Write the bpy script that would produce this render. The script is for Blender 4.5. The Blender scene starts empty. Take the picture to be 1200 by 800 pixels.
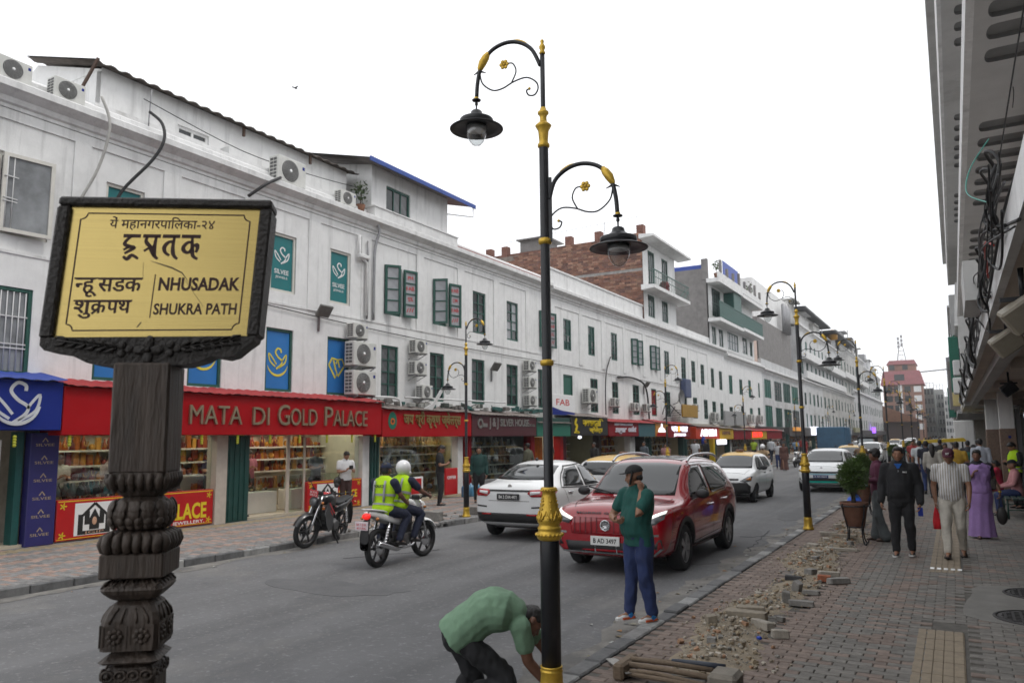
import bpy, bmesh, math, random
import numpy as np
from mathutils import Vector, Matrix, noise
from mathutils.bvhtree import BVHTree
R = math.radians
PI = math.pi
random.seed(7)
SC = bpy.context.scene
COL = SC.collection
# ---------------------------------------------------------------- camera
cam_d = bpy.data.cameras.new("camera")
cam = bpy.data.objects.new("camera", cam_d)
COL.objects.link(cam)
SC.camera = cam
cam_d.sensor_width = 36.0
cam_d.lens = 36.0 * 896.0 / 1200.0
cam_d.clip_start = 0.1
cam_d.clip_end = 3000.0
_r = Vector((0.86724068, 0.49779993, -0.00942502))
_d = Vector((-0.07035705, 0.1037884, -0.99210778))
_f = Vector((-0.49289298, 0.86105934, 0.12503326))
cam.matrix_world = Matrix(((_r.x, -_d.x, -_f.x, 0.0), (_r.y, -_d.y, -_f.y, 0.0), (_r.z, -_d.z, -_f.z, 1.9), (0, 0, 0, 1)))
cam_d.dof.use_dof = True
cam_d.dof.focus_distance = 5.0
cam_d.dof.aperture_fstop = 4.5
# ---------------------------------------------------------------- daylight: white overcast sky, weak soft sun
SUN_EL, SUN_AZ = R(62), R(75)
world = bpy.data.worlds.new("World")
SC.world = world
world.use_nodes = True
nt = world.node_tree
nt.nodes.clear()
sky = nt.nodes.new("ShaderNodeTexSky")
sky.sky_type = 'NISHITA'
sky.sun_disc = False
sky.sun_elevation = SUN_EL
sky.sun_rotation = SUN_AZ
sky.dust_density = 3.0
hs = nt.nodes.new("ShaderNodeHueSaturation")
hs.inputs['Saturation'].default_value = 0.12
mx = nt.nodes.new("ShaderNodeMix")
mx.data_type = 'RGBA'
mx.inputs['Factor'].default_value = 0.8
mx.inputs['B'].default_value = (13.2, 13.4, 13.8, 1)
bg = nt.nodes.new("ShaderNodeBackground")
bg.inputs['Strength'].default_value = 0.1
wo = nt.nodes.new("ShaderNodeOutputWorld")
nt.links.new(sky.outputs[0], hs.inputs['Color'])
nt.links.new(hs.outputs[0], mx.inputs['A'])
nt.links.new(mx.outputs['Result'], bg.inputs['Color'])
nt.links.new(bg.outputs[0], wo.inputs[0])
sun_d = bpy.data.lights.new("sun", 'SUN')
sun_d.energy = 0.9
sun_d.angle = R(14)
sun_d.color = (1.0, 0.96, 0.9)
sun = bpy.data.objects.new("sun", sun_d)
COL.objects.link(sun)
_sv = Vector((math.sin(SUN_AZ) * math.cos(SUN_EL), math.cos(SUN_AZ) * math.cos(SUN_EL), math.sin(SUN_EL)))
sun.rotation_euler = _sv.to_track_quat('Z', 'Y').to_euler()
sun.location = (0, 0, 60)
SC.view_settings.view_transform = 'Standard'
SC.view_settings.look = 'None'
SC.view_settings.exposure = 0.22
SC.view_settings.gamma = 1.0
SC.cycles.use_denoising = True
SC.cycles.max_bounces = 6
SC.cycles.transparent_max_bounces = 8
SC.cycles.caustics_reflective = False
SC.cycles.caustics_refractive = False
# ---------------------------------------------------------------- materials
MATS = {}
def mat(name, col=(.5, .5, .5), rough=.6, metal=0., var=.12, scale=6., bump=0., bscale=60., emit=0., alpha=1., coat=0., streak=0., spec=.5, stretch=None, col2=None, c2t=.55, fine=0., bands=0.):
 """procedural principled material: two noise octaves over the base colour, optional streaks, second colour in patches and bump"""
 if name in MATS: return MATS[name]
 m = bpy.data.materials.new(name); m.use_nodes = True
 n, l = m.node_tree.nodes, m.node_tree.links
 b = n["Principled BSDF"]
 b.inputs['Roughness'].default_value = rough
 b.inputs['Metallic'].default_value = metal
 b.inputs['Coat Weight'].default_value = coat
 b.inputs['Coat Roughness'].default_value = .05
 b.inputs['Specular IOR Level'].default_value = spec
 tc = n.new("ShaderNodeTexCoord"); src = tc.outputs['Object']
 if stretch:
  mp = n.new("ShaderNodeMapping"); mp.inputs['Scale'].default_value = stretch
  l.new(src, mp.inputs[0]); src = mp.outputs[0]
 c = (*col, 1)
 if var or col2 or streak:
  no = n.new("ShaderNodeTexNoise"); no.inputs['Scale'].default_value = scale; no.inputs['Detail'].default_value = 5; no.inputs['Roughness'].default_value = .65
  l.new(src, no.inputs['Vector'])
  ra = n.new("ShaderNodeValToRGB")
  e = ra.color_ramp.elements
  e[0].position, e[1].position = .3, .7
  e[0].color = (*[max(0, x * (1 - var)) for x in col], 1); e[1].color = (*[min(1, x * (1 + var)) for x in col], 1)
  l.new(no.outputs['Fac'], ra.inputs[0]); out = ra.outputs[0]
  def blend(out, vec, sc, colr, lo, hi, amt, det=6):
   n2 = n.new("ShaderNodeTexNoise"); n2.inputs['Scale'].default_value = sc; n2.inputs['Detail'].default_value = det; n2.inputs['Roughness'].default_value = .7
   l.new(vec, n2.inputs['Vector'])
   mr = n.new("ShaderNodeMapRange"); mr.inputs['From Min'].default_value = lo; mr.inputs['From Max'].default_value = hi; mr.inputs['To Max'].default_value = amt
   l.new(n2.outputs['Fac'], mr.inputs['Value'])
   mi = n.new("ShaderNodeMix"); mi.data_type = 'RGBA'
   l.new(mr.outputs[0], mi.inputs['Factor']); l.new(out, mi.inputs['A']); mi.inputs['B'].default_value = (*colr, 1)
   return mi.outputs['Result']
  if col2: out = blend(out, src, scale * .37, col2, c2t, c2t + .12, .85)
  if streak:
   mp2 = n.new("ShaderNodeMapping"); mp2.inputs['Scale'].default_value = (3.2, 3.2, .22)
   l.new(tc.outputs['Object'], mp2.inputs[0])
   out = blend(out, mp2.outputs[0], 1.3, [x * .38 for x in col], .52, .8, streak)
   out = blend(out, tc.outputs['Object'], .7, [x * .6 for x in col], .55, .75, streak * .6)
  if bands:
   mp3 = n.new("ShaderNodeMapping"); mp3.inputs['Scale'].default_value = (1.1, .03, 1)
   l.new(tc.outputs['Object'], mp3.inputs[0])
   out = blend(out, mp3.outputs[0], 1.0, [x * .6 for x in col], .46, .66, bands, 3)
   out = blend(out, tc.outputs['Object'], .9, [x * .55 for x in col], .6, .68, bands * .7)
  if fine: out = blend(out, src, scale * 14, [min(1, x * 2.1) for x in col], .56, .72, fine, 3)
  l.new(out, b.inputs['Base Color'])
  if rough < .95 and metal < .5:
   rr = n.new("ShaderNodeMapRange"); rr.inputs['To Min'].default_value = max(.03, rough * .85); rr.inputs['To Max'].default_value = min(1, rough * 1.15)
   l.new(no.outputs['Fac'], rr.inputs['Value']); l.new(rr.outputs[0], b.inputs['Roughness'])
 else: b.inputs['Base Color'].default_value = c
 if bump:
  nb = n.new("ShaderNodeTexNoise"); nb.inputs['Scale'].default_value = bscale; nb.inputs['Detail'].default_value = 6
  l.new(src, nb.inputs['Vector'])
  bu = n.new("ShaderNodeBump"); bu.inputs['Strength'].default_value = bump; bu.inputs['Distance'].default_value = .02
  l.new(nb.outputs['Fac'], bu.inputs['Height']); l.new(bu.outputs[0], b.inputs['Normal'])
 if emit:
  b.inputs['Emission Color'].default_value = c; b.inputs['Emission Strength'].default_value = emit
 if alpha < 1: b.inputs['Alpha'].default_value = alpha
 m.diffuse_color = c
 MATS[name] = m
 return m
def glass_mat(name, tint=(.9, .95, .93), alpha=.18, rough=.03):
 if name in MATS: return MATS[name]
 m = bpy.data.materials.new(name); m.use_nodes = True
 n, l = m.node_tree.nodes, m.node_tree.links; n.clear()
 o = n.new("ShaderNodeOutputMaterial"); t = n.new("ShaderNodeBsdfTransparent"); g = n.new("ShaderNodeBsdfGlossy")
 t.inputs[0].default_value = (*tint, 1); g.inputs['Roughness'].default_value = rough
 lw = n.new("ShaderNodeLayerWeight"); lw.inputs[0].default_value = .5
 fr = n.new("ShaderNodeMath"); fr.operation = 'POWER'; fr.inputs[1].default_value = 4.0; l.new(lw.outputs['Facing'], fr.inputs[0])
 ad = n.new("ShaderNodeMath"); ad.operation = 'ADD'; ad.inputs[1].default_value = .04 + alpha * .3; ad.use_clamp = True
 mi = n.new("ShaderNodeMixShader")
 l.new(fr.outputs[0], ad.inputs[0]); l.new(ad.outputs[0], mi.inputs[0]); l.new(t.outputs[0], mi.inputs[1]); l.new(g.outputs[0], mi.inputs[2]); l.new(mi.outputs[0], o.inputs[0])
 MATS[name] = m
 return m
def attr_mat(name, rough=.8, bump=.3, bscale=60., mul=.35, nscale=9.):
 """colour from the per-piece 'tone' attribute (the piece's own colour), grain on top"""
 if name in MATS: return MATS[name]
 m = bpy.data.materials.new(name); m.use_nodes = True
 n, l = m.node_tree.nodes, m.node_tree.links; b = n["Principled BSDF"]; b.inputs['Roughness'].default_value = rough
 a = n.new("ShaderNodeAttribute"); a.attribute_name = 'tone'
 tc = n.new("ShaderNodeTexCoord"); no = n.new("ShaderNodeTexNoise"); no.inputs['Scale'].default_value = nscale; no.inputs['Detail'].default_value = 7; no.inputs['Roughness'].default_value = .7
 l.new(tc.outputs['Object'], no.inputs['Vector'])
 mr = n.new("ShaderNodeMapRange"); mr.inputs['From Min'].default_value = .3; mr.inputs['From Max'].default_value = .7; mr.inputs['To Min'].default_value = 1 - mul; mr.inputs['To Max'].default_value = 1 + mul
 l.new(no.outputs['Fac'], mr.inputs['Value'])
 vm = n.new("ShaderNodeVectorMath"); vm.operation = 'SCALE'
 l.new(a.outputs['Color'], vm.inputs[0]); l.new(mr.outputs[0], vm.inputs['Scale']); l.new(vm.outputs[0], b.inputs['Base Color'])
 if bump:
  nb = n.new("ShaderNodeTexNoise"); nb.inputs['Scale'].default_value = bscale; nb.inputs['Detail'].default_value = 5
  l.new(tc.outputs['Object'], nb.inputs['Vector'])
  bu = n.new("ShaderNodeBump"); bu.inputs['Strength'].default_value = bump; bu.inputs['Distance'].default_value = .01
  l.new(nb.outputs['Fac'], bu.inputs['Height']); l.new(bu.outputs[0], b.inputs['Normal'])
 MATS[name] = m
 return m
# ---------------------------------------------------------------- objects
def tag(o, label=None, cat=None, group=None, kind=None):
 if label: o['label'] = label
 if cat: o['category'] = cat
 if group: o['group'] = group
 if kind: o['kind'] = kind
 return o
def thing(name, label, cat, loc=(0, 0, 0), rotz=0., group=None):
 o = bpy.data.objects.new(name, None); COL.objects.link(o)
 o.empty_display_size = .2
 o.location = loc; o.rotation_euler = (0, 0, rotz)
 return tag(o, label, cat, group)
def link(name, me, parent=None, loc=None, rot=None):
 o = bpy.data.objects.new(name, me); COL.objects.link(o)
 if parent: o.parent = parent
 if loc is not None: o.location = loc
 if rot is not None: o.rotation_euler = rot
 return o
def root_loc(o):
 v = Vector((0, 0, 0))
 while o is not None:
  v = v + Vector(o.location); o = o.parent
 return v
KIDS = {}
def copy_tree(o, parent=None, loc=None, rotz=None, kids=None):
 if kids is None:
  kids = {}
  for q in bpy.data.objects:
   if q.parent is not None: kids.setdefault(q.parent.name, []).append(q)
 c = o.copy(); COL.objects.link(c)
 if parent is not None: c.parent = parent
 if loc is not None: c.location = loc
 if rotz is not None: c.rotation_euler = (0, 0, rotz)
 for ch in kids.get(o.name, ()): copy_tree(ch, c, kids=kids)
 return c
def mesh_of(name, V, F, mats, idx=None, smooth=False, tones=None):
 me = bpy.data.meshes.new(name)
 me.from_pydata([tuple(v) for v in V], [], F)
 for m in (mats if isinstance(mats, (list, tuple)) else [mats]): me.materials.append(m)
 if idx is not None and len(idx) == len(me.polygons): me.polygons.foreach_set('material_index', idx)
 if smooth is True: me.polygons.foreach_set('use_smooth', [True] * len(me.polygons))
 elif isinstance(smooth, list) and len(smooth) == len(me.polygons): me.polygons.foreach_set('use_smooth', smooth)
 if tones is not None:
  at = me.color_attributes.new('tone', 'FLOAT_COLOR', 'CORNER')
  buf = []
  for p, t in zip(me.polygons, tones): buf += [t[0], t[1], t[2], 1.] * p.loop_total
  at.data.foreach_set('color', buf)
 me.update()
 return me
def frame(d):
 d = Vector(d).normalized()
 a = Vector((0, 0, 1)) if abs(d.z) < .9 else Vector((1, 0, 0))
 u = d.cross(a).normalized()
 return u, d.cross(u).normalized()
class MB:
 """collects shapes into one mesh"""
 def __init__(s): s.V, s.F, s.I, s.S, s.T, s.mi, s.sm, s.tone = [], [], [], [], [], 0, False, None
 def add(s, V, F, sm=None):
  o = len(s.V); s.V += [tuple(v) for v in V]
  for f in F:
   s.F.append([i + o for i in f]); s.I.append(s.mi); s.S.append(s.sm if sm is None else sm); s.T.append(s.tone)
  return s
 def box(s, x0, x1, y0, y1, z0, z1):
  if x0 > x1: x0, x1 = x1, x0
  if y0 > y1: y0, y1 = y1, y0
  if z0 > z1: z0, z1 = z1, z0
  return s.add([(x0, y0, z0), (x1, y0, z0), (x1, y1, z0), (x0, y1, z0), (x0, y0, z1), (x1, y0, z1), (x1, y1, z1), (x0, y1, z1)],
  [(0, 3, 2, 1), (4, 5, 6, 7), (0, 1, 5, 4), (1, 2, 6, 5), (2, 3, 7, 6), (3, 0, 4, 7)], False)
 def bbox(s, x0, x1, y0, y1, z0, z1, b=.01):
  """box with chamfered edges"""
  V = []; F = []
  bm = bmesh.new(); bmesh.ops.create_cube(bm, size=1)
  for v in bm.verts: v.co = Vector(((x0 + x1) / 2 + v.co.x * (x1 - x0), (y0 + y1) / 2 + v.co.y * (y1 - y0), (z0 + z1) / 2 + v.co.z * (z1 - z0)))
  bmesh.ops.bevel(bm, geom=bm.edges[:], offset=b, segments=1, affect='EDGES')
  bm.verts.index_update()
  s.add([v.co[:] for v in bm.verts], [[v.index for v in f.verts] for f in bm.faces], False); bm.free()
  return s
 def obox(s, c, sz, mx=None):
  n = len(s.V)
  s.box(-sz[0] / 2, sz[0] / 2, -sz[1] / 2, sz[1] / 2, -sz[2] / 2, sz[2] / 2)
  for i in range(n, len(s.V)):
   v = Vector(s.V[i])
   if mx is not None: v = mx @ v
   s.V[i] = tuple(v + Vector(c))
  return s
 def xf(s, n0, mx):
  for i in range(n0, len(s.V)): s.V[i] = tuple(mx @ Vector(s.V[i]))
  return s
 def bar(s, a, b, w, h=None):
  a, b = Vector(a), Vector(b); u, v = frame(b - a); h = h or w
  P = [a + u * (i * w / 2) + v * (j * h / 2) for i, j in ((-1, -1), (1, -1), (1, 1), (-1, 1))] + [b + u * (i * w / 2) + v * (j * h / 2) for i, j in ((-1, -1), (1, -1), (1, 1), (-1, 1))]
  return s.add(P, [(3, 2, 1, 0), (4, 5, 6, 7), (0, 1, 5, 4), (1, 2, 6, 5), (2, 3, 7, 6), (3, 0, 4, 7)], False)
 def tube(s, P, r, n=8, caps=True, sm=True):
  P = [Vector(p) for p in P]; k = len(P)
  rr = r if isinstance(r, (list, tuple)) else [r] * k
  V = []; u = None
  for i, p in enumerate(P):
   d = (P[min(i + 1, k - 1)] - P[max(i - 1, 0)])
   if d.length < 1e-9: d = Vector((0, 0, 1))
   d.normalize()
   if u is None: u, w = frame(d)
   else:
    u = (u - d * u.dot(d))
    u = u.normalized() if u.length > 1e-6 else frame(d)[0]
    w = d.cross(u)
   V += [p + (u * math.cos(2 * PI * j / n) + w * math.sin(2 * PI * j / n)) * rr[i] for j in range(n)]
  F = [(i * n + j, i * n + (j + 1) % n, (i + 1) * n + (j + 1) % n, (i + 1) * n + j) for i in range(k - 1) for j in range(n)]
  s.add(V, F, sm)
  if caps:
   o = len(s.V) - len(V)
   s.F += [[o + j for j in range(n)][::-1], [o + (k - 1) * n + j for j in range(n)]]; s.I += [s.mi] * 2; s.S += [False] * 2; s.T += [s.tone] * 2
  return s
 def lathe(s, prof, c=(0, 0, 0), n=20, ax='z', sm=True, fl=None, caps=True):
  """prof: list of (r, t) along the axis; fl(j/n, r, t) -> r multiplier"""
  V = []
  for r, t in prof:
   for j in range(n):
    a = 2 * PI * j / n; q = r * (fl(j / n, r, t) if fl else 1)
    x, y, z = q * math.cos(a), q * math.sin(a), t
    if ax == 'x': x, y, z = z, x, y
    if ax == 'y': x, y, z = y, z, x
    V.append((x + c[0], y + c[1], z + c[2]))
  k = len(prof)
  F = [(i * n + j, i * n + (j + 1) % n, (i + 1) * n + (j + 1) % n, (i + 1) * n + j) for i in range(k - 1) for j in range(n)]
  s.add(V, F, sm)
  o = len(s.V) - len(V)
  for i, rev in ((0, True), (k - 1, False)) if caps else ():
   if prof[i][0] > 1e-4:
    f = [o + i * n + j for j in range(n)]
    s.F.append(f[::-1] if rev else f); s.I.append(s.mi); s.S.append(False); s.T.append(s.tone)
  return s
 def sphere(s, c, r, n=10, m=7, sm=True):
  r = r if isinstance(r, (list, tuple)) else (r, r, r)
  V = [(c[0], c[1], c[2] - r[2])]
  for i in range(1, m):
   t = PI * i / m
   V += [(c[0] + r[0] * math.sin(t) * math.cos(2 * PI * j / n), c[1] + r[1] * math.sin(t) * math.sin(2 * PI * j / n), c[2] - r[2] * math.cos(t)) for j in range(n)]
  V.append((c[0], c[1], c[2] + r[2])); e = len(V) - 1
  F = [(0, 1 + (j + 1) % n, 1 + j) for j in range(n)]
  F += [(1 + i * n + j, 1 + i * n + (j + 1) % n, 1 + (i + 1) * n + (j + 1) % n, 1 + (i + 1) * n + j) for i in range(m - 2) for j in range(n)]
  F += [(e, 1 + (m - 2) * n + j, 1 + (m - 2) * n + (j + 1) % n) for j in range(n)]
  return s.add(V, F, sm)
 def prism(s, poly, a, b, ax='y'):
  """poly of 2-D points extruded from a to b. ax y: (x,z); ax x: (y,z); ax z: (x,y)"""
  def P(p, t): return (p[0], t, p[1]) if ax == 'y' else ((t, p[0], p[1]) if ax == 'x' else (p[0], p[1], t))
  n = len(poly)
  V = [P(p, a) for p in poly] + [P(p, b) for p in poly]
  F = [tuple(range(n)), tuple(range(2 * n - 1, n - 1, -1))] + [(i, i + n, (i + 1) % n + n, (i + 1) % n) for i in range(n)]
  return s.add(V, F, False)
 def quad(s, a, b, c, d): return s.add([a, b, c, d], [(0, 1, 2, 3)], False)
 def ribbon(s, pts, w, o, u, v, ext=.002, closed=False):
  """flat stroke of width w through 2-D points in the plane o + x*u + y*v, raised by ext"""
  o, u, v = Vector(o), Vector(u), Vector(v); nn = u.cross(v).normalized()
  P = [Vector((p[0], p[1])) for p in pts]; k = len(P); ws = w if isinstance(w, (list, tuple)) else [w] * k
  L = []
  for i in range(k):
   a = P[(i - 1) % k] if closed else P[max(i - 1, 0)]; b = P[(i + 1) % k] if closed else P[min(i + 1, k - 1)]
   d = (b - a).normalized() if (b - a).length > 1e-9 else Vector((1, 0)); q = Vector((-d.y, d.x)) * ws[i] / 2
   for c in (P[i] + q, P[i] - q): L.append(o + u * c.x + v * c.y + nn * ext)
  V = L + [x - nn * ext for x in L]; m = 2 * k; F = []
  for i in range(k if closed else k - 1):
   j = (i + 1) % k
   F += [(2 * i, 2 * i + 1, 2 * j + 1, 2 * j), (2 * i + 1, 2 * i + 1 + m, 2 * j + 1 + m, 2 * j + 1), (2 * i, 2 * j, 2 * j + m, 2 * i + m)]
  return s.add(V, F, False)
 def poly(s, pts, o, u, v, ext=.002):
  o, u, v = Vector(o), Vector(u), Vector(v); nn = u.cross(v).normalized(); n = len(pts)
  A = [o + u * p[0] + v * p[1] for p in pts]
  return s.add([a + nn * ext for a in A] + A, [tuple(range(n))] + [(i, i + n, (i + 1) % n + n, (i + 1) % n) for i in range(n)], False)
 def text(s, t, o, u, v, h=None, w=None, ext=.003, bold=0., shear=0., clip=None, align='c', sx=1.):
  """lettering: o = left/centre of the base line, u along, v up; h = capital height; w = fit width"""
  V, F = glyphs(t, bold, shear, clip)
  if not V: return s
  x0, x1 = min(p[0] for p in V), max(p[0] for p in V)
  kx = ky = (h or 1.) / .69
  kx *= sx
  if w: kx = w / (x1 - x0)
  if w and not h: ky = kx
  off = 0 if align == 'l' else -(x1 - x0) * kx / 2
  o, u, v = Vector(o), Vector(u).normalized(), Vector(v).normalized(); nn = u.cross(v)
  return s.add([o + u * ((p[0] - x0) * kx + off) + v * (p[1] * ky) + nn * (p[2] * ext) for p in V], F, False)
 def build(s, name, mats, parent=None, world=False, smooth=None, loc=None, rot=None, tones=False):
  V = s.V
  if world and parent is not None:
   q = root_loc(parent); V = [(v[0] - q.x, v[1] - q.y, v[2] - q.z) for v in V]
  me = mesh_of(name, V, s.F, mats, s.I, s.S if smooth is None else smooth, s.T if tones else None)
  return link(name, me, parent, loc, rot)
 def thing(s, name, mats, label, cat, group=None, kind=None, smooth=None, tones=False, loc=None):
  if loc is not None:
   s.V = [(v[0] - loc[0], v[1] - loc[1], v[2] - loc[2]) for v in s.V]
  return tag(s.build(name, mats, smooth=smooth, tones=tones, loc=loc), label, cat, group, kind)
TMP = bpy.data.scenes.new('scratch')
def alone(obs):
 par = [o.parent for o in obs]
 for o in obs: TMP.collection.objects.link(o); o.parent = None
 vl = TMP.view_layers[0]; vl.update()
 me = bpy.data.meshes.new_from_object(obs[0].evaluated_get(vl.depsgraph))
 for o, p in zip(obs, par): TMP.collection.objects.unlink(o); o.parent = p
 return me
GL = {}
def glyphs(t, bold=0., shear=0., clip=None):
 key = (t, bold, shear, clip)
 if key in GL: return GL[key]
 c = bpy.data.curves.new('lettering', 'FONT'); c.body = t; c.extrude = 1.; c.offset = bold; c.shear = shear; c.resolution_u = 3
 o = bpy.data.objects.new('lettering', c)
 me = alone([o])
 if clip is not None:
  bm = bmesh.new(); bm.from_mesh(me); w = max(v.co.x for v in bm.verts)
  bmesh.ops.bisect_plane(bm, geom=bm.verts[:] + bm.edges[:] + bm.faces[:], plane_co=(w * clip, 0, 0), plane_no=(1, 0, 0), clear_outer=True)
  bm.to_mesh(me); bm.free()
 out = ([(v.co.x, v.co.y, (v.co.z + 1) / 2) for v in me.vertices], [list(p.vertices) for p in me.polygons])
 bpy.data.objects.remove(o); bpy.data.curves.remove(c); bpy.data.meshes.remove(me)
 GL[key] = out
 return out
def arc(cx, cy, r, a0, a1, n=12):
 return [(cx + r * math.cos(R(a0 + (a1 - a0) * i / n)), cy + r * math.sin(R(a0 + (a1 - a0) * i / n))) for i in range(n + 1)]
def spline(P, n=6):
 """Catmull-Rom through the points"""
 P = [Vector(p) for p in P]; out = []
 for i in range(len(P) - 1):
  a, b, c, d = P[max(i - 1, 0)], P[i], P[i + 1], P[min(i + 2, len(P) - 1)]
  for k in range(n):
   t = k / n
   out.append(.5 * ((2 * b) + (c - a) * t + (2 * a - 5 * b + 4 * c - d) * t * t + (3 * b - a - 3 * c + d) * t ** 3))
 out.append(P[-1]); return out
def baked(o, cutter=None):
 """the object's modifiers applied, evaluated alone in a scratch scene"""
 me = alone([o, cutter] if cutter else [o])
 old = o.data; o.modifiers.clear(); o.data = me
 if old.users == 0: bpy.data.meshes.remove(old)
 return o
def rnd(a, b): return random.uniform(a, b)
WHITE = mat('white_wall_paint', (.75, .75, .745), .75, var=.07, scale=2.5, bump=.2, bscale=24, streak=.62, col2=(.62, .615, .6), c2t=.61)
WHITE2 = mat('white_plaster_trim', (.7, .7, .695), .78, var=.12, scale=3, bump=.25, bscale=30, streak=.5, col2=(.42, .41, .39), c2t=.6)
GREEN = mat('green_window_paint', (.018, .085, .065), .45, var=.2, scale=9, bump=.05)
DARKG = mat('dark_window_glass', (.035, .04, .042), .12, var=.5, scale=1.2)
CURT = mat('pale_window_blind', (.33, .34, .36), .35, var=.25, scale=1.5)
BLACK = mat('black_painted_steel', (.012, .013, .016), .38, var=.2, scale=12, bump=.04)
GOLD = mat('gold_painted_metal', (.62, .40, .055), .36, metal=.55, var=.18, scale=18, bump=.12, bscale=80)
GREY = mat('grey_steel', (.3, .3, .31), .45, metal=.5, var=.15)
RUBBER = mat('black_rubber', (.013, .013, .014), .8, var=.25, scale=20, bump=.1)
CONC = mat('bare_concrete', (.2, .19, .185), .9, var=.22, scale=2.2, bump=.3, bscale=25, streak=.4)
ACW = mat('ac_casing_paint', (.6, .6, .57), .5, var=.1, scale=4, streak=.25)
ACD = mat('ac_fan_dark', (.1, .1, .1), .6, var=.2)
CABLE = mat('black_cable', (.014, .014, .015), .6, var=.2)
# ---------------------------------------------------------------- ground, road, pavements, kerbs
RZ = -0.12
def sheet(name, x0, x1, y0, y1, z, m, nx=1, ny=1, kind='structure', parent=None):
 b = MB(); n = []
 for j in range(ny + 1):
  for i in range(nx + 1): n.append((x0 + (x1 - x0) * i / nx, y0 + (y1 - y0) * j / ny, z))
 b.add(n, [(j * (nx + 1) + i, j * (nx + 1) + i + 1, (j + 1) * (nx + 1) + i + 1, (j + 1) * (nx + 1) + i) for j in range(ny) for i in range(nx)])
 o = b.build(name, m, parent)
 if not parent: o['kind'] = kind
 return o
ASPH = mat('asphalt', (.142, .142, .145), .88, var=.16, scale=1.1, bump=.5, bscale=140, col2=(.185, .18, .173), c2t=.53, fine=.55, bands=.6)
ASPH2 = mat('asphalt_patch', (.115, .115, .118), .9, var=.2, scale=3, bump=.6, bscale=120, fine=.3)
DUST = mat('road_edge_dust', (.19, .18, .165), .95, var=.3, scale=3.5, bump=.4, bscale=90, col2=(.11, .108, .105), c2t=.5)
SAND = mat('joint_sand', (.095, .088, .078), .95, var=.3, scale=8)
EARTH = mat('bare_earth', (.2, .185, .16), .95, var=.25, scale=.5)
sheet('ground', -900, 900, -200, 1600, -.32, EARTH)
sheet('road', -11.2, -2.6, -30, 420, RZ, ASPH)
def blob_sheet(name, cx, cy, rx, ry, z, m, seed=0, th=.004):
 rg = random.Random(seed); n = 34
 P = []
 for k in range(n):
  a = 2 * PI * k / n; q = 1 + .35 * noise.noise(Vector((math.cos(a) * 1.7 + seed, math.sin(a) * 1.7, seed * .37)))
  P.append((cx + rx * q * math.cos(a), cy + ry * q * math.sin(a)))
 b = MB(); b.prism(P[::-1], z, z + th, 'z'); o = b.build(name, m); o['kind'] = 'structure'; return o
blob_sheet('asphalt_patch', -4.1, 14.6, .9, 2.4, RZ, ASPH2, 3)
blob_sheet('asphalt_patch', -7.6, 8.2, 1.1, .45, RZ, ASPH2, 5)
blob_sheet('asphalt_patch', -3.6, 21.0, .45, 1.5, RZ, ASPH2, 9)
def gutter(x, sgn, w):
 b = MB(); ys = [4 + .22 * i for i in range(250)]
 V = []
 for y in ys:
  ww = w * (1 + .8 * noise.noise(Vector((y * .9, x, 0))) + .35 * noise.noise(Vector((y * 3.3, x, 4))))
  V += [(x, y, RZ + .005), (x + sgn * max(.05, ww), y, RZ + .005)]
 b.add(V, [((2 * i, 2 * i + 1, 2 * i + 3, 2 * i + 2) if sgn > 0 else (2 * i + 1, 2 * i, 2 * i + 2, 2 * i + 3)) for i in range(len(ys) - 1)])
 o = b.build('gutter_dust', DUST); o['kind'] = 'structure'
gutter(-2.9, -1, .42)
gutter(-10.93, 1, .3)
rl = random.Random(40); b = MB()
for k in range(170):
 sd_ = rl.random() < .55; x = (-2.95 - abs(rl.gauss(0, .25))) if sd_ else (-10.9 + abs(rl.gauss(0, .4))); y = rl.uniform(5.5, 26); s = rl.uniform(.012, .05); a = rl.uniform(0, 6.28)
 b.tone = rl.choice([(.3, .28, .22), (.4, .4, .38), (.2, .16, .1), (.12, .12, .12), (.35, .2, .1)]); c_, s_ = math.cos(a) * s, math.sin(a) * s
 b.add([(x + c_, y + s_, RZ + .01), (x - s_, y + c_, RZ + .018), (x - c_, y - s_, RZ + .01), (x + s_ * .7, y - c_ * .6, RZ + .022)], [(0, 1, 2, 3)], False)
tag(b.build('litter', attr_mat('litter_bits', .85, 0, 40, .2, 20), tones=True), kind='stuff')
b = MB()
for sd, (x, y, l, a) in enumerate([(-3.3, 14.0, 3.2, 95), (-3.9, 16.0, 1.6, 20), (-9.2, 10.2, 1.8, 60)]):
 P = [];
 for k in range(24):
  t = k / 23 * l
  P.append((x + t * math.cos(R(a)) + .12 * noise.noise(Vector((t * 3, sd, 0))), y + t * math.sin(R(a)) + .12 * noise.noise(Vector((t * 3, sd, 7)))))
 b.ribbon(P, .022, (0, 0, RZ + .0055), (1, 0, 0), (0, 1, 0), .003)
tag(b.build('road_cracks', mat('tar_seam', (.04, .04, .042), .9, var=.3, scale=20)), kind='structure')
PAV = attr_mat('concrete_paver', .86, .35, 90, .3, 11)
def paver_tone(side, x, y, rg):
 if side == 'R':
  ph = (x + 2.72)
  red = ph < .5 or (.95 < ph < 1.35) or (1.85 < ph < 2.1 and rg.random() < .6) or (rg.random() < .16)
 else:
  ph = x + 15.2
  red = (1.0 < ph < 1.25) or (1.75 < ph < 2.0) or (2.5 < ph < 2.75) or (3.2 < ph < 3.4) or rg.random() < .12
  if .35 < ph < .75:
   q = rnd(.9, 1.1); return (.29 * q, .235 * q, .15 * q)
 q = rg.uniform(.82, 1.18)
 c = (.188, .145, .122) if red else (.155, .145, .131)
 if side == 'L': c = (.3, .215, .18) if red else (.205, .2, .195)
 return tuple(v * q for v in c)
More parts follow.
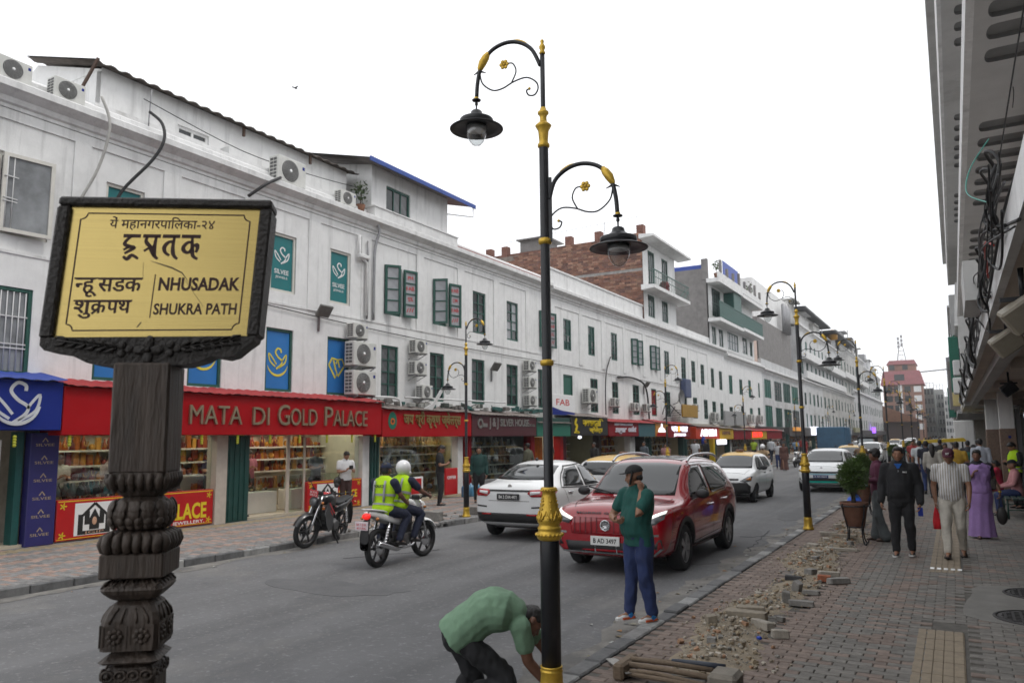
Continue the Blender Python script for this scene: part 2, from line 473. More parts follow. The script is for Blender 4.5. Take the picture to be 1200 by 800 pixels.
def add_paver(b, cx, cy, sx, sy, z, th=.05, ch=.006, tilt=(0, 0)):
 hx, hy = sx / 2 - .0028, sy / 2 - .0028
 V = []
 for (k, zz) in ((0, z - th), (0, z - ch), (ch, z)):
  for (sx_, sy_) in ((-1, -1), (1, -1), (1, 1), (-1, 1)):
   px_, py_ = sx_ * (hx - k), sy_ * (hy - k)
   V.append((cx + px_, cy + py_, zz + px_ * tilt[0] + py_ * tilt[1]))
 F = [(8, 9, 10, 11)]
 for r0 in (0, 4):
  F += [(r0 + i, r0 + (i + 1) % 4, r0 + 4 + (i + 1) % 4, r0 + 4 + i) for i in range(4)]
 b.add(V, F, False)
def in_rubble(x, y): return -2.25 + .2 * noise.noise(Vector((y * .7, 0, 0))) < x < -1.72 + .25 * noise.noise(Vector((y * .8, 3, 0))) and (6.4 < y < 11.2 or 11.9 < y < 19)
def in_tact(x, y): return -.47 < x < -.02
def in_patch(x, y): return ((x + .1 - .9) / .93) ** 4 + ((y - 10.45) / 1.16) ** 4 < 1
rpav = sheet('pavement_right', -2.72, 9, -30, 70, -.012, SAND)
sheet('pavement_far_right', -2.72, 9, 70, 420, -.004, mat('far_paving', (.19, .172, .162), .9, var=.25, scale=2.0))
rg = random.Random(5)
cells = []
y = 4.2; row = 0
while y < 34:
 x = -2.72 + (.1 if row % 2 else 0)
 while x < 4.6:
  if not (in_tact(x, y) and not (9.1 < y < 12.5)) and not in_patch(x, y) and not (in_rubble(x, y) and rg.random() < .8):
   cells.append((x + .1, y + .05))
  x += .2
 y += .1; row += 1
def vis(x, y):
 c = (x * .4978 * 0 + x * _r.x + y * _r.y, x * _f.x + y * _f.y)
 return y > 5.0 and c[1] > 0 and c[0] / c[1] < .72 and (1.9 * .99) / c[1] < .62
cand = sorted([c for c in cells if vis(*c)], key=lambda c: c[0] ** 2 + c[1] ** 2)[:300]
cs = set(cand)
proto = []
for k in range(8):
 for sd in (0, 1):
  pb = MB(); q = rg.uniform(.85, 1.15)
  pb.tone = tuple(v * q for v in ((.188, .145, .122) if sd else (.155, .145, .131)))
  add_paver(pb, 0, 0, .2, .1, 0, tilt=(rg.uniform(-.02, .02), rg.uniform(-.03, .03)))
  proto.append(mesh_of('paver', pb.V, pb.F, PAV, None, False, pb.T))
for c in cand:
 t = paver_tone('R', c[0] - .1, c[1], rg)
 red = t[0] > t[2] * 1.3
 link('paver', proto[rg.randrange(8) * 2 + (1 if red else 0)], rpav, (c[0], c[1], rg.uniform(-.003, .003)))
b = MB()
for c in cells:
 if c in cs: continue
 b.tone = paver_tone('R', c[0] - .1, c[1], rg)
 add_paver(b, c[0], c[1], .2, .1, rg.uniform(-.003, .003), tilt=(rg.uniform(-.015, .015), rg.uniform(-.02, .02)))
tag(b.build('pavers', PAV, rpav, tones=True), kind='stuff')
TACT = mat('tactile_tile', (.235, .19, .135), .85, var=.22, scale=9, bump=.2, bscale=80)
def tact_tile():
 b = MB()
 b.bbox(-.197, .197, -.197, .197, -.04, -.004, .004)
 for k in range(5): b.bbox(-.19 + k * .077, -.19 + k * .077 + .069, -.194, .194, -.006, .003, .003)
 return b
tt = tact_tile(); tme = mesh_of('tactile_tile', tt.V, tt.F, TACT)
yy = 5.0
while yy < 34:
 if not (9.0 < yy < 12.5): link('tactile_tile', tme, rpav, (-.245, yy, 0), (0, 0, rg.uniform(-.006, .006)))
 yy += .4
b = MB()
for k in range(5): b.bbox(-.43 + k * .085, -.375 + k * .085, 12.62, 12.75, .003, .012, .004)
b.build('reflective_stud_row', mat('white_stud', (.85, .85, .85), .3, var=.05), rpav)
b = MB(); P = []
for k in range(30):
 a = 2 * PI * k / 30; q = .95 + .12 * noise.noise(Vector((math.cos(a), math.sin(a), 1)))
 P.append((.9 + .95 * q * max(-1, min(1, 1.25 * math.cos(a))), 10.5 + 1.2 * q * max(-1, min(1, 1.25 * math.sin(a)))))
b.prism(P[::-1], -.012, .004, 'z')
tag(b.build('concrete_repair', mat('patch_concrete', (.17, .163, .15), .92, var=.2, scale=3, bump=.4, bscale=60), rpav), kind='structure')
IRON = mat('cast_iron', (.035, .033, .033), .6, metal=.5, var=.35, scale=14, bump=.2)
def manhole(x, y, r, lab):
 t = thing('manhole_cover', lab, 'manhole cover', (x, y, .004), group='manhole covers in the pavement')
 b = MB(); b.lathe([(r * 1.12, -.01), (r * 1.12, .008), (r * 1.02, .01), (r * 1.02, -.01)], n=28); b.build('rim', IRON, t)
 b = MB(); b.lathe([(r, -.01), (r, .006), (0, .006)], n=28)
 for k in range(-4, 5):
  w = math.sqrt(max(0, (r * .9) ** 2 - (k * r * .2) ** 2))
  b.box(-w, w, k * r * .2 - .012, k * r * .2 + .012, .004, .013); b.box(k * r * .2 - .012, k * r * .2 + .012, -w, w, .004, .0125)
 b.build('lid', IRON, t)
manhole(.62, 9.75, .36, 'nearer round iron manhole cover set in the grey concrete patch')
manhole(.75, 11.2, .34, 'farther dark manhole cover at the back edge of the concrete patch')
KC = attr_mat('kerb_stone_paint', .85, .4, 70, .35, 6)
def kerb(name, xf, ys, w=.17, sgn=1, ln=.42):
 k = sheet(name, min(xf(0), xf(0) + sgn * w), max(xf(0), xf(0) + sgn * w), 60, 420, -.01, mat('far_kerb', (.2, .2, .2), .9, var=.3, scale=1))
 pr = []
 for i in range(6):
  b = MB(); tone = [(.27, .27, .265), (.12, .12, .122), (.23, .225, .22), (.15, .15, .15), (.31, .31, .3), (.19, .185, .18)][i]; b.tone = tone
  b.bbox(0, w, 0, ln - .012, -.25, 0, .014)
  pr.append(mesh_of('kerbstone', b.V, b.F, KC, None, False, b.T * 1))
 y = ys
 i = 0
 while y < 60:
  v = [4, 1, 1, 0, 3, 2, 1, 5][i % 8] if rg.random() < .75 else rg.randrange(6)
  o = link('kerbstone', pr[v], k, (xf(y) if sgn > 0 else xf(y) - w, y, rg.uniform(-.012, .008)), (rg.uniform(-.012, .012), 0, math.atan2(-(xf(y + ln) - xf(y)), ln)))
  y += ln; i += 1
 return k
kerb('kerb_right', lambda y: -2.92, 4.2)
def lk(y): return -10.95 + .7 * max(0, min(1, (y - 13.6) / 1.6)) if y else -10.95
kerb('kerb_left', lk, 3.0, .2, -1, .6)
lpav = sheet('pavement_left', -16.5, -11.12, -30, 70, -.014, SAND)
sheet('pavement_far_left', -16.5, -11.12, 70, 420, -.006, mat('far_paving', rough=.9))
b = MB(); b.prism([(-11.2, 13.4), (-10.44, 15.2), (-10.44, 60), (-11.2, 60)][::-1], -.25, -.012, 'z'); tag(b.build('kerb_extension', SAND), kind='structure')
b = MB(); y = 4.0; row = 0
while y < 32:
 x = -15.8 + (.1 if row % 2 else 0)
 while x < (-11.2 if y < 14 else -10.5):
  b.tone = paver_tone('L', x, y, rg)
  add_paver(b, x + .1, y + .05, .2, .1, rg.uniform(-.003, .003)); x += .2
 y += .1; row += 1
tag(b.build('pavers', PAV, lpav, tones=True), kind='stuff')
# ---------------------------------------------------------------- rubble on the right pavement
def rock(b, c, s, rg, n=0):
 """an angular stone"""
 bm = bmesh.new(); bmesh.ops.create_icosphere(bm, subdivisions=1, radius=1.)
 if n == 0:
  bm.free(); bm = bmesh.new(); bmesh.ops.create_cube(bm, size=1.6)
 mx_ = Matrix.Rotation(rg.uniform(0, 6.28), 3, 'Z') @ Matrix.Rotation(rg.uniform(-.5, .5), 3, 'X')
 V = [Vector(c) + mx_ @ Vector((v.co.x * s[0] * rg.uniform(.7, 1.15), v.co.y * s[1] * rg.uniform(.7, 1.15), v.co.z * s[2] * rg.uniform(.7, 1.15))) for v in bm.verts]
 bm.verts.index_update()
 b.add(V, [[v.index for v in f.verts] for f in bm.faces], False); bm.free()
RUB = attr_mat('rubble_stone', .92, .4, 60, .3, 20)
rg = random.Random(21)
b = MB()
def dens(x, y):
 c = -1.98 + .12 * math.sin(y * 1.3)
 w = .27 + .1 * noise.noise(Vector((y, 1, 1)))
 k = (1.0 if 6.6 < y < 8.4 else .75 if 8.8 < y < 9.9 else .9 if 11.8 < y < 16.5 else .35)
 return k * math.exp(-((x - c) / w) ** 2)
def dirt_h(x, y): return -.012 + .085 * dens(x, y) * (.7 + .6 * noise.noise(Vector((x * 5, y * 5, 0))))
n = 0
while n < 3400:
 x, y = rg.uniform(-2.6, -1.2), rg.uniform(6.3, 19)
 if rg.random() > dens(x, y): continue
 q = rg.random(); s = .007 + .03 * q ** 5
 b.tone = rg.choice([(.26, .22, .17), (.31, .25, .17), (.36, .32, .26), (.25, .2, .135), (.22, .21, .19), (.42, .38, .32), (.34, .2, .12)])
 rock(b, (x, y, max(.004, dirt_h(x, y)) + s * .35), (s, s * .8, s * .7), rg, 0 if rg.random() < .4 else 1); n += 1
tag(b.build('gravel', RUB, tones=True), kind='stuff')
b = MB(); V = []; nx, ny = 14, 150
for j in range(ny + 1):
 yy = 6.2 + 13. * j / ny
 for i in range(nx + 1):
  xx = -2.65 + 1.4 * i / nx
  V.append((xx, yy, -.012 + .085 * dens(xx, yy) * (.7 + .6 * noise.noise(Vector((xx * 5, yy * 5, 0)))) - (.02 if dens(xx, yy) < .12 + .15 * noise.noise(Vector((xx * 4, yy * 4, 9))) else 0)))
b.add(V, [(j * (nx + 1) + i, j * (nx + 1) + i + 1, (j + 1) * (nx + 1) + i + 1, (j + 1) * (nx + 1) + i) for j in range(ny) for i in range(nx)], True)
tag(b.build('loose_dirt', mat('sandy_dirt', (.26, .215, .155), .95, var=.3, scale=9, bump=.8, bscale=70, col2=(.19, .165, .13), c2t=.52)), kind='stuff')
CHK = attr_mat('broken_concrete', .9, .5, 40, .25, 14)
def chunk(x, y, sx, sy, sz, rz, tone, lab, cat='concrete chunk', name='concrete_chunk', grp=None, tilt=0.):
 b = MB(); b.tone = tone
 bm = bmesh.new(); bmesh.ops.create_cube(bm, size=1); bmesh.ops.bevel(bm, geom=bm.edges[:], offset=.08, segments=1, affect='EDGES')
 bm.verts.index_update()
 V = [((v.co.x) * sx * (1 + .18 * noise.noise(v.co * 4 + Vector((x, y, 0)))), v.co.y * sy * (1 + .25 * noise.noise(v.co * 4 + Vector((y, x, 0)))), (v.co.z + .5) * sz * (1 + .2 * noise.noise(v.co * 3 + Vector((x * 3, 0, y))))) for v in bm.verts]
 b.add(V, [[v.index for v in f.verts] for f in bm.faces], False); bm.free()
 o = tag(b.build(name, CHK, tones=True, loc=(x, y, max(.004, dirt_h(x, y) - .012) if x > -4 else 0), rot=(tilt, 0, R(rz))), lab, cat, grp)
 return o
G1 = (.26, .225, .175); G2 = (.22, .21, .195); G3 = (.33, .3, .255)
chunk(-2.25, 7.9, .1, .14, .09, 30, G1, 'squat sandy rubble lump nearest the kerb, at the left of the dirt heap')
chunk(-2.0, 8.3, .42, .13, .09, -4, G1, 'longest broken kerb piece lying across the middle of the dirt heap')
chunk(-1.78, 8.06, .24, .1, .08, -38, G3, 'pale broken paver lying askew at the right edge of the dirt heap')
chunk(-1.56, 7.78, .15, .1, .075, 28, G3, 'pale concrete lump lying alone on the pavers right of the heap')
chunk(-2.05, 8.75, .3, .11, .06, 12, G1, 'flat sandy kerb fragment behind the longest broken piece')
chunk(-1.62, 9.3, .26, .08, .06, 4, G2, 'grey paver lying flat alone in front of the brick shard')
chunk(-1.8, 9.4, .09, .08, .13, 15, G2, 'small grey block standing upright behind the lone flat paver', tilt=.15)
chunk(-1.62, 10.0, .2, .06, .05, 0, G2, 'thin grey slab resting flat behind the upright grey block')
chunk(-1.82, 10.15, .08, .1, .12, 60, G2, 'leaning grey concrete stub beside the thin slab', tilt=.4)
chunk(-1.98, 10.9, .22, .09, .05, 5, (.05, .05, .052), 'black broken asphalt piece left of the red brick shard', 'asphalt piece', 'asphalt_piece')
chunk(-1.6, 10.95, .17, .1, .08, 10, (.3, .1, .05), 'orange red brick shard in the rubble', 'brick shard', 'brick_shard')
chunk(-1.42, 10.9, .3, .1, .07, 42, G2, 'grey kerb fragment slanting right of the red brick shard')
chunk(-1.6, 11.35, .28, .1, .07, 20, G3, 'pale slab piece behind the red brick shard')
chunk(-1.85, 11.45, .16, .12, .07, 70, G2, 'grey block piece behind the black asphalt piece')
chunk(-1.75, 13.9, .5, .06, .05, 4, G3, 'long thin pale kerb strip lying in the far gravel')
chunk(-2.05, 13.2, .22, .14, .06, 30, G3, 'pale flat stone at the near end of the far gravel')
chunk(-2.2, 14.0, .2, .12, .07, -20, G3, 'white grey lump left of the long thin kerb strip')
chunk(-1.85, 15.4, .4, .12, .06, -8, G1, 'broad grey slab in the gravel before the planter')
chunk(-2.2, 15.9, .3, .12, .07, 10, G3, 'pale slab near the second lamp post base')
for k, (x, y, s) in enumerate([(-2.05, 7.2, .06), (-1.9, 7.45, .05), (-1.95, 12.6, .08), (-2.1, 14.8, .09), (-1.7, 14.7, .08), (-1.9, 16.3, .09), (-2.2, 17.2, .1), (-1.95, 9.0, .06), (-2.15, 9.6, .07), (-1.68, 8.45, .06)]):
 chunk(x, y, s * 1.4, s, s * .8, k * 37, rg.choice([G1, G2, G3]), 'fist sized stone half sunk in the loose dirt', 'stone', 'stone', 'fist sized stones in the loose dirt')
tag(MB().sphere((0, 0, 0), (.028, .02, .018), 8, 6).build('bottle_cap', mat('blue_plastic', (.01, .05, .4), .4, var=.1), loc=(-1.72, 7.62, .02)), 'bright blue plastic bottle cap beside the pale concrete lump', 'bottle cap')
for k, (x, y, sx, sz, rz, lb) in enumerate([(-10.75, 14.9, .5, .22, 5, 'grey kerb block left of the near lamp post across the road'), (-10.6, 16.6, .45, .2, -8, 'grey kerb block right of the near lamp post across the road'), (-11.1, 14.2, .3, .16, 40, 'small stone lump among the rubble behind the white motorbike'), (-11.3, 15.4, .3, .18, 15, 'rough stone behind the kerb block across the road')]):
 chunk(x, y, sx, .22, sz, rz, G2 if k < 2 else G1, lb)
b = MB()
for k in range(260):
 x, y = rg.gauss(-11.2, .3), rg.gauss(14.6, .7); s = rg.uniform(.02, .07); b.tone = rg.choice([(.3, .26, .22), (.35, .25, .19), (.22, .2, .18)])
 rock(b, (x, y, s * .5), (s, s, s * .7), rg, 1)
tag(b.build('gravel', RUB, tones=True), kind='stuff')
# ---------------------------------------------------------------- the white row on the left: facades, windows, cornices
FX = -15.2
RED = mat('red_sign_panel', (.36, .002, .006), .6, spec=.2, var=.06, scale=2)
REDD = mat('dark_red_sign_panel', (.2, .006, .012), .6, spec=.2, var=.1, scale=2)
MAROON = mat('maroon_sign_panel', (.07, .012, .018), .45, var=.12, scale=2)
BLUE = mat('blue_sign_panel', (.01, .024, .2), .6, spec=.2, var=.08, scale=2)
TEAL = mat('teal_banner', (.006, .155, .165), .55, var=.08, scale=2)
SKYB = mat('blue_banner', (.02, .17, .48), .5, var=.06, scale=2)
NAVY = mat('navy_poster', (.022, .02, .13), .5, var=.1)
YEL = mat('yellow_lettering', (.72, .55, .02), .5, var=.04)
WHT = mat('white_print', (.78, .78, .78), .5, var=.04)
REDL = mat('red_print', (.5, .03, .03), .5, var=.05)
SILV = mat('silver_lettering', (.55, .55, .53), .28, metal=.85, var=.12)
GOLDL = mat('dull_gold_lettering', (.3, .22, .08), .4, metal=.4, var=.15)
INK = mat('black_print', (.015, .014, .014), .6, var=.1)
GSH = mat('dark_green_shutter', (.008, .052, .045), .5, var=.2, scale=6)
SHOPG = glass_mat('shop_glass', (.86, .92, .9), .1)
def uv(x): return ((x, 0, 0), (0, 1, 0), (0, 0, 1))
def wall(b, x, y0, y1, z0, z1, holes, d=.16, jam=None):
 """wall facing +X with rectangular openings and their reveals"""
 ys = sorted(set([y0, y1] + [h[0] for h in holes] + [h[1] for h in holes])); zs = sorted(set([z0, z1] + [h[2] for h in holes] + [h[3] for h in holes]))
 for i in range(len(ys) - 1):
  for j in range(len(zs) - 1):
   cy, cz = (ys[i] + ys[i + 1]) / 2, (zs[j] + zs[j + 1]) / 2
   if any(h[0] < cy < h[1] and h[2] < cz < h[3] for h in holes): continue
   b.quad((x, ys[i], zs[j]), (x, ys[i + 1], zs[j]), (x, ys[i + 1], zs[j + 1]), (x, ys[i], zs[j + 1]))
 for a, c, e, f in holes:
  q = x - d
  b.quad((x, a, e), (q, a, e), (q, a, f), (x, a, f)[:3]); b.quad((q, c, e), (x, c, e), (x, c, f), (q, c, f))
  b.quad((q, a, e), (x, a, e), (x, c, e), (q, c, e)); b.quad((x, a, f), (q, a, f), (q, c, f), (x, c, f))
def swan(b, o, u, v, s, mi=0):
 """line swan between two leaf strokes"""
 b.ribbon([(p[0] * s, p[1] * s) for p in spline([(-.05, -.28), (.16, -.12), (.2, .02), (.02, .14), (-.1, .3), (.0, .44), (.14, .4), (.15, .3)], 5)], .06 * s, o, u, v, .006)
 b.ribbon([(p[0] * s, p[1] * s) for p in spline([(-.1, -.2), (-.34, -.02), (-.4, .24), (-.22, .08), (-.05, -.12)], 5)], .05 * s, o, u, v, .006)
 b.ribbon([(p[0] * s, p[1] * s) for p in spline([(.05, -.24), (.34, -.05), (.4, .24), (.24, .06), (.2, -.02)], 5)], .05 * s, o, u, v, .006)
WCACHE = {}
def win_mesh(w, h, cols, rows, fr=.07, mun=.035, m=GREEN):
 k = (round(w, 2), round(h, 2), cols, rows, m.name)
 if k in WCACHE: return WCACHE[k]
 b = MB()
 b.box(0, .06, 0, fr, 0, h); b.box(0, .06, w - fr, w, 0, h); b.box(0, .06, fr, w - fr, 0, fr); b.box(0, .06, fr, w - fr, h - fr, h)
 for i in range(1, cols):
  y = fr + (w - 2 * fr) * i / cols; mm = mun * (1.7 if cols == 2 else 1)
  b.box(.004, .056, y - mm / 2, y + mm / 2, fr, h - fr)
 for j in range(1, rows):
  z = fr + (h - 2 * fr) * j / rows; b.box(.008, .05, fr, w - fr, z - mun / 2, z + mun / 2)
 pw, ph = (w - 2 * fr) / cols, (h - 2 * fr) / rows
 p = MB(); p.box(.012, .026, -pw / 2 + .004, pw / 2 - .004, -ph / 2 + .004, ph / 2 - .004)
 WCACHE[k] = (mesh_of('window', b.V, b.F, m), p, pw, ph, fr, {})
 return WCACHE[k]
def window(par, x, y, z, w, h, cols=2, rows=4, pane=DARKG, panes=True, m=GREEN, rot=0., name='window', sill=True, mix=None):
 """a framed window: part of its building, its panes are sub-parts"""
 me, p, pw, ph, fr, pc = win_mesh(w, h, cols, rows, m=m)
 q = root_loc(par)
 o = link(name, me, par, (x - q.x, y - q.y, z - q.z), (0, 0, rot))
 if panes:
  for i in range(cols):
   for j in range(rows):
    mm = random.choice(mix) if mix else pane
    if mm.name not in pc: pc[mm.name] = mesh_of('pane', p.V, p.F, mm)
    link('pane', pc[mm.name], o, (0, fr + pw * (i + .5), fr + ph * (j + .5)))
 else:
  if 'all' + pane.name not in pc:
   b = MB(); b.box(.012, .026, fr, w - fr, fr, h - fr); pc['all' + pane.name] = mesh_of('glazing', b.V, b.F, pane)
  link('glazing', pc['all' + pane.name], o)
 return o
def leaf(par, x, y, z, w, h, ang, posters=None):
 """an opened shutter leaf, hinged at y, turned ang degrees out of the wall"""
 o = window(par, x, y, z, w, h, 1, 4, CURT, True, rot=R(ang), name='shutter_leaf')
 if posters:
  b = MB()
  for k, t in enumerate(posters):
   zc = .07 + (h - .14) * (3 - k + .5) / 4
   sd = .03
   b.text(t, (sd, w / 2, zc - .06), (0, 1, 0.12), (0, -.12, 1), .13, min(w - .16, .1 * len(t) + .02), .003, .012)
  b.build('poster_lettering', REDL, o)
 return o
def cornice(par, y0, y1, zc, out=.32, m=WHITE2, name='cornice', x=FX):
 pr = [(0, 0), (.04, .0), (.04, .07), (.09, .1), (.11, .16), (.11, .2), (.2, .25), (.27, .29), (out, .31), (out, .44), (out - .04, .47), (-.2, .5), (-.2, 0)]
 b = MB(); b.prism([(x + p[0], zc + p[1]) for p in pr], y0, y1, 'y'); return b.build(name, m, par, True)
def panels(par, ys, z0=5.45, z1=8.0):
 """shallow raised pilasters and a band that frame every bay"""
 b = MB()
 for a, c in ys: b.box(FX, FX + .035, a, c, z0, z1)
 b.box(FX, FX + .03, ys[0][0], ys[-1][1], z1 + .003, z1 + .2)
 b.build('pilaster_band', WHITE, par, True)
bA = thing('white_building', 'nearest long white facade with blue and teal banner windows on the left', 'building', (FX, 2, 0))
UA = [(7.22, 8.19), (9.33, 10.22), (11.6, 12.5), (13.87, 14.77), (16.08, 16.95), (18.5, 19.4), (21.1, 22.0), (23.64, 24.55), (26.15, 27.08), (28.9, 29.62)]
LA = [(7.0, 8.0), (9.25, 10.2), (11.5, 12.45), (13.8, 14.74), (16.04, 16.97), (18.4, 19.25), (20.95, 21.8), (23.56, 24.46), (26.1, 27.02), (28.75, 29.55)]
b = MB(); wall(b, FX, 2, 29.75, 2.6, 8.3, [(a, c, 5.79, 7.37) for a, c in UA] + [(a, c, 3.16, 4.81) for a, c in LA])
b.box(FX - 9, FX - .2, 2, 29.75, 2.6, 8.72)
b.box(FX - .2, FX - .165, 2, 29.75, 2.61, 8.3)
b.build('wall', WHITE, bA, True)
cornice(bA, 2, 29.75, 8.22)
panels(bA, [(3.2, 3.6), (6.3, 6.75), (8.6, 8.95), (10.65, 11.1), (12.95, 13.35), (15.2, 15.65), (17.4, 17.85), (20.15, 20.55), (22.6, 23.05), (25.1, 25.55), (27.7, 28.1)])
b = MB(); b.box(FX, FX + .02, 2, 29.7, 5.44, 5.5); b.build('string_course', WHITE2, bA, True)
rgw = random.Random(3)
FABS = [['FAB', 'OM', 'FAB', '///'], ['PH', 'FAB', '%%', '///']]
for i, (a, c) in enumerate(UA):
 w = c - a
 if i == 0:
  o = window(bA, FX - .1, a, 5.79, w, 1.58, 1, 1, mat('pale_reflecting_glass', (.24, .25, .26), .1, var=.35, scale=1.5), True, name='barred_window', m=mat('cream_frame', (.62, .6, .55), .5, var=.06))
  b = MB()
  for k in range(1, 8): b.tube([(.2 - .012 * k, w * k / 8, .1), (.2 - .012 * k, w * k / 8, 1.48)], .011, 6)
  for z in (.62, .68, 1.1): b.bar((.2, .07, z), (.1, w - .02, z), .02)
  b.build('window_bars', mat('white_bars', (.6, .6, .6), .5, var=.05), o)
  o = window(bA, FX + .02, a + .06, 5.82, .9, 1.52, 1, 1, mat('pale_reflecting_glass'), False, rot=R(-7), name='casement', m=MATS['cream_frame'])
  continue
 if i in (1, 2, 3, 4):
  o = window(bA, FX - .1, a, 5.79, w, 1.58, 1, 1, TEAL, True, name='banner_window', m=MATS.get('cream_frame'))
  o['label'] = 'teal banner window with a white swan emblem'
  b = MB(); b.mi = 0
  P = ((.03, w / 2, .95), (0, 1, 0), (0, 0, 1)); swan(b, *P, .62)
  b.text('SILVEE', (.03, w / 2, .5), (0, 1, 0), (0, 0, 1), .12, .5, .004, .01)
  b.text('JEWELS', (.03, w / 2, .38), (0, 1, 0), (0, 0, 1), .06, .42, .004)
  b.build('swan_emblem', WHT, o)
  b = MB(); b.box(-.06, .07, w, w + .03, 0, 1.58); b.build('jamb', GREEN, o)
  continue
 if i in (5, 6, 9):
  o = window(bA, FX - .13, a, 5.79, w, 1.58, 2, 4, mix=[DARKG], panes=(i < 9))
  leaf(bA, FX + .02, a + .02, 5.8, .5, 1.55, -38 if i != 6 else -65)
  leaf(bA, FX + .04, c + .02, 5.8, .55, 1.55, -14, FABS[i % 2])
  continue
 window(bA, FX - .1, a, 5.79, w, 1.58, 2, 4, mix=[DARKG, CURT] if i == 8 else [DARKG], panes=True)
for i, (a, c) in enumerate(LA):
 w = c - a
 if i == 0:
  o = window(bA, FX - .08, a, 3.16, w, 1.65, 1, 1, mat('pale_reflecting_glass'), True, name='barred_window')
  b = MB()
  for k in range(1, 9): b.tube([(.05, w * k / 9, .08), (.05, w * k / 9, 1.57)], .011, 6)
  for z in (.5, .58, 1.1): b.box(.04, .06, .06, w - .06, z - .012, z + .012)
  b.build('window_bars', MATS['white_bars'], o); continue
 if i in (1, 2, 3, 4):
  o = window(bA, FX - .1, a, 3.16, w, 1.65, 1, 1, SKYB, True, name='banner_window')
  b = MB(); P = ((.03, w / 2, .8), (0, 1, 0), (0, 0, 1))
  if i < 4:
   o['label'] = 'sky blue banner window with a yellow swan'; swan(b, *P, .75)
   b.ribbon([(p[0], p[1]) for p in arc(0, -.02, .36, 200, 345, 14)], [.012 + .05 * math.sin(PI * k / 14) for k in range(15)], *P, .006)
  else:
   o['label'] = 'sky blue banner window with a yellow diamond emblem'
   for pts in ([(-.32, .05), (-.2, .25), (.02, .22), (-.02, .1)], [(-.32, .05), (-.05, -.32), (.0, -.2)], [(-.14, .2), (-.05, -.05), (.06, -.25), (.32, .06), (.22, .25), (.04, .22), (.12, .0)]):
    b.ribbon(pts, .055, *P, .006)
  b.build('emblem', mat('yellow_emblem', (.72, .62, .06), .5, var=.05), o)
  continue
 window(bA, FX - .1, a, 3.16, w, 1.65, 2, 4, mix=[DARKG, mat('grey_pane', (.1, .105, .11), .2, var=.4, scale=2)])
b = MB(); b.prism([(FX - .1, 8.72), (FX - .1, 8.95), (FX - .35, 9.1), (FX - .35, 8.72)], 2, 29.7, 'y'); b.build('upstand', WHITE, bA, True)
b = MB(); b.prism([(FX + .05, 8.78), (FX + .05, 8.83), (FX - 3.2, 9.8), (FX - 3.2, 9.75)], 22.4, 29.72, 'y'); b.build('red_sheet_roof', mat('red_sheet_roof', (.2, .045, .035), .6, var=.2), bA, True)
CORR = mat('rusty_corrugated_sheet', (.085, .07, .06), .7, metal=.3, var=.35, scale=4, bump=.2)
t = thing('rooftop_room', 'low white attic room with a dark corrugated roof edge above the nearest cornice', 'rooftop room', (-15.75, 9, 8.7))
b = MB(); wall(b, -15.75, 9.4, 17.3, 8.7, 10.1, [(11.35, 12.25, 9.25, 9.5)]); b.box(-20, -15.92, 9.4, 17.3, 8.7, 10.1); b.build('wall', WHITE, t, True)
o = window(t, -15.85, 11.35, 9.25, .9, .25, 2, 1, DARKG, True, m=WHITE2)
b = MB(); b.box(-15.74, -15.4, 9.1, 17.0, 8.97, 9.1); b.box(-15.74, -15.4, 12.6, 12.66, 9.1, 9.3); b.build('ledge', WHITE2, t, True)
b = MB(); n = 96; V = []
for k in range(n + 1):
 y = 9.1 + 8.5 * k / n; dz = .03 * math.sin(k * PI / 2 + .8)
 V += [(-15.5, y, 10.08 + dz), (-18.3, y, 10.9 + dz), (-15.5, y, 10.05 + dz), (-18.3, y, 10.87 + dz)]
b.add(V, [(4 * k, 4 * k + 4, 4 * k + 5, 4 * k + 1) for k in range(n)] + [(4 * k + 2, 4 * k + 3, 4 * k + 7, 4 * k + 6) for k in range(n)] + [(4 * k, 4 * k + 2, 4 * k + 6, 4 * k + 4) for k in range(n)], True)
b.build('corrugated_roof', CORR, t, True)
b = MB(); b.prism([(-15.75, 10.05), (-18.3, 10.8), (-20, 10.0)], 9.38, 9.44, 'y'); b.build('gable', WHITE, t, True)
b = MB(); b.bar((-15.42, 9.12, 10.1), (-15.9, 8.95, 9.2), .05); b.bar((-15.6, 13.2, 10.08), (-15.6, 13.2, 9.8), .06); b.bar((-15.6, 15.6, 10.08), (-15.6, 15.6, 9.8), .06); b.build('strut', mat('rusty_steel', (.09, .055, .04), .7, metal=.3, var=.3), t, True)
t = thing('rooftop_room', 'white rooftop room with a blue edged sloping roof and one dark window', 'rooftop room', (-15.25, 17.9, 8.7))
b = MB(); wall(b, -15.25, 17.9, 22.05, 8.7, 10.45, [(18.62, 19.87, 9.14, 9.98)])
b.add([(-15.25, 17.9, 8.7), (-18, 17.9, 8.7), (-18, 17.9, 11.0), (-15.25, 17.9, 10.45)], [(0, 3, 2, 1)]); b.box(-18, -15.42, 17.94, 22.05, 8.7, 10.4)
b.build('wall', WHITE, t, True)
o = window(t, -15.36, 18.62, 9.14, 1.25, .84, 3, 1, mix=[DARKG, mat('grey_pane')])
b = MB(); V = []; n = 60
for k in range(n + 1):
 y = 17.2 + 5.9 * k / n; dz = .02 * math.sin(k * PI / 2)
 V += [(-14.72, y, 10.37 + dz), (-18.2, y, 11.25 + dz), (-14.72, y, 10.33 + dz), (-18.2, y, 11.2 + dz)]
b.add(V, [(4 * k, 4 * k + 4, 4 * k + 5, 4 * k + 1) for k in range(n)] + [(4 * k + 2, 4 * k + 3, 4 * k + 7, 4 * k + 6) for k in range(n)], True)
b.build('roof_sheet', mat('grey_brown_sheet', (.16, .14, .13), .7, var=.2), t, True)
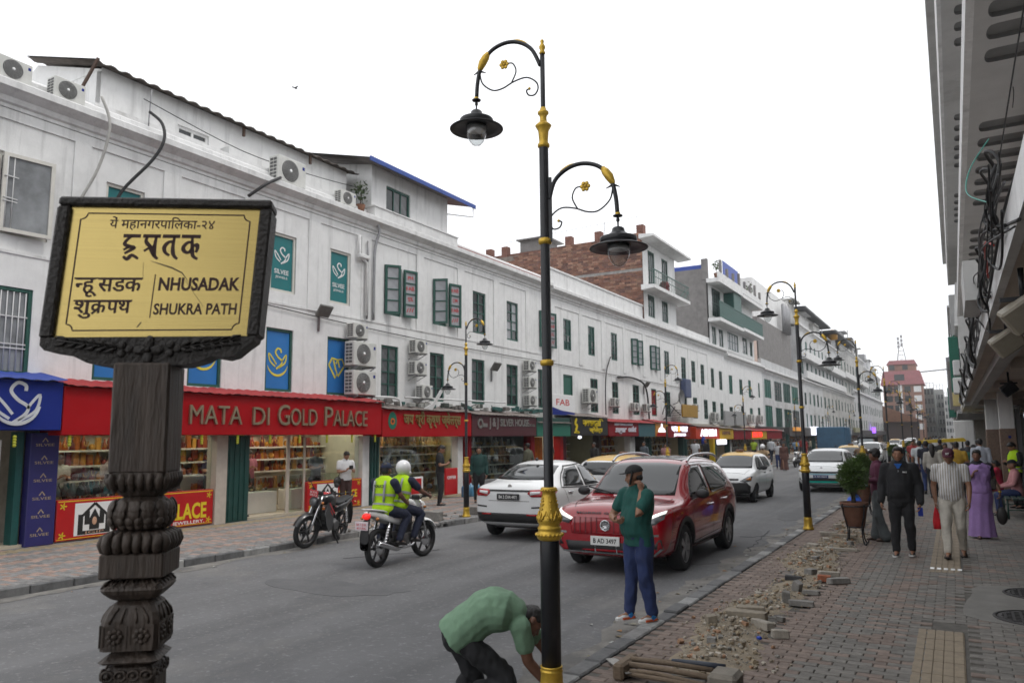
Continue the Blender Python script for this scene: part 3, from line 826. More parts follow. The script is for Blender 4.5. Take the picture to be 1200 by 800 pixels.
b = MB(); b.box(-14.74, -14.7, 17.2, 23.1, 10.27, 10.41); b.build('blue_fascia', mat('blue_fascia_paint', (.015, .06, .3), .5, var=.15), t, True)
b = MB(); b.tube([(-14.76, 23.0, 10.3), (-14.76, 23.0, 9.95), (-15.25, 22.05, 9.9)], .022, 6); b.build('gutter_bracket', WHITE2, t, True)
b = MB(); b.box(-15.45, -14.98, 17.75, 22.3, 8.72, 9.02); b.box(-15.46, -14.95, 17.7, 22.35, 9.022, 9.06); b.build('ledge', WHITE2, t, True)
bB = thing('white_building', 'white two storey facade with green shutters and high parapet below the brick storeys', 'building', (FX, 30, 0))
UB = [(31.3, 32.13, 0), (34.05, 34.85, 0), (36.95, 37.8, 0), (39.8, 40.7, 1), (42.85, 43.6, 1), (45.45, 46.4, 0), (48.85, 49.85, 0), (51.1, 52.0, 0), (53.3, 54.2, 0), (55.95, 56.8, 0), (58.2, 59.1, 0)]
LB = [(31.2, 32.2, 2), (34.2, 35.1, 0), (36.95, 37.8, 0), (39.9, 40.9, 0), (42.9, 43.8, 3), (45.5, 46.4, 0), (48.8, 49.8, 0), (51.2, 52.2, 0), (53.8, 54.8, 0), (56, 57, 0), (58.2, 59.1, 0)]
def zt(y): return 7.33 - max(0, y - 40) * .028
b = MB(); wall(b, FX, 29.75, 60, 2.5, 8.25, [(a, c, zt(a) - 1.45, zt(a)) for a, c, k in UB] + [(a, c, 3.1, 4.75 - max(0, a - 40) * .02) for a, c, k in LB])
b.box(FX - 9, FX - .2, 29.75, 60, 2.5, 8.7); b.box(FX - .2, FX - .165, 29.75, 60, 2.51, 8.25)
b.build('wall', WHITE, bB, True)
cornice(bB, 29.75, 60, 8.12)
panels(bB, [(29.8, 30.4), (32.95, 33.35), (35.65, 36.1), (38.6, 39.0), (41.6, 42.1), (44.6, 45.0), (47.5, 47.9), (50.3, 50.6), (52.5, 52.8), (55, 55.3)], 5.3, 7.75)
b = MB(); b.box(FX - .3, FX - .02, 29.8, 41.9, 8.6, 9.42); b.box(FX - .34, FX + .03, 29.78, 41.95, 9.422, 9.5); b.box(FX - .3, FX - .02, 47.8, 56, 8.6, 9.1); b.build('parapet', WHITE, bB, True)
for a, c, k in UB:
 if k:
  window(bB, FX - .13, a, zt(a) - 1.45, c - a, 1.45, 2, 4, DARKG, False)
  leaf(bB, FX + .02, a + .02, zt(a) - 1.44, .45, 1.42, -30); leaf(bB, FX + .04, c + .02, zt(a) - 1.44, .5, 1.42, -14)
 else: window(bB, FX - .08, a, zt(a) - 1.45, c - a, 1.45, 2, 4, DARKG, a < 36, mix=[DARKG, GSH])
for a, c, k in LB:
 h = 1.65 - max(0, a - 40) * .02
 window(bB, FX - .08, a, 3.1, c - a, h, 1 if k > 1 else 2, 1 if k > 1 else 4, {2: mat('green_board', (.012, .1, .07), .5, var=.15), 3: REDD}.get(k, DARKG), k < 2 and a < 36, mix=None)
BRICK = attr_mat('brick_wall', .92, .5, 50, .35, 5)
bR = thing('brick_building', 'unplastered red brick upper storeys with white balcony front and green shutters', 'building', (FX, 42, 8.7))
b = MB(); wall(b, FX + .05, 42, 48.0, 8.7, 13.5, [(42.7, 43.9, 8.95, 10.28), (45.2, 46.4, 8.95, 10.28), (42.9, 44.1, 10.75, 13.0), (45.4, 46.6, 10.75, 13.0)])
b.box(FX - 10.5, FX - .2, 42.1, 48, 8.7, 13.4); b.build('front_wall', WHITE, bR, True)
for y in (42.7, 45.2): window(bR, FX - .05, y, 8.95, 1.2, 1.33, 3, 2, DARKG, False)
for y in (42.9, 45.4): window(bR, FX - .05, y, 10.75, 1.2, 2.25, 3, 2, DARKG, False)
b = MB(); b.prism([(FX + .05, 10.35), (-14.35, 10.42), (-14.35, 10.62), (FX + .05, 10.66)], 41.6, 48.6, 'y'); b.build('balcony_slab', WHITE2, bR, True)
b = MB(); b.prism([(FX + .05, 13.35), (-14.25, 13.42), (-14.25, 13.55), (FX + .05, 13.62)], 41.4, 48.8, 'y'); b.build('roof_slab', WHITE2, bR, True)
b = MB()
for k in range(24): b.box(-14.43, -14.41, 41.7 + k * .295, 41.72 + k * .295, 10.66, 11.5)
b.box(-14.45, -14.39, 41.65, 48.55, 11.5, 11.55); b.box(-14.44, -14.4, 41.65, 48.55, 11.1, 11.13)
b.bar((-14.42, 46.8, 10.7), (-14.42, 48.3, 11.5), .04); b.bar((-14.42, 47.6, 10.7), (-14.42, 48.5, 11.3), .04); b.build('railing', GREEN, bR, True)
tag(MB().sphere((0, 0, .3), (.3, .4, .32), 9, 6).box(-.2, .2, -.3, .3, 0, .15).build('cloth_bundle', mat('maroon_cloth', (.12, .03, .03), .9, var=.3), loc=(-14.6, 44.2, 10.66)), 'dark maroon cloth bundle on the brick building balcony', 'bundle')
b = MB(); rgb = random.Random(9)
b.tone = (.2, .17, .15); b.box(-26.3, FX + .03, 42.02, 42.1, 8.7, 13.55)
z = 8.75; row = 0
while z < 14.0:
 x = -26.2 + (.24 if row % 2 else 0)
 while x < FX - .05:
  top = 13.4 + .55 * ((x + 26) / 11) * .9 - (.0 if x > -24 else .25)
  if z < top and not (11.55 < z < 11.72):
   q = rgb.uniform(.7, 1.3); b.tone = tuple(v * q for v in rgb.choice([(.18, .085, .06), (.22, .11, .075), (.15, .08, .065), (.26, .15, .105)]))
   b.box(x, min(x + .325, FX + .02), 42.0 - rgb.uniform(0, .012), 42.06, z, z + .105)
  x += .345
 z += .125; row += 1
b.tone = (.25, .24, .23); b.box(-26.3, FX + .04, 41.985, 42.05, 11.56, 11.72)
tag(b.build('bricks', BRICK, bR, True, tones=True), kind='stuff')
b = MB()
for x in (-26, -24.8, -20.2, -18.2, -15.5): b.tone = (.17, .08, .06); b.box(x, x + .42, 42.05, 42.5, 13.4, 14.25 + (x + 26) * .01)
b.tone = (.17, .08, .06); b.box(-26.2, FX, 42.2, 42.42, 13.4, 13.75); b.build('parapet', BRICK, bR, True, tones=True)
b = MB(); b.box(-23.7, -22.0, 42.6, 44.6, 13.4, 14.6); b.box(-23.85, -21.6, 42.3, 44.8, 14.6, 14.68); b.build('roof_hut', CONC, bR, True)
b = MB(); b.tube([(-17.7, 42.5, 13.8), (-17.7, 42.5, 15.0)], .02, 5); b.tube([(-26, 42.2, 14.5), (-15.4, 42.2, 14.9)], .012, 4); b.build('aerial_wire', GREY, bR, True)
bC = thing('concrete_building', 'grey concrete sided block with a green railed balcony and a blue roof hoarding', 'building', (FX, 56, 0))
b = MB(); b.box(FX - 9, FX - .1, 56, 70.5, 8.6, 13.5); b.box(FX - 8.6, FX - .3, 56.1, 56.5, 13.5, 14.4); b.build('concrete_wall', CONC, bC, True)
b = MB(); wall(b, FX + .02, 56, 70.6, 8.6, 13.5, [(56.6, 57.8, 8.75, 10.1), (58.6, 59.9, 8.75, 10.1), (61.2, 64.8, 8.8, 10.2), (66.2, 68, 8.9, 10.3), (69, 70, 8.9, 10.2), (57, 59.6, 10.9, 13.1), (64.2, 66.6, 10.9, 13)]); b.build('front_wall', WHITE, bC, True)
for y, z, w, h, c in ((56.6, 8.75, 1.2, 1.35, 2), (58.6, 8.75, 1.3, 1.35, 2), (61.2, 8.8, 3.6, 1.4, 4), (66.2, 8.9, 1.8, 1.4, 2), (69, 8.9, 1.0, 1.3, 2), (57, 10.9, 2.6, 2.2, 4), (64.2, 10.9, 2.4, 2.1, 3)): window(bC, FX - .08, y, z, w, h, c, 2, DARKG if z > 10 or w < 3 else CURT, False)
b = MB(); b.box(FX + .03, -14.25, 55.7, 63.0, 10.3, 10.55); b.box(FX + .03, -14.25, 63.1, 70.6, 10.42, 10.66); b.build('balcony_slab', WHITE2, bC, True)
b = MB(); b.box(FX + .03, -14.2, 55.6, 63, 13.2, 13.5); b.box(-14.35, -14.2, 55.6, 70.8, 13.502, 13.95); b.box(FX + .03, -14.2, 63.1, 70.8, 13.15, 13.45); b.build('roof_slab', WHITE2, bC, True)
b = MB()
for k in range(48): b.box(-14.32, -14.29, 55.8 + k * .31, 55.84 + k * .31, 10.6, 11.75)
b.box(-14.34, -14.28, 55.75, 70.5, 11.75, 11.82); b.box(-14.31, -14.3, 55.8, 70.5, 10.62, 11.72); b.build('railing', mat('green_railing', (.01, .075, .06), .5, var=.2), bC, True)
b = MB(); b.box(FX + .03, -14.4, 60.5, 60.6, 10.6, 13.15); b.box(-14.42, -14.38, 60.6, 63, 10.66, 13.2); b.build('green_screen', MATS['green_railing'], bC, True)
b = MB()
for q in [(-14.3, -14.15, 56 + k * 1.9, 56.35 + k * 1.9, 13.952, 14.55 if k % 3 else 14.9) for k in range(8)] + [(-24, -23.7, 55.95, 56.2, 13.5, 14.9), (-19.3, -18.9, 55.95, 56.25, 13.5, 15.0), (-15.6, -15.15, 55.95, 56.25, 13.5, 15.1)]: MB().box(*q).build('roof_post', CONC, bC, True)
b = MB(); b.box(-24, -15.4, 56.3, 56.36, 14.4, 14.75); b.box(-14.9, -14.85, 59.5, 64.4, 14.2, 15.6); b.build('blue_hoarding', mat('blue_hoarding_sheet', (.02, .06, .33), .5, var=.12), bC, True)
def leaf_clump(name, c, r, n, s, m, parent=None, seed=1, world=True, wire=None):
 rg = random.Random(seed); b = MB()
 for k in range(n):
  d = Vector((rg.gauss(0, 1), rg.gauss(0, 1), rg.gauss(0, 1))).normalized() * (rg.random() ** .45)
  q = 1 + .3 * noise.noise(d * 2.2 + Vector((seed, 0, 0)))
  p = Vector((c[0] + d.x * r[0] * q, c[1] + d.y * r[1] * q, c[2] + d.z * r[2] * q))
  u = Vector((rg.gauss(0, 1), rg.gauss(0, 1), rg.gauss(0, .8))).normalized(); v = u.cross(Vector((rg.gauss(0, 1), rg.gauss(0, 1), rg.gauss(0, 1)))).normalized()
  l = s * rg.uniform(.6, 1.3)
  b.add([p, p + u * l * .5 + v * l * .22, p + u * l, p + u * l * .5 - v * l * .22], [(0, 1, 2, 3)], False)
 return b.build(name, m, parent, world)
LEAF = mat('leaf_green', (.045, .075, .02), .6, var=.45, scale=7)
LEAFD = mat('leaf_dark', (.028, .05, .014), .6, var=.5, scale=5)
def pot_plant(x, y, z, s, lab, m=LEAF, grp=None, seed=1):
 t = thing('roof_plant', lab, 'plant', (x, y, z), group=grp)
 b = MB(); b.lathe([(.1 * s, 0), (.15 * s, .25 * s), (.14 * s, .25 * s), (0, .22 * s)], (x, y, z), 9); b.build('pot', mat('clay_pot', (.2, .09, .05), .8, var=.2), t, True)
 b = MB(); b.tube([(x, y, z + .2 * s), (x + .03, y, z + .6 * s)], .02 * s, 5); b.build('stem', mat('bark', (.08, .06, .045), .9, var=.2), t, True)
 leaf_clump('foliage', (x, y, z + .65 * s), (.3 * s, .3 * s, .42 * s), 90, .16 * s, m, t, seed)
pot_plant(-15.3, 17.45, 8.78, 1.0, 'spindly light green plant between the two rooftop rooms', seed=4)
pot_plant(-14.9, 57.5, 13.9, 1.3, 'green pot plant at the near end of the concrete roof', seed=6)
pot_plant(-14.9, 68.5, 13.9, 1.4, 'green pot plant at the far end of the concrete roof', seed=7)
pot_plant(-15.6, 6.4, 8.75, 1.3, 'dark leafy plant above the nearest rooftop air conditioner', LEAFD, seed=8)
FGS = mat('far_green_shutter', (.02, .12, .095), .5, var=.3, scale=2)
FARW = mat('weathered_far_wall', (.55, .555, .56), .85, var=.16, scale=.8, streak=.8, col2=(.4, .395, .38), c2t=.56)
OLDW = mat('stained_far_wall', (.46, .455, .44), .85, var=.2, scale=.6, streak=.8, col2=(.3, .29, .27), c2t=.54)
def row_building(name, lab, y0, y1, z1, rows, par_h=.5, m=WHITE, corn=True, side=CONC, x=FX, pitch=2.6, ww=1.3, gm=GREEN, deep=9, cats='building', bal=None, gap=()):
 t = thing(name, lab, cats, (x, y0, 0))
 hs = []
 n = max(1, int((y1 - y0 - .8) / pitch)); st = (y1 - y0) / n
 for (za, zb, kind) in rows:
  for k in range(n):
   if (k, za) in gap: continue
   w_ = min(ww * kind * random.uniform(.65, 1.35), st * .85); a = y0 + st * (k + .5) - w_ / 2 + random.uniform(-.1, .1) * (st - w_)
   hs.append((a, a + w_, za + random.uniform(-.1, .1), zb + random.uniform(-.12, .12)))
 b = MB(); wall(b, x, y0, y1, 2.3, z1, hs, .14); b.box(x - deep, x - .16, y0 + .02, y1 - .02, 2.3, z1); b.build('wall', m, t, True)
 for a, c, e, f in hs: window(t, x - .08, a, e, c - a, f - e, 3 if c - a > 1.5 else 2, 3, random.choice((DARKG, FGS, FGS, GSH)), False, m=gm)
 if corn: cornice(t, y0, y1, z1 - .15, x=x)
 b = MB(); b.box(x - .3, x - .02, y0, y1, z1 + .3, z1 + .3 + par_h); b.build('parapet', m, t, True)
 if bal:
  for zb in bal:
   b = MB(); b.box(x, x + .8, y0, y1, zb, zb + .15); b.box(x + .72, x + .8, y0, y1, zb + .152, zb + .9); b.build('balcony', WHITE2, t, True)
 return t
row_building('white_building', 'low white facade with narrow green windows under the concrete block', 60, 73.5, 8.0, [(5.3, 6.6, .65), (3.0, 4.3, .65)], .3, pitch=2.6)
t = row_building('white_building', 'white facade with wide green grid windows beside the second lamp post', 73.5, 93, 7.9, [(5.4, 7.3, 1.9), (2.7, 4.7, 1.9)], .9, pitch=4.6, ww=1.9, m=FARW)
t = thing('grey_building', 'grey rendered back block with a pale tower rising above the white parapets', 'building', (FX - 3, 75, 8))
b = MB(); b.box(-27, FX - .6, 75.5, 93, 8, 13.4); b.build('grey_wall', CONC, t, True)
b = MB(); b.box(-19, FX - .7, 70.6, 75.3, 8, 12.6); b.build('pink_wall', mat('faded_pink_render', (.55, .42, .36), .85, var=.1, scale=2), t, True)
b = MB(); b.box(-23, FX - 1, 76, 95, 13.4, 17.4); b.box(-22, FX - 2, 95, 99, 13.4, 16.6); b.build('pale_tower', WHITE, t, True)
b = MB()
for k in range(4): b.lathe([(.24, 0), (.24, 3.2 - .3 * (k % 2)), (0, 3.3)], (-15.5, 88 + k * .9, 13.2), 8)
b.build('vent_pipe', GREY, t, True)
row_building('white_building', 'white block with green shutters and dark roof edge behind the second lamp post', 93, 112, 8.2, [(5.6, 7.1, .8), (2.9, 4.5, .9)], .2, pitch=3.0, m=FARW)
t = row_building('white_building', 'four storey white block with two balcony rows farther down the street', 97, 136, 15, [(9.3, 10.9, 1), (12.0, 13.6, 1)], .4, pitch=3.4, bal=[11.1, 8.7], x=FX - .35, m=FARW)
t = thing('rooftop_shed', 'long dark edged flat roof shed on the far white block', 'rooftop room', (FX - 2, 100, 15))
b = MB(); b.box(-22, FX - 1, 101, 120, 15.5, 17.6); b.build('wall', WHITE, t, True)
b = MB(); b.box(-23, FX + .3, 99.5, 122, 17.6, 17.85); b.build('roof', mat('dark_roof_sheet', (.05, .05, .055), .6, var=.2), t, True)
t = thing('rooftop_shed', 'dark roofed terrace with an orange tank at the end of the white blocks', 'rooftop room', (FX - 2, 124, 15))
b = MB(); b.box(-22, FX - 1, 124, 142, 15, 17.2); b.build('wall', mat('grey_render', (.42, .42, .42), .85, var=.12, scale=1), t, True)
b = MB(); b.box(-23, FX + 1, 122.5, 148, 17.2, 17.5); b.build('roof', MATS['dark_roof_sheet'], t, True)
b = MB(); b.lathe([(.7, 0), (.75, .9), (.5, 1.5), (0, 1.6)], (FX, 126, 16.4), 10); b.build('tank', mat('orange_tank', (.5, .25, .03), .5, var=.1), t, True)
row_building('white_building', 'white facade with green windows past the third lamp post', 112, 150, 8.3, [(5.6, 7.2, .9), (2.9, 4.6, .9)], .2, pitch=3.6, m=OLDW)
row_building('white_building', 'tall pale block with balconies at the far bend of the street', 136, 175, 16.5, [(9.3, 11, 1), (12.6, 14.4, 1)], .5, pitch=4.0, bal=[11.4], x=FX - .3, m=OLDW)
row_building('white_building', 'last pale block before the pink building, half hidden by lamps', 150, 215, 9.5, [(6, 7.8, 1), (2.9, 4.6, 1)], .4, pitch=4.4, m=FARW)
row_building('grey_building', 'grey far block rising behind the last white facade', 175, 216, 15.5, [(10.5, 12.4, 1), (13, 14.6, 1)], .5, m=mat('grey_render', (.42, .42, .42), .85, var=.12, scale=1), pitch=4.4, x=FX - .3)
b = MB()
for y, z in ((158, 18.5), (178, 17.6)):
 b.box(FX - 3, FX - .5, y, y + 6, 16.2, z); b.box(FX - 3.2, FX - .3, y + 1, y + 4, z + .002, z + 1.4)
b.thing('rooftop_tanks', GREY, 'grey rooftop stair heads on the far blocks', 'rooftop room')
t = thing('pink_building', 'pink roofed brick tower block closing the end of the street', 'building', (-12.5, 250, 0))
PB = mat('orange_brick_front', (.3, .17, .13), .85, var=.15, scale=2); PR = mat('pink_roof_tiles', (.36, .14, .15), .7, var=.12, scale=1)
b = MB(); b.box(-17.2, -6.9, 250, 262, 0, 16.6); b.build('wall', PB, t, True)
b = MB(); b.prism([(-17.8, 16.2), (-6.4, 16.2), (-7.4, 20.2), (-16.9, 20.2)], 249.2, 262, 'y'); b.build('mansard_roof', PR, t, True)
b = MB(); b.box(-15.6, -8.4, 251, 260, 20.2, 22.4); b.build('penthouse', PB, t, True)
b = MB(); b.prism([(-16, 22.2), (-8, 22.2), (-8.6, 23.4), (-15.2, 23.4)], 250.4, 261, 'y'); b.build('penthouse_roof', PR, t, True)
for q in ((-14, -11.4, 249.1, 249.9, 17.4, 19.2), (-15.2, -13.8, 249.9, 250.2, 20.6, 22), (-11.8, -10.4, 250.9, 251.2, 20.6, 22)): MB().box(*q).build('dormer_window', DARKG, t, True)
for fl in range(5):
 z = 3.2 + fl * 2.7
 for k, (x, w, mm) in enumerate(((-16.8, 2, DARKG), (-14.3, 1.9, DARKG), (-11.6, 1.6, DARKG), (-9.2, 1.9, WHT))):
  b = MB(); b.box(x, x + w, 249.85, 250.05, z, z + 1.7); b.build('window', mm, t, True)
b = MB(); b.box(-13.2, -12.2, 249.8, 250.1, 1, 16.4); b.build('white_pilaster', WHITE, t, True)
b = MB()
for s in (-1, 1):
 for q in (-1, 1): b.bar((-12 + s * 1.2, 255 + q * 1.2, 23.2), (-12 + s * .35, 255 + q * .35, 29), .16)
for k in range(4): b.box(-12.6, -11.4, 254.6, 255.4, 24 + k * 1.3, 24.1 + k * 1.3)
for k in range(6): b.box(-12.9 + .9 * (k % 2), -12.3 + .9 * (k % 2), 254.4, 254.8, 27.4 + .6 * k, 28.3 + .6 * k)
b.thing('telecom_mast', GREY, 'lattice phone mast with panel antennas on the pink building', 'mast')
t = thing('tiled_house', 'low house with a sloping orange tiled roof in front of the pink building', 'building', (-15, 215, 0))
b = MB(); b.box(-15.5, -7.6, 216, 226, 0, 5.2); b.build('wall', mat('dark_brick_far', (.16, .12, .11), .9, var=.25), t, True)
b = MB(); b.prism([(-16.5, 9.2), (-15.2, 9.1), (-6.8, 5.4), (-6.8, 5.0), (-16.5, 5.0)], 214, 227, 'y'); b.build('roof', mat('orange_roof_tiles', (.26, .13, .08), .85, var=.25, scale=1), t, True)
for k, (x0, x1, y, z, c, lb) in enumerate(((-7.2, -4.4, 262, 15.5, (.2, .21, .2), 'dull grey green block just right of the pink tower'), (-5.0, -2.2, 300, 17, (.3, .3, .29), 'pale grey far block with rooftop frames right of the pink tower'), (-2.6, .6, 360, 17, (.36, .36, .36), 'faintest grey block at the vanishing end of the street'))):
 t = thing('far_building', lb, 'building', ((x0 + x1) / 2, y, 0))
 b = MB(); b.box(x0, x1, y, y + 40, 0, z); b.build('wall', mat('far_render_%d' % k, c, .9, var=.2, scale=.6), t, True)
 for fl in range(5):
  for q in range(3):
   b = MB(); xx = x0 + (x1 - x0) * (q + .2) / 3; b.box(xx, xx + (x1 - x0) * .2, y - .1, y + .1, 2.5 + fl * 2.8, 4 + fl * 2.8); b.build('window', DARKG, t, True)
 b = MB()
 for q in range(4): b.bar((x0 + q * (x1 - x0) / 3, y + .5, z), (x0 + q * (x1 - x0) / 3, y + .5, z + 1.8), .12)
 b.bar((x0, y + .5, z + 1.7), (x1, y + .5, z + 1.7), .1); b.build('roof_frame', GREY, t, True)
rk = random.Random(19)
for k in range(14):
 y = 94 + k * 8.6 + rk.uniform(-2, 2); base = 15.3 if y < 136 else 16.8 if y < 175 else 15.8; h_ = rk.uniform(.8, 3.2)
 b = MB(); w_ = rk.uniform(2, 6); b.box(FX - 5, FX - rk.uniform(.3, 1.5), y, y + w_, base, base + h_); b.box(FX - 5.2, FX - .2, y - .2, y + w_ + .3, base + h_ + .002, base + h_ + .14)
 if k % 2: b.tube([(FX - 1, y + 1, base + h_), (FX - 1, y + 1, base + h_ + 1.8)], .06, 5)
 tag(b.build('stair_head', rk.choice([FARW, OLDW, CONC]), None), 'small stair head room on the far white roofs', 'rooftop room', 'stair heads on the far left roofs', 'thing')
# ---------------------------------------------------------------- ground floor shops and their signs on the left
LAMPW = mat('shop_lamp_white', (1, .88, .68), .5, var=0, emit=14.0)
LAMPC = mat('shop_lamp_cool', (.95, .97, 1), .5, var=0, emit=6.0)
IVORY = mat('ivory_interior', (.6, .56, .46), .7, var=.06)
FLOORT = mat('shop_floor_tile', (.5, .44, .34), .35, var=.1)
SHELF = mat('white_shelf', (.7, .68, .62), .5, var=.05)
GOODS = attr_mat('shop_goods', .45, .1, 80, .25, 30)
ROLLG = GSH
CREAMP = mat('cream_pillar', (.5, .44, .38), .7, var=.1, streak=.2)
SCREEN = mat('lit_white_sign', (.85, .87, 1.0), .5, var=0, emit=1.3)
LEDR = mat('lit_red_sign', (1.0, .03, .02), .5, var=0, emit=1.6)
rs = random.Random(77)
PAL_RED = [(.22, .02, .015), (.3, .05, .01), (.45, .16, .01), (.5, .24, .03), (.12, .01, .01), (.36, .09, .01)]
PAL_GOLD = [(.45, .33, .14), (.55, .45, .25), (.35, .25, .1), (.5, .5, .46), (.14, .1, .06), (.06, .05, .045)]
PAL_SILV = [(.35, .36, .35), (.5, .5, .5), (.12, .12, .12), (.2, .2, .2), (.3, .2, .18)]
def goods_rows(b, x, y0, y1, zs, pal, size=.17, dens=1.0):
 for z in zs:
  y = y0 + .05
  while y < y1 - .05:
   w = size * rs.uniform(.6, 1.1)
   if rs.random() < dens:
    c = rs.choice(pal); h = size * rs.uniform(1.1, 2.2)
    b.tone = c
    q = rs.random()
    if q < .45:
     b.lathe([(w * .5, 0), (w * .42, h * .45), (w * .14, h * .75), (w * .16, h)], (x + rs.uniform(0, .1), y + w / 2, z), 7)
     b.tone = rs.choice([(.55, .33, .05), (.5, .26, .04), (.4, .2, .03)])
     b.tube([(x + .07 + w * .3, y + w * .5 + w * .33 * math.cos(a), z + h * .5 + h * .28 * math.sin(a)) for a in (PI, 3.9, 4.7, 5.5, 2 * PI)], .012, 5)
    elif q < .8: b.bbox(x, x + .09, y, y + w * .8, z, z + h, .01)
    else: b.sphere((x + .06, y + w / 2, z + w * .45), w * .45, 7, 5)
   y += w * 1.08
def shopfront(lab, y0, y1, zt, pal, inter=IVORY, depth=2.6, front='glass', lamp=LAMPW, pier=(GSH, GSH), zs=(1.0, 1.35, 1.7), name='shopfront', pw=.3, xf=-15.05, dens=1., goods=True):
 t = thing(name, lab, 'shop', (xf, y0, 0))
 xb = xf - depth
 b = MB(); b.box(xb - .1, xb, y0, y1, 0, 2.75); b.box(xb, xf - .05, y0 - .02, y0 + .06, 0, 2.74); b.box(xb, xf - .05, y1 - .06, y1 + .02, 0, 2.74); b.box(xb, xf, y0 + .061, y1 - .061, 2.6, 2.73); b.build('interior_wall', inter, t, True)
 b = MB(); b.box(xb, xf + .12, y0 + .02, y1 - .02, -.05, .055); b.build('shop_floor', FLOORT, t, True)
 n = max(1, int((y1 - y0) / 1.6))
 for k in range(n):
  yc = y0 + (y1 - y0) * (k + .5) / n
  b = MB(); b.box(xf - 1.6, xf - .5, yc - .14, yc + .14, 2.56, 2.598); b.build('ceiling_lamp', lamp, t, True)
 if goods:
  for z in zs:
   b = MB(); b.box(xb + .02, xb + .4, y0 + .1, y1 - .1, z - .04, z); b.build('shelf', SHELF, t, True)
  b = MB(); goods_rows(b, xb + .15, y0 + .1, y1 - .1, zs, pal, .19, dens); goods_rows(b, xb + .15, y0 + .1, y1 - .1, (zs[0] - .5, zs[-1] + .38), pal)
  tag(b.build('goods', GOODS, t, True, tones=True), kind='stuff')
 for s, (ya, m) in enumerate(((y0, pier[0]), (y1 - pw, pier[1]))):
  if m is None: continue
  b = MB(); b.box(xf - .1, xf + .22, ya + .005, ya + pw - .005, 0, zt + .02)
  for k in range(3): b.box(xf + .22, xf + .24, ya + .03 + k * pw / 3, ya + .03 + k * pw / 3 + pw / 6, .03, zt)
  b.build('pier', m, t, True)
 return t
def counter(t, y0, y1, x=-15.7, h=.95, m=SHELF):
 b = MB(); b.bbox(x - .5, x, y0, y1, .055, h * .62, .01); b.build('counter', m, t, True)
 b = MB(); b.bbox(x - .5, x, y0, y1, h * .62, h, .01); b.build('counter_glass', SHOPG, t, True)
 b = MB(); goods_rows(b, x - .4, y0 + .05, y1 - .05, (h * .63,), PAL_GOLD, .1); tag(b.build('counter_goods', GOODS, t, True, tones=True), kind='stuff')
def pane(t, y0, y1, z0, z1, x=-15.0, name='display_glass'):
 b = MB(); b.box(x - .012, x, y0, y1, z0, z1); b.build(name, SHOPG, t, True)
def sign(lab, y0, y1, z0, z1, m, x=-14.4, depth=.75, cat='shop sign', awn=None, name='shop_sign'):
 t = thing(name, lab, cat, (x, y0, z0))
 b = MB(); b.bbox(x - depth, x, y0 + .01, y1 - .01, z0, z1, .012); b.build('panel', m, t, True)
 if awn is not None:
  n = max(8, int((y1 - y0) / .09)); V = []
  for k in range(n + 1):
   y = y0 + (y1 - y0) * k / n; dz = .012 * math.sin(k * PI * .7) + .02 * noise.noise(Vector((y * 2, 0, 0)))
   V += [(x + .1, y, z1 + .02 + dz), (FX, y, z1 + .2 + dz), (x + .1, y, z1 + .005 + dz)]
  F = [(3 * k, 3 * k + 3, 3 * k + 4, 3 * k + 1) for k in range(n)] + [(3 * k, 3 * k + 2, 3 * k + 5, 3 * k + 3) for k in range(n)]
  b = MB(); b.add(V, F, True); b.build('awning_sheet', awn, t, True)
 return t
UY, VZ = (0, 1, 0), (0, 0, 1)
AWR = mat('dusty_awning_sheet', (.2, .17, .155), .85, var=.35, scale=5, bump=.4)
AWRED = mat('faded_red_awning', (.3, .02, .022), .7, var=.25, scale=3)
t = sign('blue sign with a silver swan emblem at the far left', 3, 8.25, 2.12, 3.02, BLUE, awn=mat('blue_awning', (.02, .05, .28), .6, var=.15))
b = MB(); b.ribbon([(p[0], p[1]) for p in arc(0, .1, .42, 200, 345, 16)], [.01 + .055 * math.sin(PI * k / 16) for k in range(17)], (-14.4, 7.42, 2.55), UY, VZ, .04)
swan(b, (-14.4, 7.42, 2.52), UY, VZ, 1.0); b.build('swan_emblem', mat('lit_look_silver_emblem', (.75, .77, .8), .3, metal=.4, var=.06), t, True)  # silver brightened so the colour stands in for the sign's lit edges
t = shopfront('dim stair entrance with a dark handrail under the blue sign', 3, 8.0, 2.1, PAL_GOLD, mat('brown_grey_plaster', (.24, .22, .19), .85, var=.2, streak=.4), 3.0, lamp=mat('dim_stair_lamp', (1, .9, .7), .5, var=0, emit=1.0), pier=(GSH, None), goods=False)
b = MB(); b.box(-15.2, -14.97, 7.78, 7.9, 0, 2.1); b.build('teal_jamb', mat('dark_teal_jamb', (.01, .08, .075), .5, var=.2), t, True)
b = MB(); b.tube([(-16.3, 5.2, 1.9), (-16.0, 6.6, 1.0), (-15.9, 7.4, .92)], .07, 8); b.build('handrail', mat('dark_wood', (.03, .022, .018), .5, var=.2), t, True)
b = MB(); b.box(-15.02, -14.99, 7.12, 7.52, .9, 1.95); b.build('notice_board', WHT, t, True)
b = MB(); b.tube([(-14.985, 7.26, 1.55), (-14.985, 7.36, 1.48), (-14.985, 7.3, 1.7), (-14.985, 7.36, 1.8)], .02, 5); b.box(-14.986, -14.98, 7.2, 7.46, 1.28, 1.31); b.build('notice_print', REDL, t, True)
t = sign('navy poster column with repeated gold print beside the stair entrance', 7.95, 8.5, .0, 2.08, NAVY, x=-14.85, depth=.2, cat='poster', name='poster')
b = MB()
for k in range(6):
 z = .18 + k * .33; b.text('SILVEE', (-14.849, 8.22, z), UY, VZ, .05, .34, .003); b.ribbon([(-.05, .08), (0, .15), (.05, .08)], .02, (-14.849, 8.22, z), UY, VZ, .003)
b.build('gold_print', mat('pale_gold_print', (.4, .32, .2), .5, var=.1), t, True)
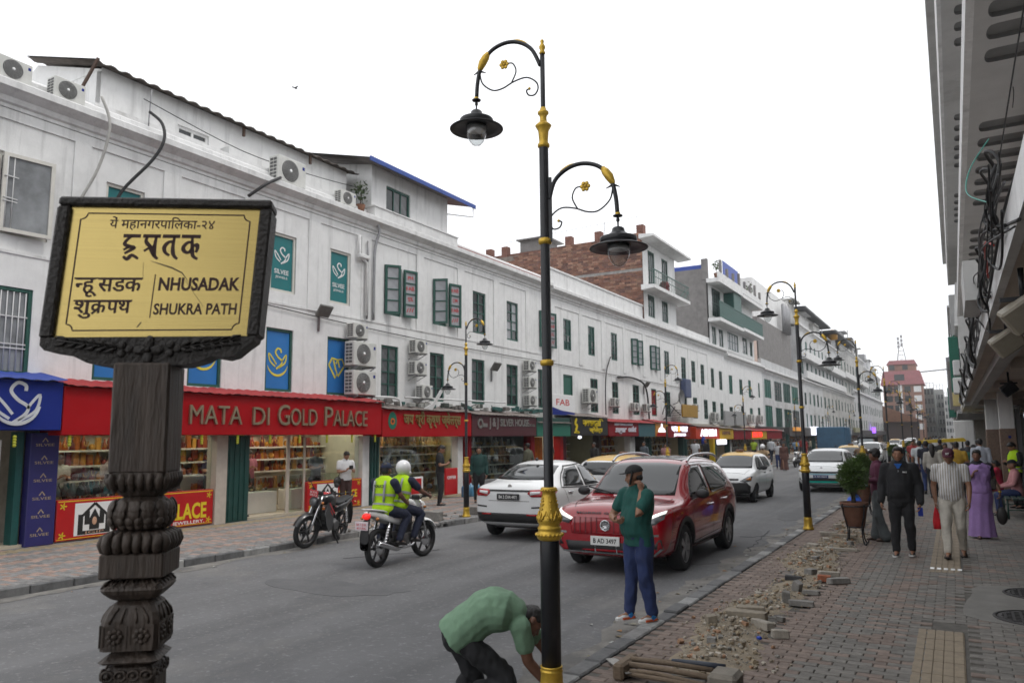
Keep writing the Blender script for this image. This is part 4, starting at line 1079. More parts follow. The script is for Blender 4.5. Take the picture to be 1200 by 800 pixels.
t = sign('long red sign reading MATA DI GOLD PALACE in silver letters', 8.25, 17.5, 2.03, 2.95, RED, awn=AWRED)
def fancy(s, b, y, z, h, wmax):
 b.text(s, (-14.4, y, z), UY, VZ, h, wmax, .05, 0., align='l')
b = MB(); q = .0
for s, y, w in (('J', 9.35, .3), ('AI', 9.75, .5)): fancy(s, b, y, 2.27, .4, w)
for s, y, w in (('MATA', 10.98, 1.42), ('DI', 12.72, .5), ('G', 13.5, .38), ('OLD', 13.92, .92), ('P', 15.12, .3), ('ALACE', 15.45, 1.36)):
 fancy(s, b, y, 2.27, .42 if len(s) > 1 else .5, w)
b.build('lettering', mat('aged_metal_letter', (.46, .4, .27), .3, metal=.8, var=.2), t, True)
t = shopfront('jewellery shop with red and gold goods and green pillars under the long red sign', 8.5, 17.9, 2.0, PAL_RED, pier=(None, None), zs=(1.05, 1.38, 1.72), depth=2.2)
b = MB(); b.box(-15.15, -14.82, 12.42, 13.05, 0, 2.02); [b.box(-14.82, -14.8, 12.46 + .15 * k, 12.54 + .15 * k, .04, 2.0) for k in range(4)]; b.build('green_pillar', GSH, t, True)
b = MB(); b.box(-15.15, -14.82, 12.1, 12.41, 0, 2.02); b.build('cream_pillar', CREAMP, t, True)
b = MB(); b.box(-15.15, -14.82, 17.5, 17.9, 0, 2.0); [b.box(-14.82, -14.78, 17.52 + .13 * k, 17.6 + .13 * k, .04, 1.98) for k in range(3)]; b.build('green_pillar', GSH, t, True)
b = MB(); b.box(-15.15, -14.85, 17.2, 17.49, 0, 2.0); b.build('white_pillar', WHITE2, t, True)
PF = mat('printed_red_panel', (.45, .008, .01), .4, var=.06)
def red_panel(y0, y1, full):
 b = MB(); b.bbox(-15.0, -14.86, y0, y1, .03, .8, .008); o = b.build('red_lower_panel', PF, t, True)
 b = MB(); x = -14.859
 for a in ((y0 + .02, y1 - .02),):
  b.ribbon([(a[0], .77), (a[1], .77)], .018, (x, 0, 0), UY, VZ, .002); b.ribbon([(a[0], .06), (a[1], .06)], .012, (x, 0, 0), UY, VZ, .002)
 for yy in (y0 + .12, y1 - .12):
  for zz in (.13, .68):
   for k in range(5): b.ribbon([(yy, zz), (yy + .07 * math.cos(k * 1.26), zz + .07 * math.sin(k * 1.26))], .022, (x, 0, 0), UY, VZ, .002)
 yc = y0 + .75
 if full:
  b.text('JAI MATA DI', (x, 9.75, .52), UY, VZ, .17, 1.0, .003, .015, align='l'); b.text('GOLD PALACE', (x, 9.75, .2), UY, VZ, .32, 2.15, .003, .03, align='l')
 else: b.text('PALACE', (x, y0 + 1.2, .3), UY, VZ, .2, .75, .003, .02, align='l')
 b.build('yellow_print', YEL, o, True)
 b = MB(); b.poly([(yc - .4, .1), (yc + .4, .1), (yc + .4, .72), (yc - .4, .72)], (x, 0, 0), UY, VZ, .003)
 if full: b.text('EXCLUSIVE GOLD JEWELLERY.', (x, 9.75, .08), UY, VZ, .07, 2.1, .003, .01, align='l')
 b.build('white_print', WHT, o, True)
 b = MB(); x = -14.8555
 for sgn in (-1, 1):
  b.ribbon([(yc + sgn * .28, .16), (yc + sgn * .28, .5)], .1, (x, 0, 0), UY, VZ, .002); b.ribbon([(yc + sgn * .15, .3), (yc + sgn * .15, .56)], .1, (x, 0, 0), UY, VZ, .002)
  b.ribbon([(yc + sgn * .3, .42), (yc, .7)], .05, (x, 0, 0.003), UY, VZ, .004)
 b.poly([(yc - .1, .2), (yc + .1, .2), (yc + .1, .42), (yc, .6), (yc - .1, .42)], (x, 0, 0), UY, VZ, .003); b.ribbon([(yc - .33, .15), (yc + .33, .15)], .07, (x, 0, 0), UY, VZ, .003); b.build('temple_emblem', INK, o, True)
 b = MB(); b.sphere((x + .004, yc, .36), (.006, .05, .08), 8, 6); b.text('JGIP', (x + .004, yc, .125), UY, VZ, .05, .4, .003); b.build('emblem_figure', mat('emblem_print', (.5, .3, .2), .5, var=.3), o, True)
 return o
red_panel(8.52, 12.08, True)
red_panel(15.05, 17.18, False)
pane(t, 8.55, 12.1, .8, 2.03); pane(t, 15.05, 17.2, .8, 2.0)
pane(t, 14.45, 15.02, .06, 2.0, -14.98, 'glass_door')
b = MB(); b.box(-15.0, -14.96, 14.4, 14.5, .05, 2.0); b.box(-15.0, -14.96, 15.0, 15.06, .05, 2.0); b.build('door_post', CREAMP, t, True)
counter(t, 13.2, 14.6, -15.5); counter(t, 15.2, 17.0, -15.6); counter(t, 9, 11.6, -15.6, 1.0)
b = MB(); rs2 = random.Random(4)
for k in range(34):
 b.tone = rs2.choice([(.05, .05, .05), (.03, .14, .16), (.2, .22, .22), (.02, .02, .02), (.1, .05, .05)]); y = 8.7 + rs2.random() * 3.2
 b.lathe([(.09, 0), (.07, .12), (.025, .2), (.03, .26)], (-15.25 - rs2.random() * .3, y, .84), 7)
tag(b.build('display_busts', GOODS, t, True, tones=True), kind='stuff')
b = MB(); [b.box(-16.1, -16.06, 11.0, 11.5, z, z + .3) for z in (.9, 1.25, 1.6)]; b.build('picture_frame', mat('dark_frame', (.06, .05, .04), .4, var=.2), t, True)
for k in range(13):
 b = MB()
 for q in range(4): b.sphere((0, 0, -q * .05), .035, 6, 4)
 b.thing('flower_knot', mat('yellow_green_flower', (.4, .42, .03), .7, var=.2), 'little yellow green flower knot hanging under the red and blue signs', 'garland', 'flower knots hanging under the shop signs').location = (-14.45, 5.5 + k * .98, 2.0)
t = sign('shorter red sign with a peacock feather and dull gold Devanagari letters', 17.52, 22.3, 1.97, 2.78, RED, awn=AWR)
b = MB(); F3 = (-14.4, 17.98, 2.42); b.poly([(p[0], p[1]) for p in [(.2 * math.cos(a), .19 * math.sin(a) * (1.5 if math.sin(a) > 0 else 1.25)) for a in [2 * PI * k / 18 for k in range(18)]]], F3, UY, VZ, .01); b.build('feather', mat('feather_green', (.0, .13, .08), .5, var=.2), t, True)
b = MB(); b.poly([(.1 * math.cos(a), .1 * math.sin(a)) for a in [2 * PI * k / 14 for k in range(14)]], F3, UY, VZ, .016); b.build('feather_eye', mat('feather_orange', (.6, .13, .01), .5, var=.1), t, True)
b = MB(); b.poly([(.05 * math.cos(a), .05 * math.sin(a)) for a in [2 * PI * k / 12 for k in range(12)]], F3, UY, VZ, .022); b.build('feather_pupil', INK, t, True)
b = MB(); b.text('जय श्री कृष्ण ज्वेलर्स', (-14.4, 18.5, 2.36), UY, VZ, .3, 3.1, .03, .02, align='l'); b.build('lettering', GOLDL, t, True)
t = shopfront('bright gold ornament shop window behind the man in black', 17.92, 22.55, 1.96, PAL_GOLD, mat('warm_interior', (.55, .48, .32), .6, var=.1), zs=(.8, 1.1, 1.4, 1.68), pier=(None, REDD), depth=1.2, xf=-14.8)
pane(t, 18.0, 21.6, .06, 1.97, -14.75); counter(t, 18.2, 20.3, -15.1, .75)
b = MB(); b.box(-15.0, -14.7, 21.9, 22.2, 0, 1.96); b.build('white_pillar', WHITE2, t, True)
b = MB(); b.bbox(-14.72, -14.68, 18.6, 19.9, .15, .72, .01); o = b.build('framed_red_board', WHT, t, True)
b = MB(); b.box(-14.68, -14.672, 18.7, 19.8, .2, .67); b.build('board_face', PF, o, True)
b = MB(); b.text('GOLD', (-14.67, 19.25, .4), UY, VZ, .14, .8, .003, .02); b.build('board_print', YEL, o, True)
t = sign('dark maroon sign reading J & J SILVER HOUSE in pale letters', 22.32, 27.05, 1.97, 2.72, MAROON, awn=AWR)
b = MB(); b.text('J & J', (-14.4, 23.75, 2.32), UY, VZ, .3, .62, .03, .02); b.text('SILVER HOUSE', (-14.4, 25.3, 2.34), UY, VZ, .26, 2.2, .03, .02); b.text('PVT. LTD.', (-14.4, 26.65, 2.34), UY, VZ, .09, .5, .03)
b.ribbon([(p[0], p[1]) for p in arc(22.85, 2.42, .14, 0, 350, 14)], .07, (-14.4, 0, 0), UY, VZ, .03); b.ribbon([(22.95, 2.36), (23.3, 2.36)], .13, (-14.4, 0, 0), UY, VZ, .03); b.build('lettering', SILV, t, True)
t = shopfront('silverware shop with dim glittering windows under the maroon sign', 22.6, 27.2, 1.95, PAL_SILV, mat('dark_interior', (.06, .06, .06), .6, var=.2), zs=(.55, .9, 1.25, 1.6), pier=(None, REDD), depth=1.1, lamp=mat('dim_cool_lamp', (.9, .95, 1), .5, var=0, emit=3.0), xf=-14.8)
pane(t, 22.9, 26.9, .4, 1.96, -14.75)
b = MB(); b.bbox(-14.95, -14.7, 22.95, 26.2, .1, .42, .01); b.build('grey_plinth', GREY, t, True)
t = sign('green shop board half hidden behind the big lamp post', 27.1, 30.2, 1.95, 2.5, mat('green_sign', (.008, .13, .085), .5, var=.1), awn=AWR)
b = MB(); b.bbox(-15.2, -14.41, 27.12, 30.15, 2.505, 2.72, .01); b.build('upper_board', mat('dark_green_sign', (.01, .05, .04), .5, var=.1), t, True)
t = thing('hanging_sign', 'small white FAB board standing on the awnings right of the big lamp post', 'sign', (-14.5, 29.2, 2.75))
b = MB(); b.bbox(-14.7, -14.6, 28.75, 31.1, 2.85, 3.75, .01); b.build('board', WHT, t, True)
b = MB(); b.text('FAB', (-14.6, 29.9, 3.28), UY, VZ, .26, 1.3, .004, .01); b.build('lettering', REDL, t, True)
b = MB(); b.prism([(28.76, 2.86), (31.09, 2.86), (31.09, 2.98), (29.8, 3.05), (28.76, 3.2)], -14.6, -14.595, 'x'); b.build('blue_wave', BLUE, t, True)
t = shopfront('open doorway with an orange curtain left of the big lamp post', 27.25, 30.3, 1.93, PAL_RED, pier=(None, PF), depth=1.4)
b = MB(); V = []
for k in range(25): V += [(-15.2 + .05 * math.sin(k * 1.3), 27.5 + .065 * k, .7), (-15.2 + .03 * math.sin(k * 1.3), 27.5 + .065 * k, 1.92)]
b.add(V, [(2 * k, 2 * k + 2, 2 * k + 3, 2 * k + 1) for k in range(24)], True); b.build('orange_curtain', mat('orange_cloth', (.45, .12, .01), .9, var=.2), t, True)
t = sign('black sign with bright yellow Devanagari lettering', 30.25, 34.35, 1.98, 2.82, mat('black_sign', (.013, .013, .015), .4, var=.1), awn=AWR)
b = MB(); b.text('नवशक्ति', (-14.4, 32.6, 2.42), UY, VZ, .26, 2.3, .03, .03); b.text('ज्वेलर्स', (-14.4, 32.9, 2.15), UY, VZ, .17, 1.5, .03, .03)
b.ribbon([(p[0], p[1]) for p in spline([(30.8, 2.72), (30.65, 2.5), (30.85, 2.4), (30.7, 2.2), (30.95, 2.12)], 4)], .12, (-14.4, 0, 0), UY, VZ, .03); b.ribbon([(30.5, 2.12), (31.05, 2.12)], .07, (-14.4, 0, 0), UY, VZ, .03); b.build('lettering', YEL, t, True)
b = MB(); b.sphere((-14.3, 30.9, 1.9), (.05, .2, .07), 8, 5); b.build('spot_lamp', SCREEN, t, True)
shopfront('dim shop with greenish shelves under the black and yellow sign', 30.3, 34.5, 1.95, PAL_GOLD, mat('olive_interior', (.3, .3, .2), .6, var=.1), zs=(.9, 1.25, 1.6), pier=(MAROON, mat('dark_brown_pier', (.04, .025, .02), .6, var=.2)), depth=1.8, lamp=mat('dim_cool_lamp'))
t = sign('dark red sign with white italic lettering and a faded red awning', 34.4, 38.5, 1.93, 2.62, REDD, awn=AWRED)
b = MB(); b.text('sugar', (-14.4, 36.0, 2.14), UY, VZ, .3, 1.5, .03, .02, .3); b.text('outlet', (-14.4, 37.55, 2.16), UY, VZ, .28, 1.1, .03, .02, .3); b.text('NEW CHOICE STORE', (-14.4, 36.4, 2.47), UY, VZ, .1, 2.4, .03, .02); b.build('lettering', mat('pale_lettering', (.65, .65, .72), .5, var=.05), t, True)
shopfront('shop window stacked with red goods under the dark red sign', 34.6, 38.6, 1.9, PAL_RED, zs=(.75, 1.1, 1.45), depth=1.0, pier=(None, WHITE2))
sign('plain teal blue panel between the dark red and orange signs', 38.52, 41.1, 1.9, 2.62, mat('dull_teal_sign', (.03, .1, .12), .5, var=.12), awn=AWRED)
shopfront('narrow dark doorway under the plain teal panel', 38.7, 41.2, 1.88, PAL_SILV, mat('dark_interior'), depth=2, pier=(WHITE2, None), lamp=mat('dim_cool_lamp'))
t = sign('small orange and yellow sign with a lit white figure', 41.15, 43.3, 1.9, 2.68, mat('orange_sign', (.5, .2, .01), .45, var=.1), awn=AWRED)
b = MB(); b.sphere((-14.39, 42.2, 2.5), (.03, .14, .14), 9, 6); b.prism([(41.6, 2.15), (42.8, 2.15), (42.6, 2.34), (42.3, 2.42), (42.1, 2.42), (41.75, 2.36)], -14.4, -14.37, 'x'); b.build('lit_figure', SCREEN, t, True)
b = MB(); b.box(-14.4, -14.385, 41.3, 43.1, 1.93, 2.1); b.build('red_band', RED, t, True)
t = sign('red sign with bright lit white Devanagari letters', 43.35, 47.6, 1.84, 2.62, REDD, awn=AWRED)
b = MB(); b.text('जय', (-14.4, 44.5, 2.2), UY, VZ, .3, 1.1, .03, .04); b.text('माता', (-14.4, 46.3, 2.2), UY, VZ, .3, 1.5, .03, .04); b.text('JEWELLERS', (-14.4, 45.5, 1.93), UY, VZ, .14, 2.3, .03, .03); b.build('lettering', SCREEN, t, True)
b = MB(); b.box(-14.4, -14.37, 45.2, 45.5, 2.18, 2.5); b.build('orange_mark', mat('lit_orange', (1, .35, .02), .5, var=0, emit=1.2), t, True)
shopfront('warm lit shop behind the red sign with white letters', 41.3, 47.7, 1.82, PAL_GOLD, mat('warm_interior'), zs=(.7, 1.1, 1.45), depth=1.0)
t = sign('orange red sign with big glowing white block letters', 48.9, 54.6, 1.72, 2.52, mat('orange_red_sign', (.55, .045, .01), .45, var=.08), awn=AWR)
b = MB(); b.text('ASHISH', (-14.4, 51.8, 1.92), UY, VZ, .42, 3.9, .03, .05); b.build('lettering', SCREEN, t, True)
b = MB(); b.lathe([(.0, 0), (.32, 0), (.32, .12), (0, .12)], (-14.2, 49.6, 1.55), 14, 'x'); b.build('round_blue_sign', BLUE, t, True)
b = MB(); b.bbox(-14.3, -14.15, 53.3, 55.6, 1.3, 1.66, .05); b.build('lit_box_sign', SCREEN, t, True)
shopfront('long shop front with yellow door posts under the orange red sign', 48.0, 54.8, 1.72, PAL_GOLD, mat('olive_interior'), zs=(.6, 1.0, 1.35), depth=1.0, pier=(GSH, YEL))
t = sign('mustard yellow sign right of the glowing white letters', 54.7, 58.6, 1.66, 2.45, mat('mustard_sign', (.5, .3, .01), .5, var=.12), awn=AWR)
b = MB(); b.text('NEPAL', (-14.4, 56.6, 2.0), UY, VZ, .25, 2.4, .03, .02); b.build('lettering', mat('brown_print', (.2, .1, .06), .5, var=.1), t, True)
shopfront('shadowy shop entrance under the mustard sign', 54.9, 59, 1.65, PAL_RED, depth=1.2, zs=(.6, 1.0, 1.35))
sign('dull red signboard left of the red lit display', 58.7, 64.5, 1.62, 2.35, REDD, awn=AWR)
t = sign('mustard board with a red lit display', 64.6, 70.5, 1.6, 2.3, mat('mustard_sign'), awn=AWRED)
b = MB(); b.box(-14.4, -14.36, 64.9, 66.6, 1.78, 2.2); b.box(-14.4, -14.36, 66.9, 68.4, 1.8, 2.2); b.build('red_display', LEDR, t, True)
sign('dull red board right of the red lit display', 70.6, 77.5, 1.58, 2.32, REDD, awn=AWRED)
shopfront('white shuttered shop behind the yellow roofed car', 59.2, 69, 1.6, PAL_SILV, depth=.8, zs=(.6, 1.0), pier=(WHITE2, WHITE2))
shopfront('green shuttered shop front at the end of the red awnings', 69.2, 83, 1.6, PAL_SILV, mat('dark_interior'), depth=.8, zs=(.6, 1.0), pier=(GSH, GSH), lamp=mat('dim_cool_lamp'))
cols = [('small orange lit sign on the far shops', 85, 90, 2.35, 2.75, mat('dull_orange_lit', (.6, .26, .05), .5, var=.2, emit=.5)), ('white lit sign left of the second lamp post', 97, 101, 1.9, 2.9, SCREEN), ('white lit sign just behind the second lamp post', 112, 120, 2.0, 2.9, SCREEN), ('pale lit sign right of the second lamp post', 128, 136, 1.9, 2.9, mat('pale_sign', (.5, .55, .62), .5, var=.1)), ('olive sign far down the left shops', 142, 150, 2.3, 3.1, mat('olive_sign', (.35, .34, .2), .5, var=.1)), ('violet lit sign far down the left shops', 176, 181, 2.2, 3.4, mat('lit_violet', (.35, .12, 1), .5, var=0, emit=1.5))]
for lb, a, c, z0, z1, m in cols: sign(lb, a, c, z0, z1, m, depth=.4)
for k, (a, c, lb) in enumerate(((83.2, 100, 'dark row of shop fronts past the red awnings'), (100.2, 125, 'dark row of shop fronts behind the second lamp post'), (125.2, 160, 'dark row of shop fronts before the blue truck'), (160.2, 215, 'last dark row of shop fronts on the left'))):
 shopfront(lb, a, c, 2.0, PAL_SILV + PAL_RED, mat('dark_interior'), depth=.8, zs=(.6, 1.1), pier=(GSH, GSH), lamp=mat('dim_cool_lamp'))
 sign('dark grey fascia band above shops ' + ('next to the red awnings', 'behind the second lamp post', 'before the blue truck', 'at the far end')[k], a, c, 1.8, 2.75, mat('grey_brown_fascia', (.07, .065, .065), .6, var=.3, scale=.8), x=-14.7, depth=.5)
# ---------------------------------------------------------------- air conditioners, pipes, floodlights, cables on the facades
def ac_unit(w=.85, h=.6, d=.34, split=True):
 """faces +X: w along Y, back at x=0"""
 t = thing('air_conditioner', 'x', 'air conditioner', (0, 0, 0), group='outdoor air conditioner units on the left facades')
 b = MB(); b.bbox(0, d, 0, w, 0, h, .015); b.build('casing', ACW, t)
 cy, cz, r = w * .42, h * .5, min(w, h) * .42
 b = MB(); b.lathe([(r, 0), (r * .96, .012), (r * .2, .02), (0, .02)], (d, cy, cz), 24, 'x'); b.build('fan_opening', ACD, t)
 b = MB()
 for k in range(1, 7): b.lathe([(r * k / 6.3 - .004, .02), (r * k / 6.3 - .004, .028), (r * k / 6.3 + .004, .028), (r * k / 6.3 + .004, .02)], (d, cy, cz), 20, 'x', caps=False)
 for k in range(12): b.bar((d + .022, cy, cz), (d + .022, cy + r * math.cos(k * PI / 6), cz + r * math.sin(k * PI / 6)), .006)
 b.build('grille', mat('grey_grille', (.3, .3, .29), .5, var=.1), t)
 b = MB(); b.lathe([(r * .16, .02), (r * .16, .035), (0, .037)], (d, cy, cz), 12, 'x'); b.build('hub', WHT, t)
 b = MB(); b.box(d, d + .004, w * .86, w * .94, h * .72, h * .85); b.build('sticker', BLUE, t)
 b = MB()
 for i in range(2):
  for j in range(6): b.box(.05 + i * .13, .16 + i * .13, -.006, 0, h * (.1 + j * .14), h * (.2 + j * .14))
 b.build('side_grille', ACD, t)
 b = MB()
 for y in (.1, w - .14): b.box(-.12, d + .06, y, y + .04, -.05, -.005); b.bar((-.1, y + .02, -.28), (d, y + .02, -.05), .025)
 b.build('bracket', GREY, t)
 return t
AC0 = ac_unit(); AC1 = ac_unit(1.0, .7, .36); used = set()
def put_ac(src, x, y, z, lab, dark=None, rz=0.):
 if src not in used: used.add(src); o = src; o.location = (x, y, z)
 else: o = copy_tree(src, loc=(x, y, z))
 o.rotation_euler = (0, 0, rz)
 if x < -15.25 and y < 9: o.scale = (.85, .74, .72)
 o['label'] = lab
 return o
put_ac(AC0, -15.3, 6.98, 8.72, 'big grey air conditioner on the cornice at the far left edge', rz=.05)
put_ac(AC0, -15.3, 8.03, 8.72, 'cream air conditioner second from the left on the nearest cornice')
put_ac(AC1, -15.35, 13.85, 8.72, 'air conditioner on the cornice above the right end of the brass sign')
put_ac(AC0, -15.35, 16.35, 8.76, 'air conditioner on the cornice just left of the blue roofed room')
put_ac(AC0, -15.12, 16.72, 4.83, 'topmost of three stacked air conditioners beside the yellow diamond banner')
put_ac(AC1, -15.12, 16.66, 4.02, 'middle of three stacked air conditioners beside the yellow diamond banner')
put_ac(AC1, -15.12, 16.66, 3.18, 'lowest of three stacked air conditioners beside the yellow diamond banner')
put_ac(AC0, -15.12, 19.68, 4.66, 'top air conditioner of the stack left of the near lamp across the road')
put_ac(AC0, -15.12, 19.66, 3.96, 'cream middle air conditioner of the stack left of the lamp across the road')
put_ac(AC0, -15.05, 19.95, 3.2, 'dark shaded lowest air conditioner by the torn white board', rz=.1)
put_ac(AC0, -15.12, 27.3, 4.62, 'top air conditioner of the stack touching the big lamp post')
put_ac(AC0, -15.12, 27.3, 3.93, 'middle air conditioner of the stack touching the big lamp post')
put_ac(AC0, -15.12, 27.3, 3.2, 'bottom air conditioner of the stack touching the big lamp post')
put_ac(AC1, -15.1, 33.0, 3.5, 'air conditioner on slanting struts above the black and yellow sign')
put_ac(AC0, -15.12, 36.4, 3.45, 'air conditioner above the dark red sign, right of a long cable')
put_ac(AC0, -15.12, 39.2, 3.3, 'air conditioner above the plain teal panel')
put_ac(AC0, -15.1, 41.0, 3.3, 'air conditioner between the teal panel and the orange sign')
put_ac(AC0, -15.12, 50.6, 3.6, 'air conditioner high on the wall above the glowing white letters')
put_ac(AC1, -15.1, 55.0, 2.9, 'air conditioner above the mustard yellow sign')
put_ac(AC1, -15.1, 62.0, 3.0, 'first air conditioner right of the mustard sign, far along the row')
put_ac(AC1, -15.1, 66.5, 3.0, 'air conditioner above the red lit display')
put_ac(AC1, -15.1, 70.0, 3.0, 'farthest air conditioner before the green grid windows')
b = MB(); b.bbox(-15.15, -14.8, 48.4, 49.6, 4.4, 5.6, .03); b.thing('water_tank_box', mat('blue_grey_box', (.06, .08, .16), .5, var=.2), 'blue grey metal box fixed to the facade above the glowing letters', 'cabinet')
b = MB(); b.bbox(-14.7, -14.6, 46.9, 50.2, 3.1, 3.9, .02); b.thing('hanging_sign', mat('dull_orange_board', (.35, .2, .03), .6, var=.2), 'dull orange board standing on the awnings above the lit red sign', 'sign')
for k, (y, z, w, h, lb) in enumerate(((57.2, 2.65, 2.6, 1.1, 'grey blank board on the awning after the mustard sign'), (60.5, 2.7, 3.4, 1.1, 'wider grey blank board farther along the awning'))):
 b = MB(); b.bbox(-14.75, -14.6, y, y + w, z, z + h, .02); b.thing('hanging_sign', mat('grey_board', (.3, .3, .3), .7, var=.15), lb, 'sign')
t = thing('satellite_dish', 'grey satellite dish above the orange sign', 'dish', (-14.9, 46.9, 3.9))
b = MB(); b.lathe([(.5, .2), (.36, .08), (.16, .02), (.02, 0), (.02, -.02), (.16, 0), (.36, .06), (.51, .2)], (-14.8, 46.9, 4.3), 18, 'x', caps=False); b.build('reflector', mat('dish_grey', (.22, .22, .22), .6, var=.2), t, True)
b = MB(); b.tube([(-15.2, 46.9, 3.9), (-14.9, 46.9, 4.0), (-14.8, 46.9, 4.3)], .03, 6); b.build('arm', GREY, t, True)
b = MB();
for k in range(7): b.bbox(-14.95 + .03 * k, -14.9 + .03 * k, 44.4, 47.2, 2.9 + .1 * k, 2.93 + .1 * k, .005)
b.tube(spline([(-14.8, 43.6, 3.2), (-14.75, 44.3, 3.9), (-14.7, 45.4, 3.6), (-14.7, 46.8, 3.2)], 5), .03, 5); b.tube(spline([(-14.85, 43.9, 2.9), (-14.7, 44.9, 3.3), (-14.8, 46, 3.7)], 5), .035, 5)
b.thing('scrap_heap', CABLE, 'tangle of dark brackets and wire on the awning below the dish', 'scrap')
def pipe(lab, P, r, m, name='drain_pipe', cat='pipe', n=7):
 b = MB(); b.tube(spline(P, 5), r, n); return b.thing(name, m, lab, cat)
pipe('grey drain pipe bent at the cornice between the banner and the FAB shutters', [(-15.1, 17.75, 8.7), (-15.0, 18.0, 8.35), (-15.08, 17.95, 7.9), (-15.1, 17.9, 7.4), (-15.12, 17.9, 5.5)], .045, GREY)
pipe('thin pipe beside the grey drain pipe', [(-15.1, 17.6, 7.9), (-15.12, 17.62, 5.5)], .03, GREY)
b = MB(); b.bbox(-15.15, -15.0, 17.15, 17.6, 7.3, 7.42, .02); b.tube([(-15.1, 17.2, 8.0), (-15.1, 17.2, 7.4), (-15.1, 17.55, 7.2), (-15.1, 17.55, 5.6)], .05, 8); b.thing('drain_pipe', WHITE2, 'white drain pipe with a hopper left of the grey drain pipe', 'pipe')
pipe('pale hose hanging from the cream cornice air conditioner', [(-14.85, 8.9, 9.0), (-14.75, 9.05, 8.4), (-14.9, 8.95, 7.5), (-15.1, 8.65, 6.6), (-15.12, 8.5, 6.0)], .03, mat('pale_hose', (.4, .39, .37), .7, var=.15), 'hose', 'hose')
pipe('black conduit bundle looping over the cornice', [(-15.3, 10.3, 9.3), (-14.9, 10.35, 8.95), (-14.75, 10.3, 8.5), (-14.85, 10.1, 8.0), (-15.1, 9.6, 7.2), (-15.15, 9.45, 6.6)], .035, CABLE, 'cable', 'cable')
pipe('dark conduit running down behind the right end of the brass sign', [(-14.9, 13.85, 8.75), (-14.8, 13.3, 8.4), (-15.0, 12.9, 8.0)], .04, CABLE, 'cable', 'cable')
pipe('thin wire sagging along the attic roof edge', [(-15.4, 10.2, 9.6), (-15.4, 13, 9.3), (-15.4, 15.5, 9.4), (-15.4, 17.5, 9.6)], .012, CABLE, 'cable', 'cable', 4)
pipe('rod aerial standing on the cornice by the attic', [(-15.4, 10.35, 9.0), (-15.42, 10.4, 9.9)], .018, GREY, 'aerial', 'aerial', 5)
pipe('thin service wire running along the facade between the two window rows', [(-15.15, 13, 5.4), (-15.15, 17, 5.25), (-15.15, 22, 5.15), (-15.15, 29, 5.15), (-15.15, 38, 5.1), (-15.15, 50, 5.0)], .014, CABLE, 'cable', 'cable', 4)
pipe('hanging cable between two green windows of the second facade', [(-15.1, 36.6, 6.0), (-15.05, 35.9, 5.2), (-15.05, 35.7, 4.2), (-15.05, 35.7, 3.0)], .03, CABLE, 'cable', 'cable')
pipe('black pipe arching over the windows of the second facade', [(-15.1, 37.5, 5.0), (-15.05, 39.3, 5.1), (-15.0, 41.0, 4.9), (-15.05, 41.8, 4.3), (-15.05, 42, 2.9)], .05, CABLE, 'cable', 'cable')
pipe('white rail pipe above the maroon sign', [(-14.9, 19.2, 3.2), (-14.9, 25.5, 3.25)], .03, WHITE2, 'rail', 'rail')
pipe('low white rail over the long red sign', [(-14.95, 17.6, 3.15), (-14.95, 18.9, 3.15), (-14.9, 19.0, 2.8)], .035, WHITE2, 'rail', 'rail')
b = MB(); b.poly([(19.3, 2.84), (19.75, 2.8), (20.15, 3.4), (20.05, 3.5), (19.7, 3.0)], (-14.8, 0, 0), (0, 1, 0), (0.2, 0, 1), .02); b.thing('torn_banner', WHT, 'torn white banner crumpled on the awning beside the dark air conditioner', 'banner')
def flood(x, y, z, lab, s=1., rz=0.):
 t = thing('flood_light', lab, 'flood light', (x, y, z), rz)
 b = MB(); b.bbox(.22 * s, .3 * s, -.25 * s, .25 * s, -.18 * s, .18 * s, .02); b.xf(0, Matrix.Rotation(R(35), 4, 'Y')); b.build('lamp_head', mat('flood_light_grey', (.13, .13, .12), .5, var=.2), t)
 b = MB(); b.tube([(0, 0, -.7 * s), (.02, 0, -.2 * s), (.2 * s, 0, -.12 * s)], .035 * s, 6); b.build('arm', GREY, t)
 return t
flood(-15.18, 15.65, 5.6, 'grey flood light on a wall arm between the banner windows')
flood(-15.18, 24.9, 4.75, 'grey flood light between green windows right of the lamp across the road')
flood(-15.18, 41.6, 5.0, 'small flood light above the black arching pipe')
flood(-15.15, 8.55, 5.6, 'small wall lamp just left of the brass sign', .4)
b = MB(); rj = random.Random(12)
for k in range(90):
 y = rj.uniform(16.2, 29); z = 2.9 + rj.uniform(0, .14); x = -14.6 - rj.random() * .5
 b.tone = rj.choice([(.05, .06, .05), (.15, .14, .13), (.03, .1, .09), (.3, .3, .28)])
 if rj.random() < .5: b.bar((x, y, z), (x + rj.uniform(-.2, .2), y + rj.uniform(-.5, .5), z + rj.uniform(-.05, .15)), .03)
 else: b.bbox(x, x + .15, y, y + rj.uniform(.1, .4), z - .05, z + rj.uniform(.02, .12), .01)
tag(b.build('awning_clutter', attr_mat('junk', .8, .2, 40, .3, 8), tones=True), kind='stuff')
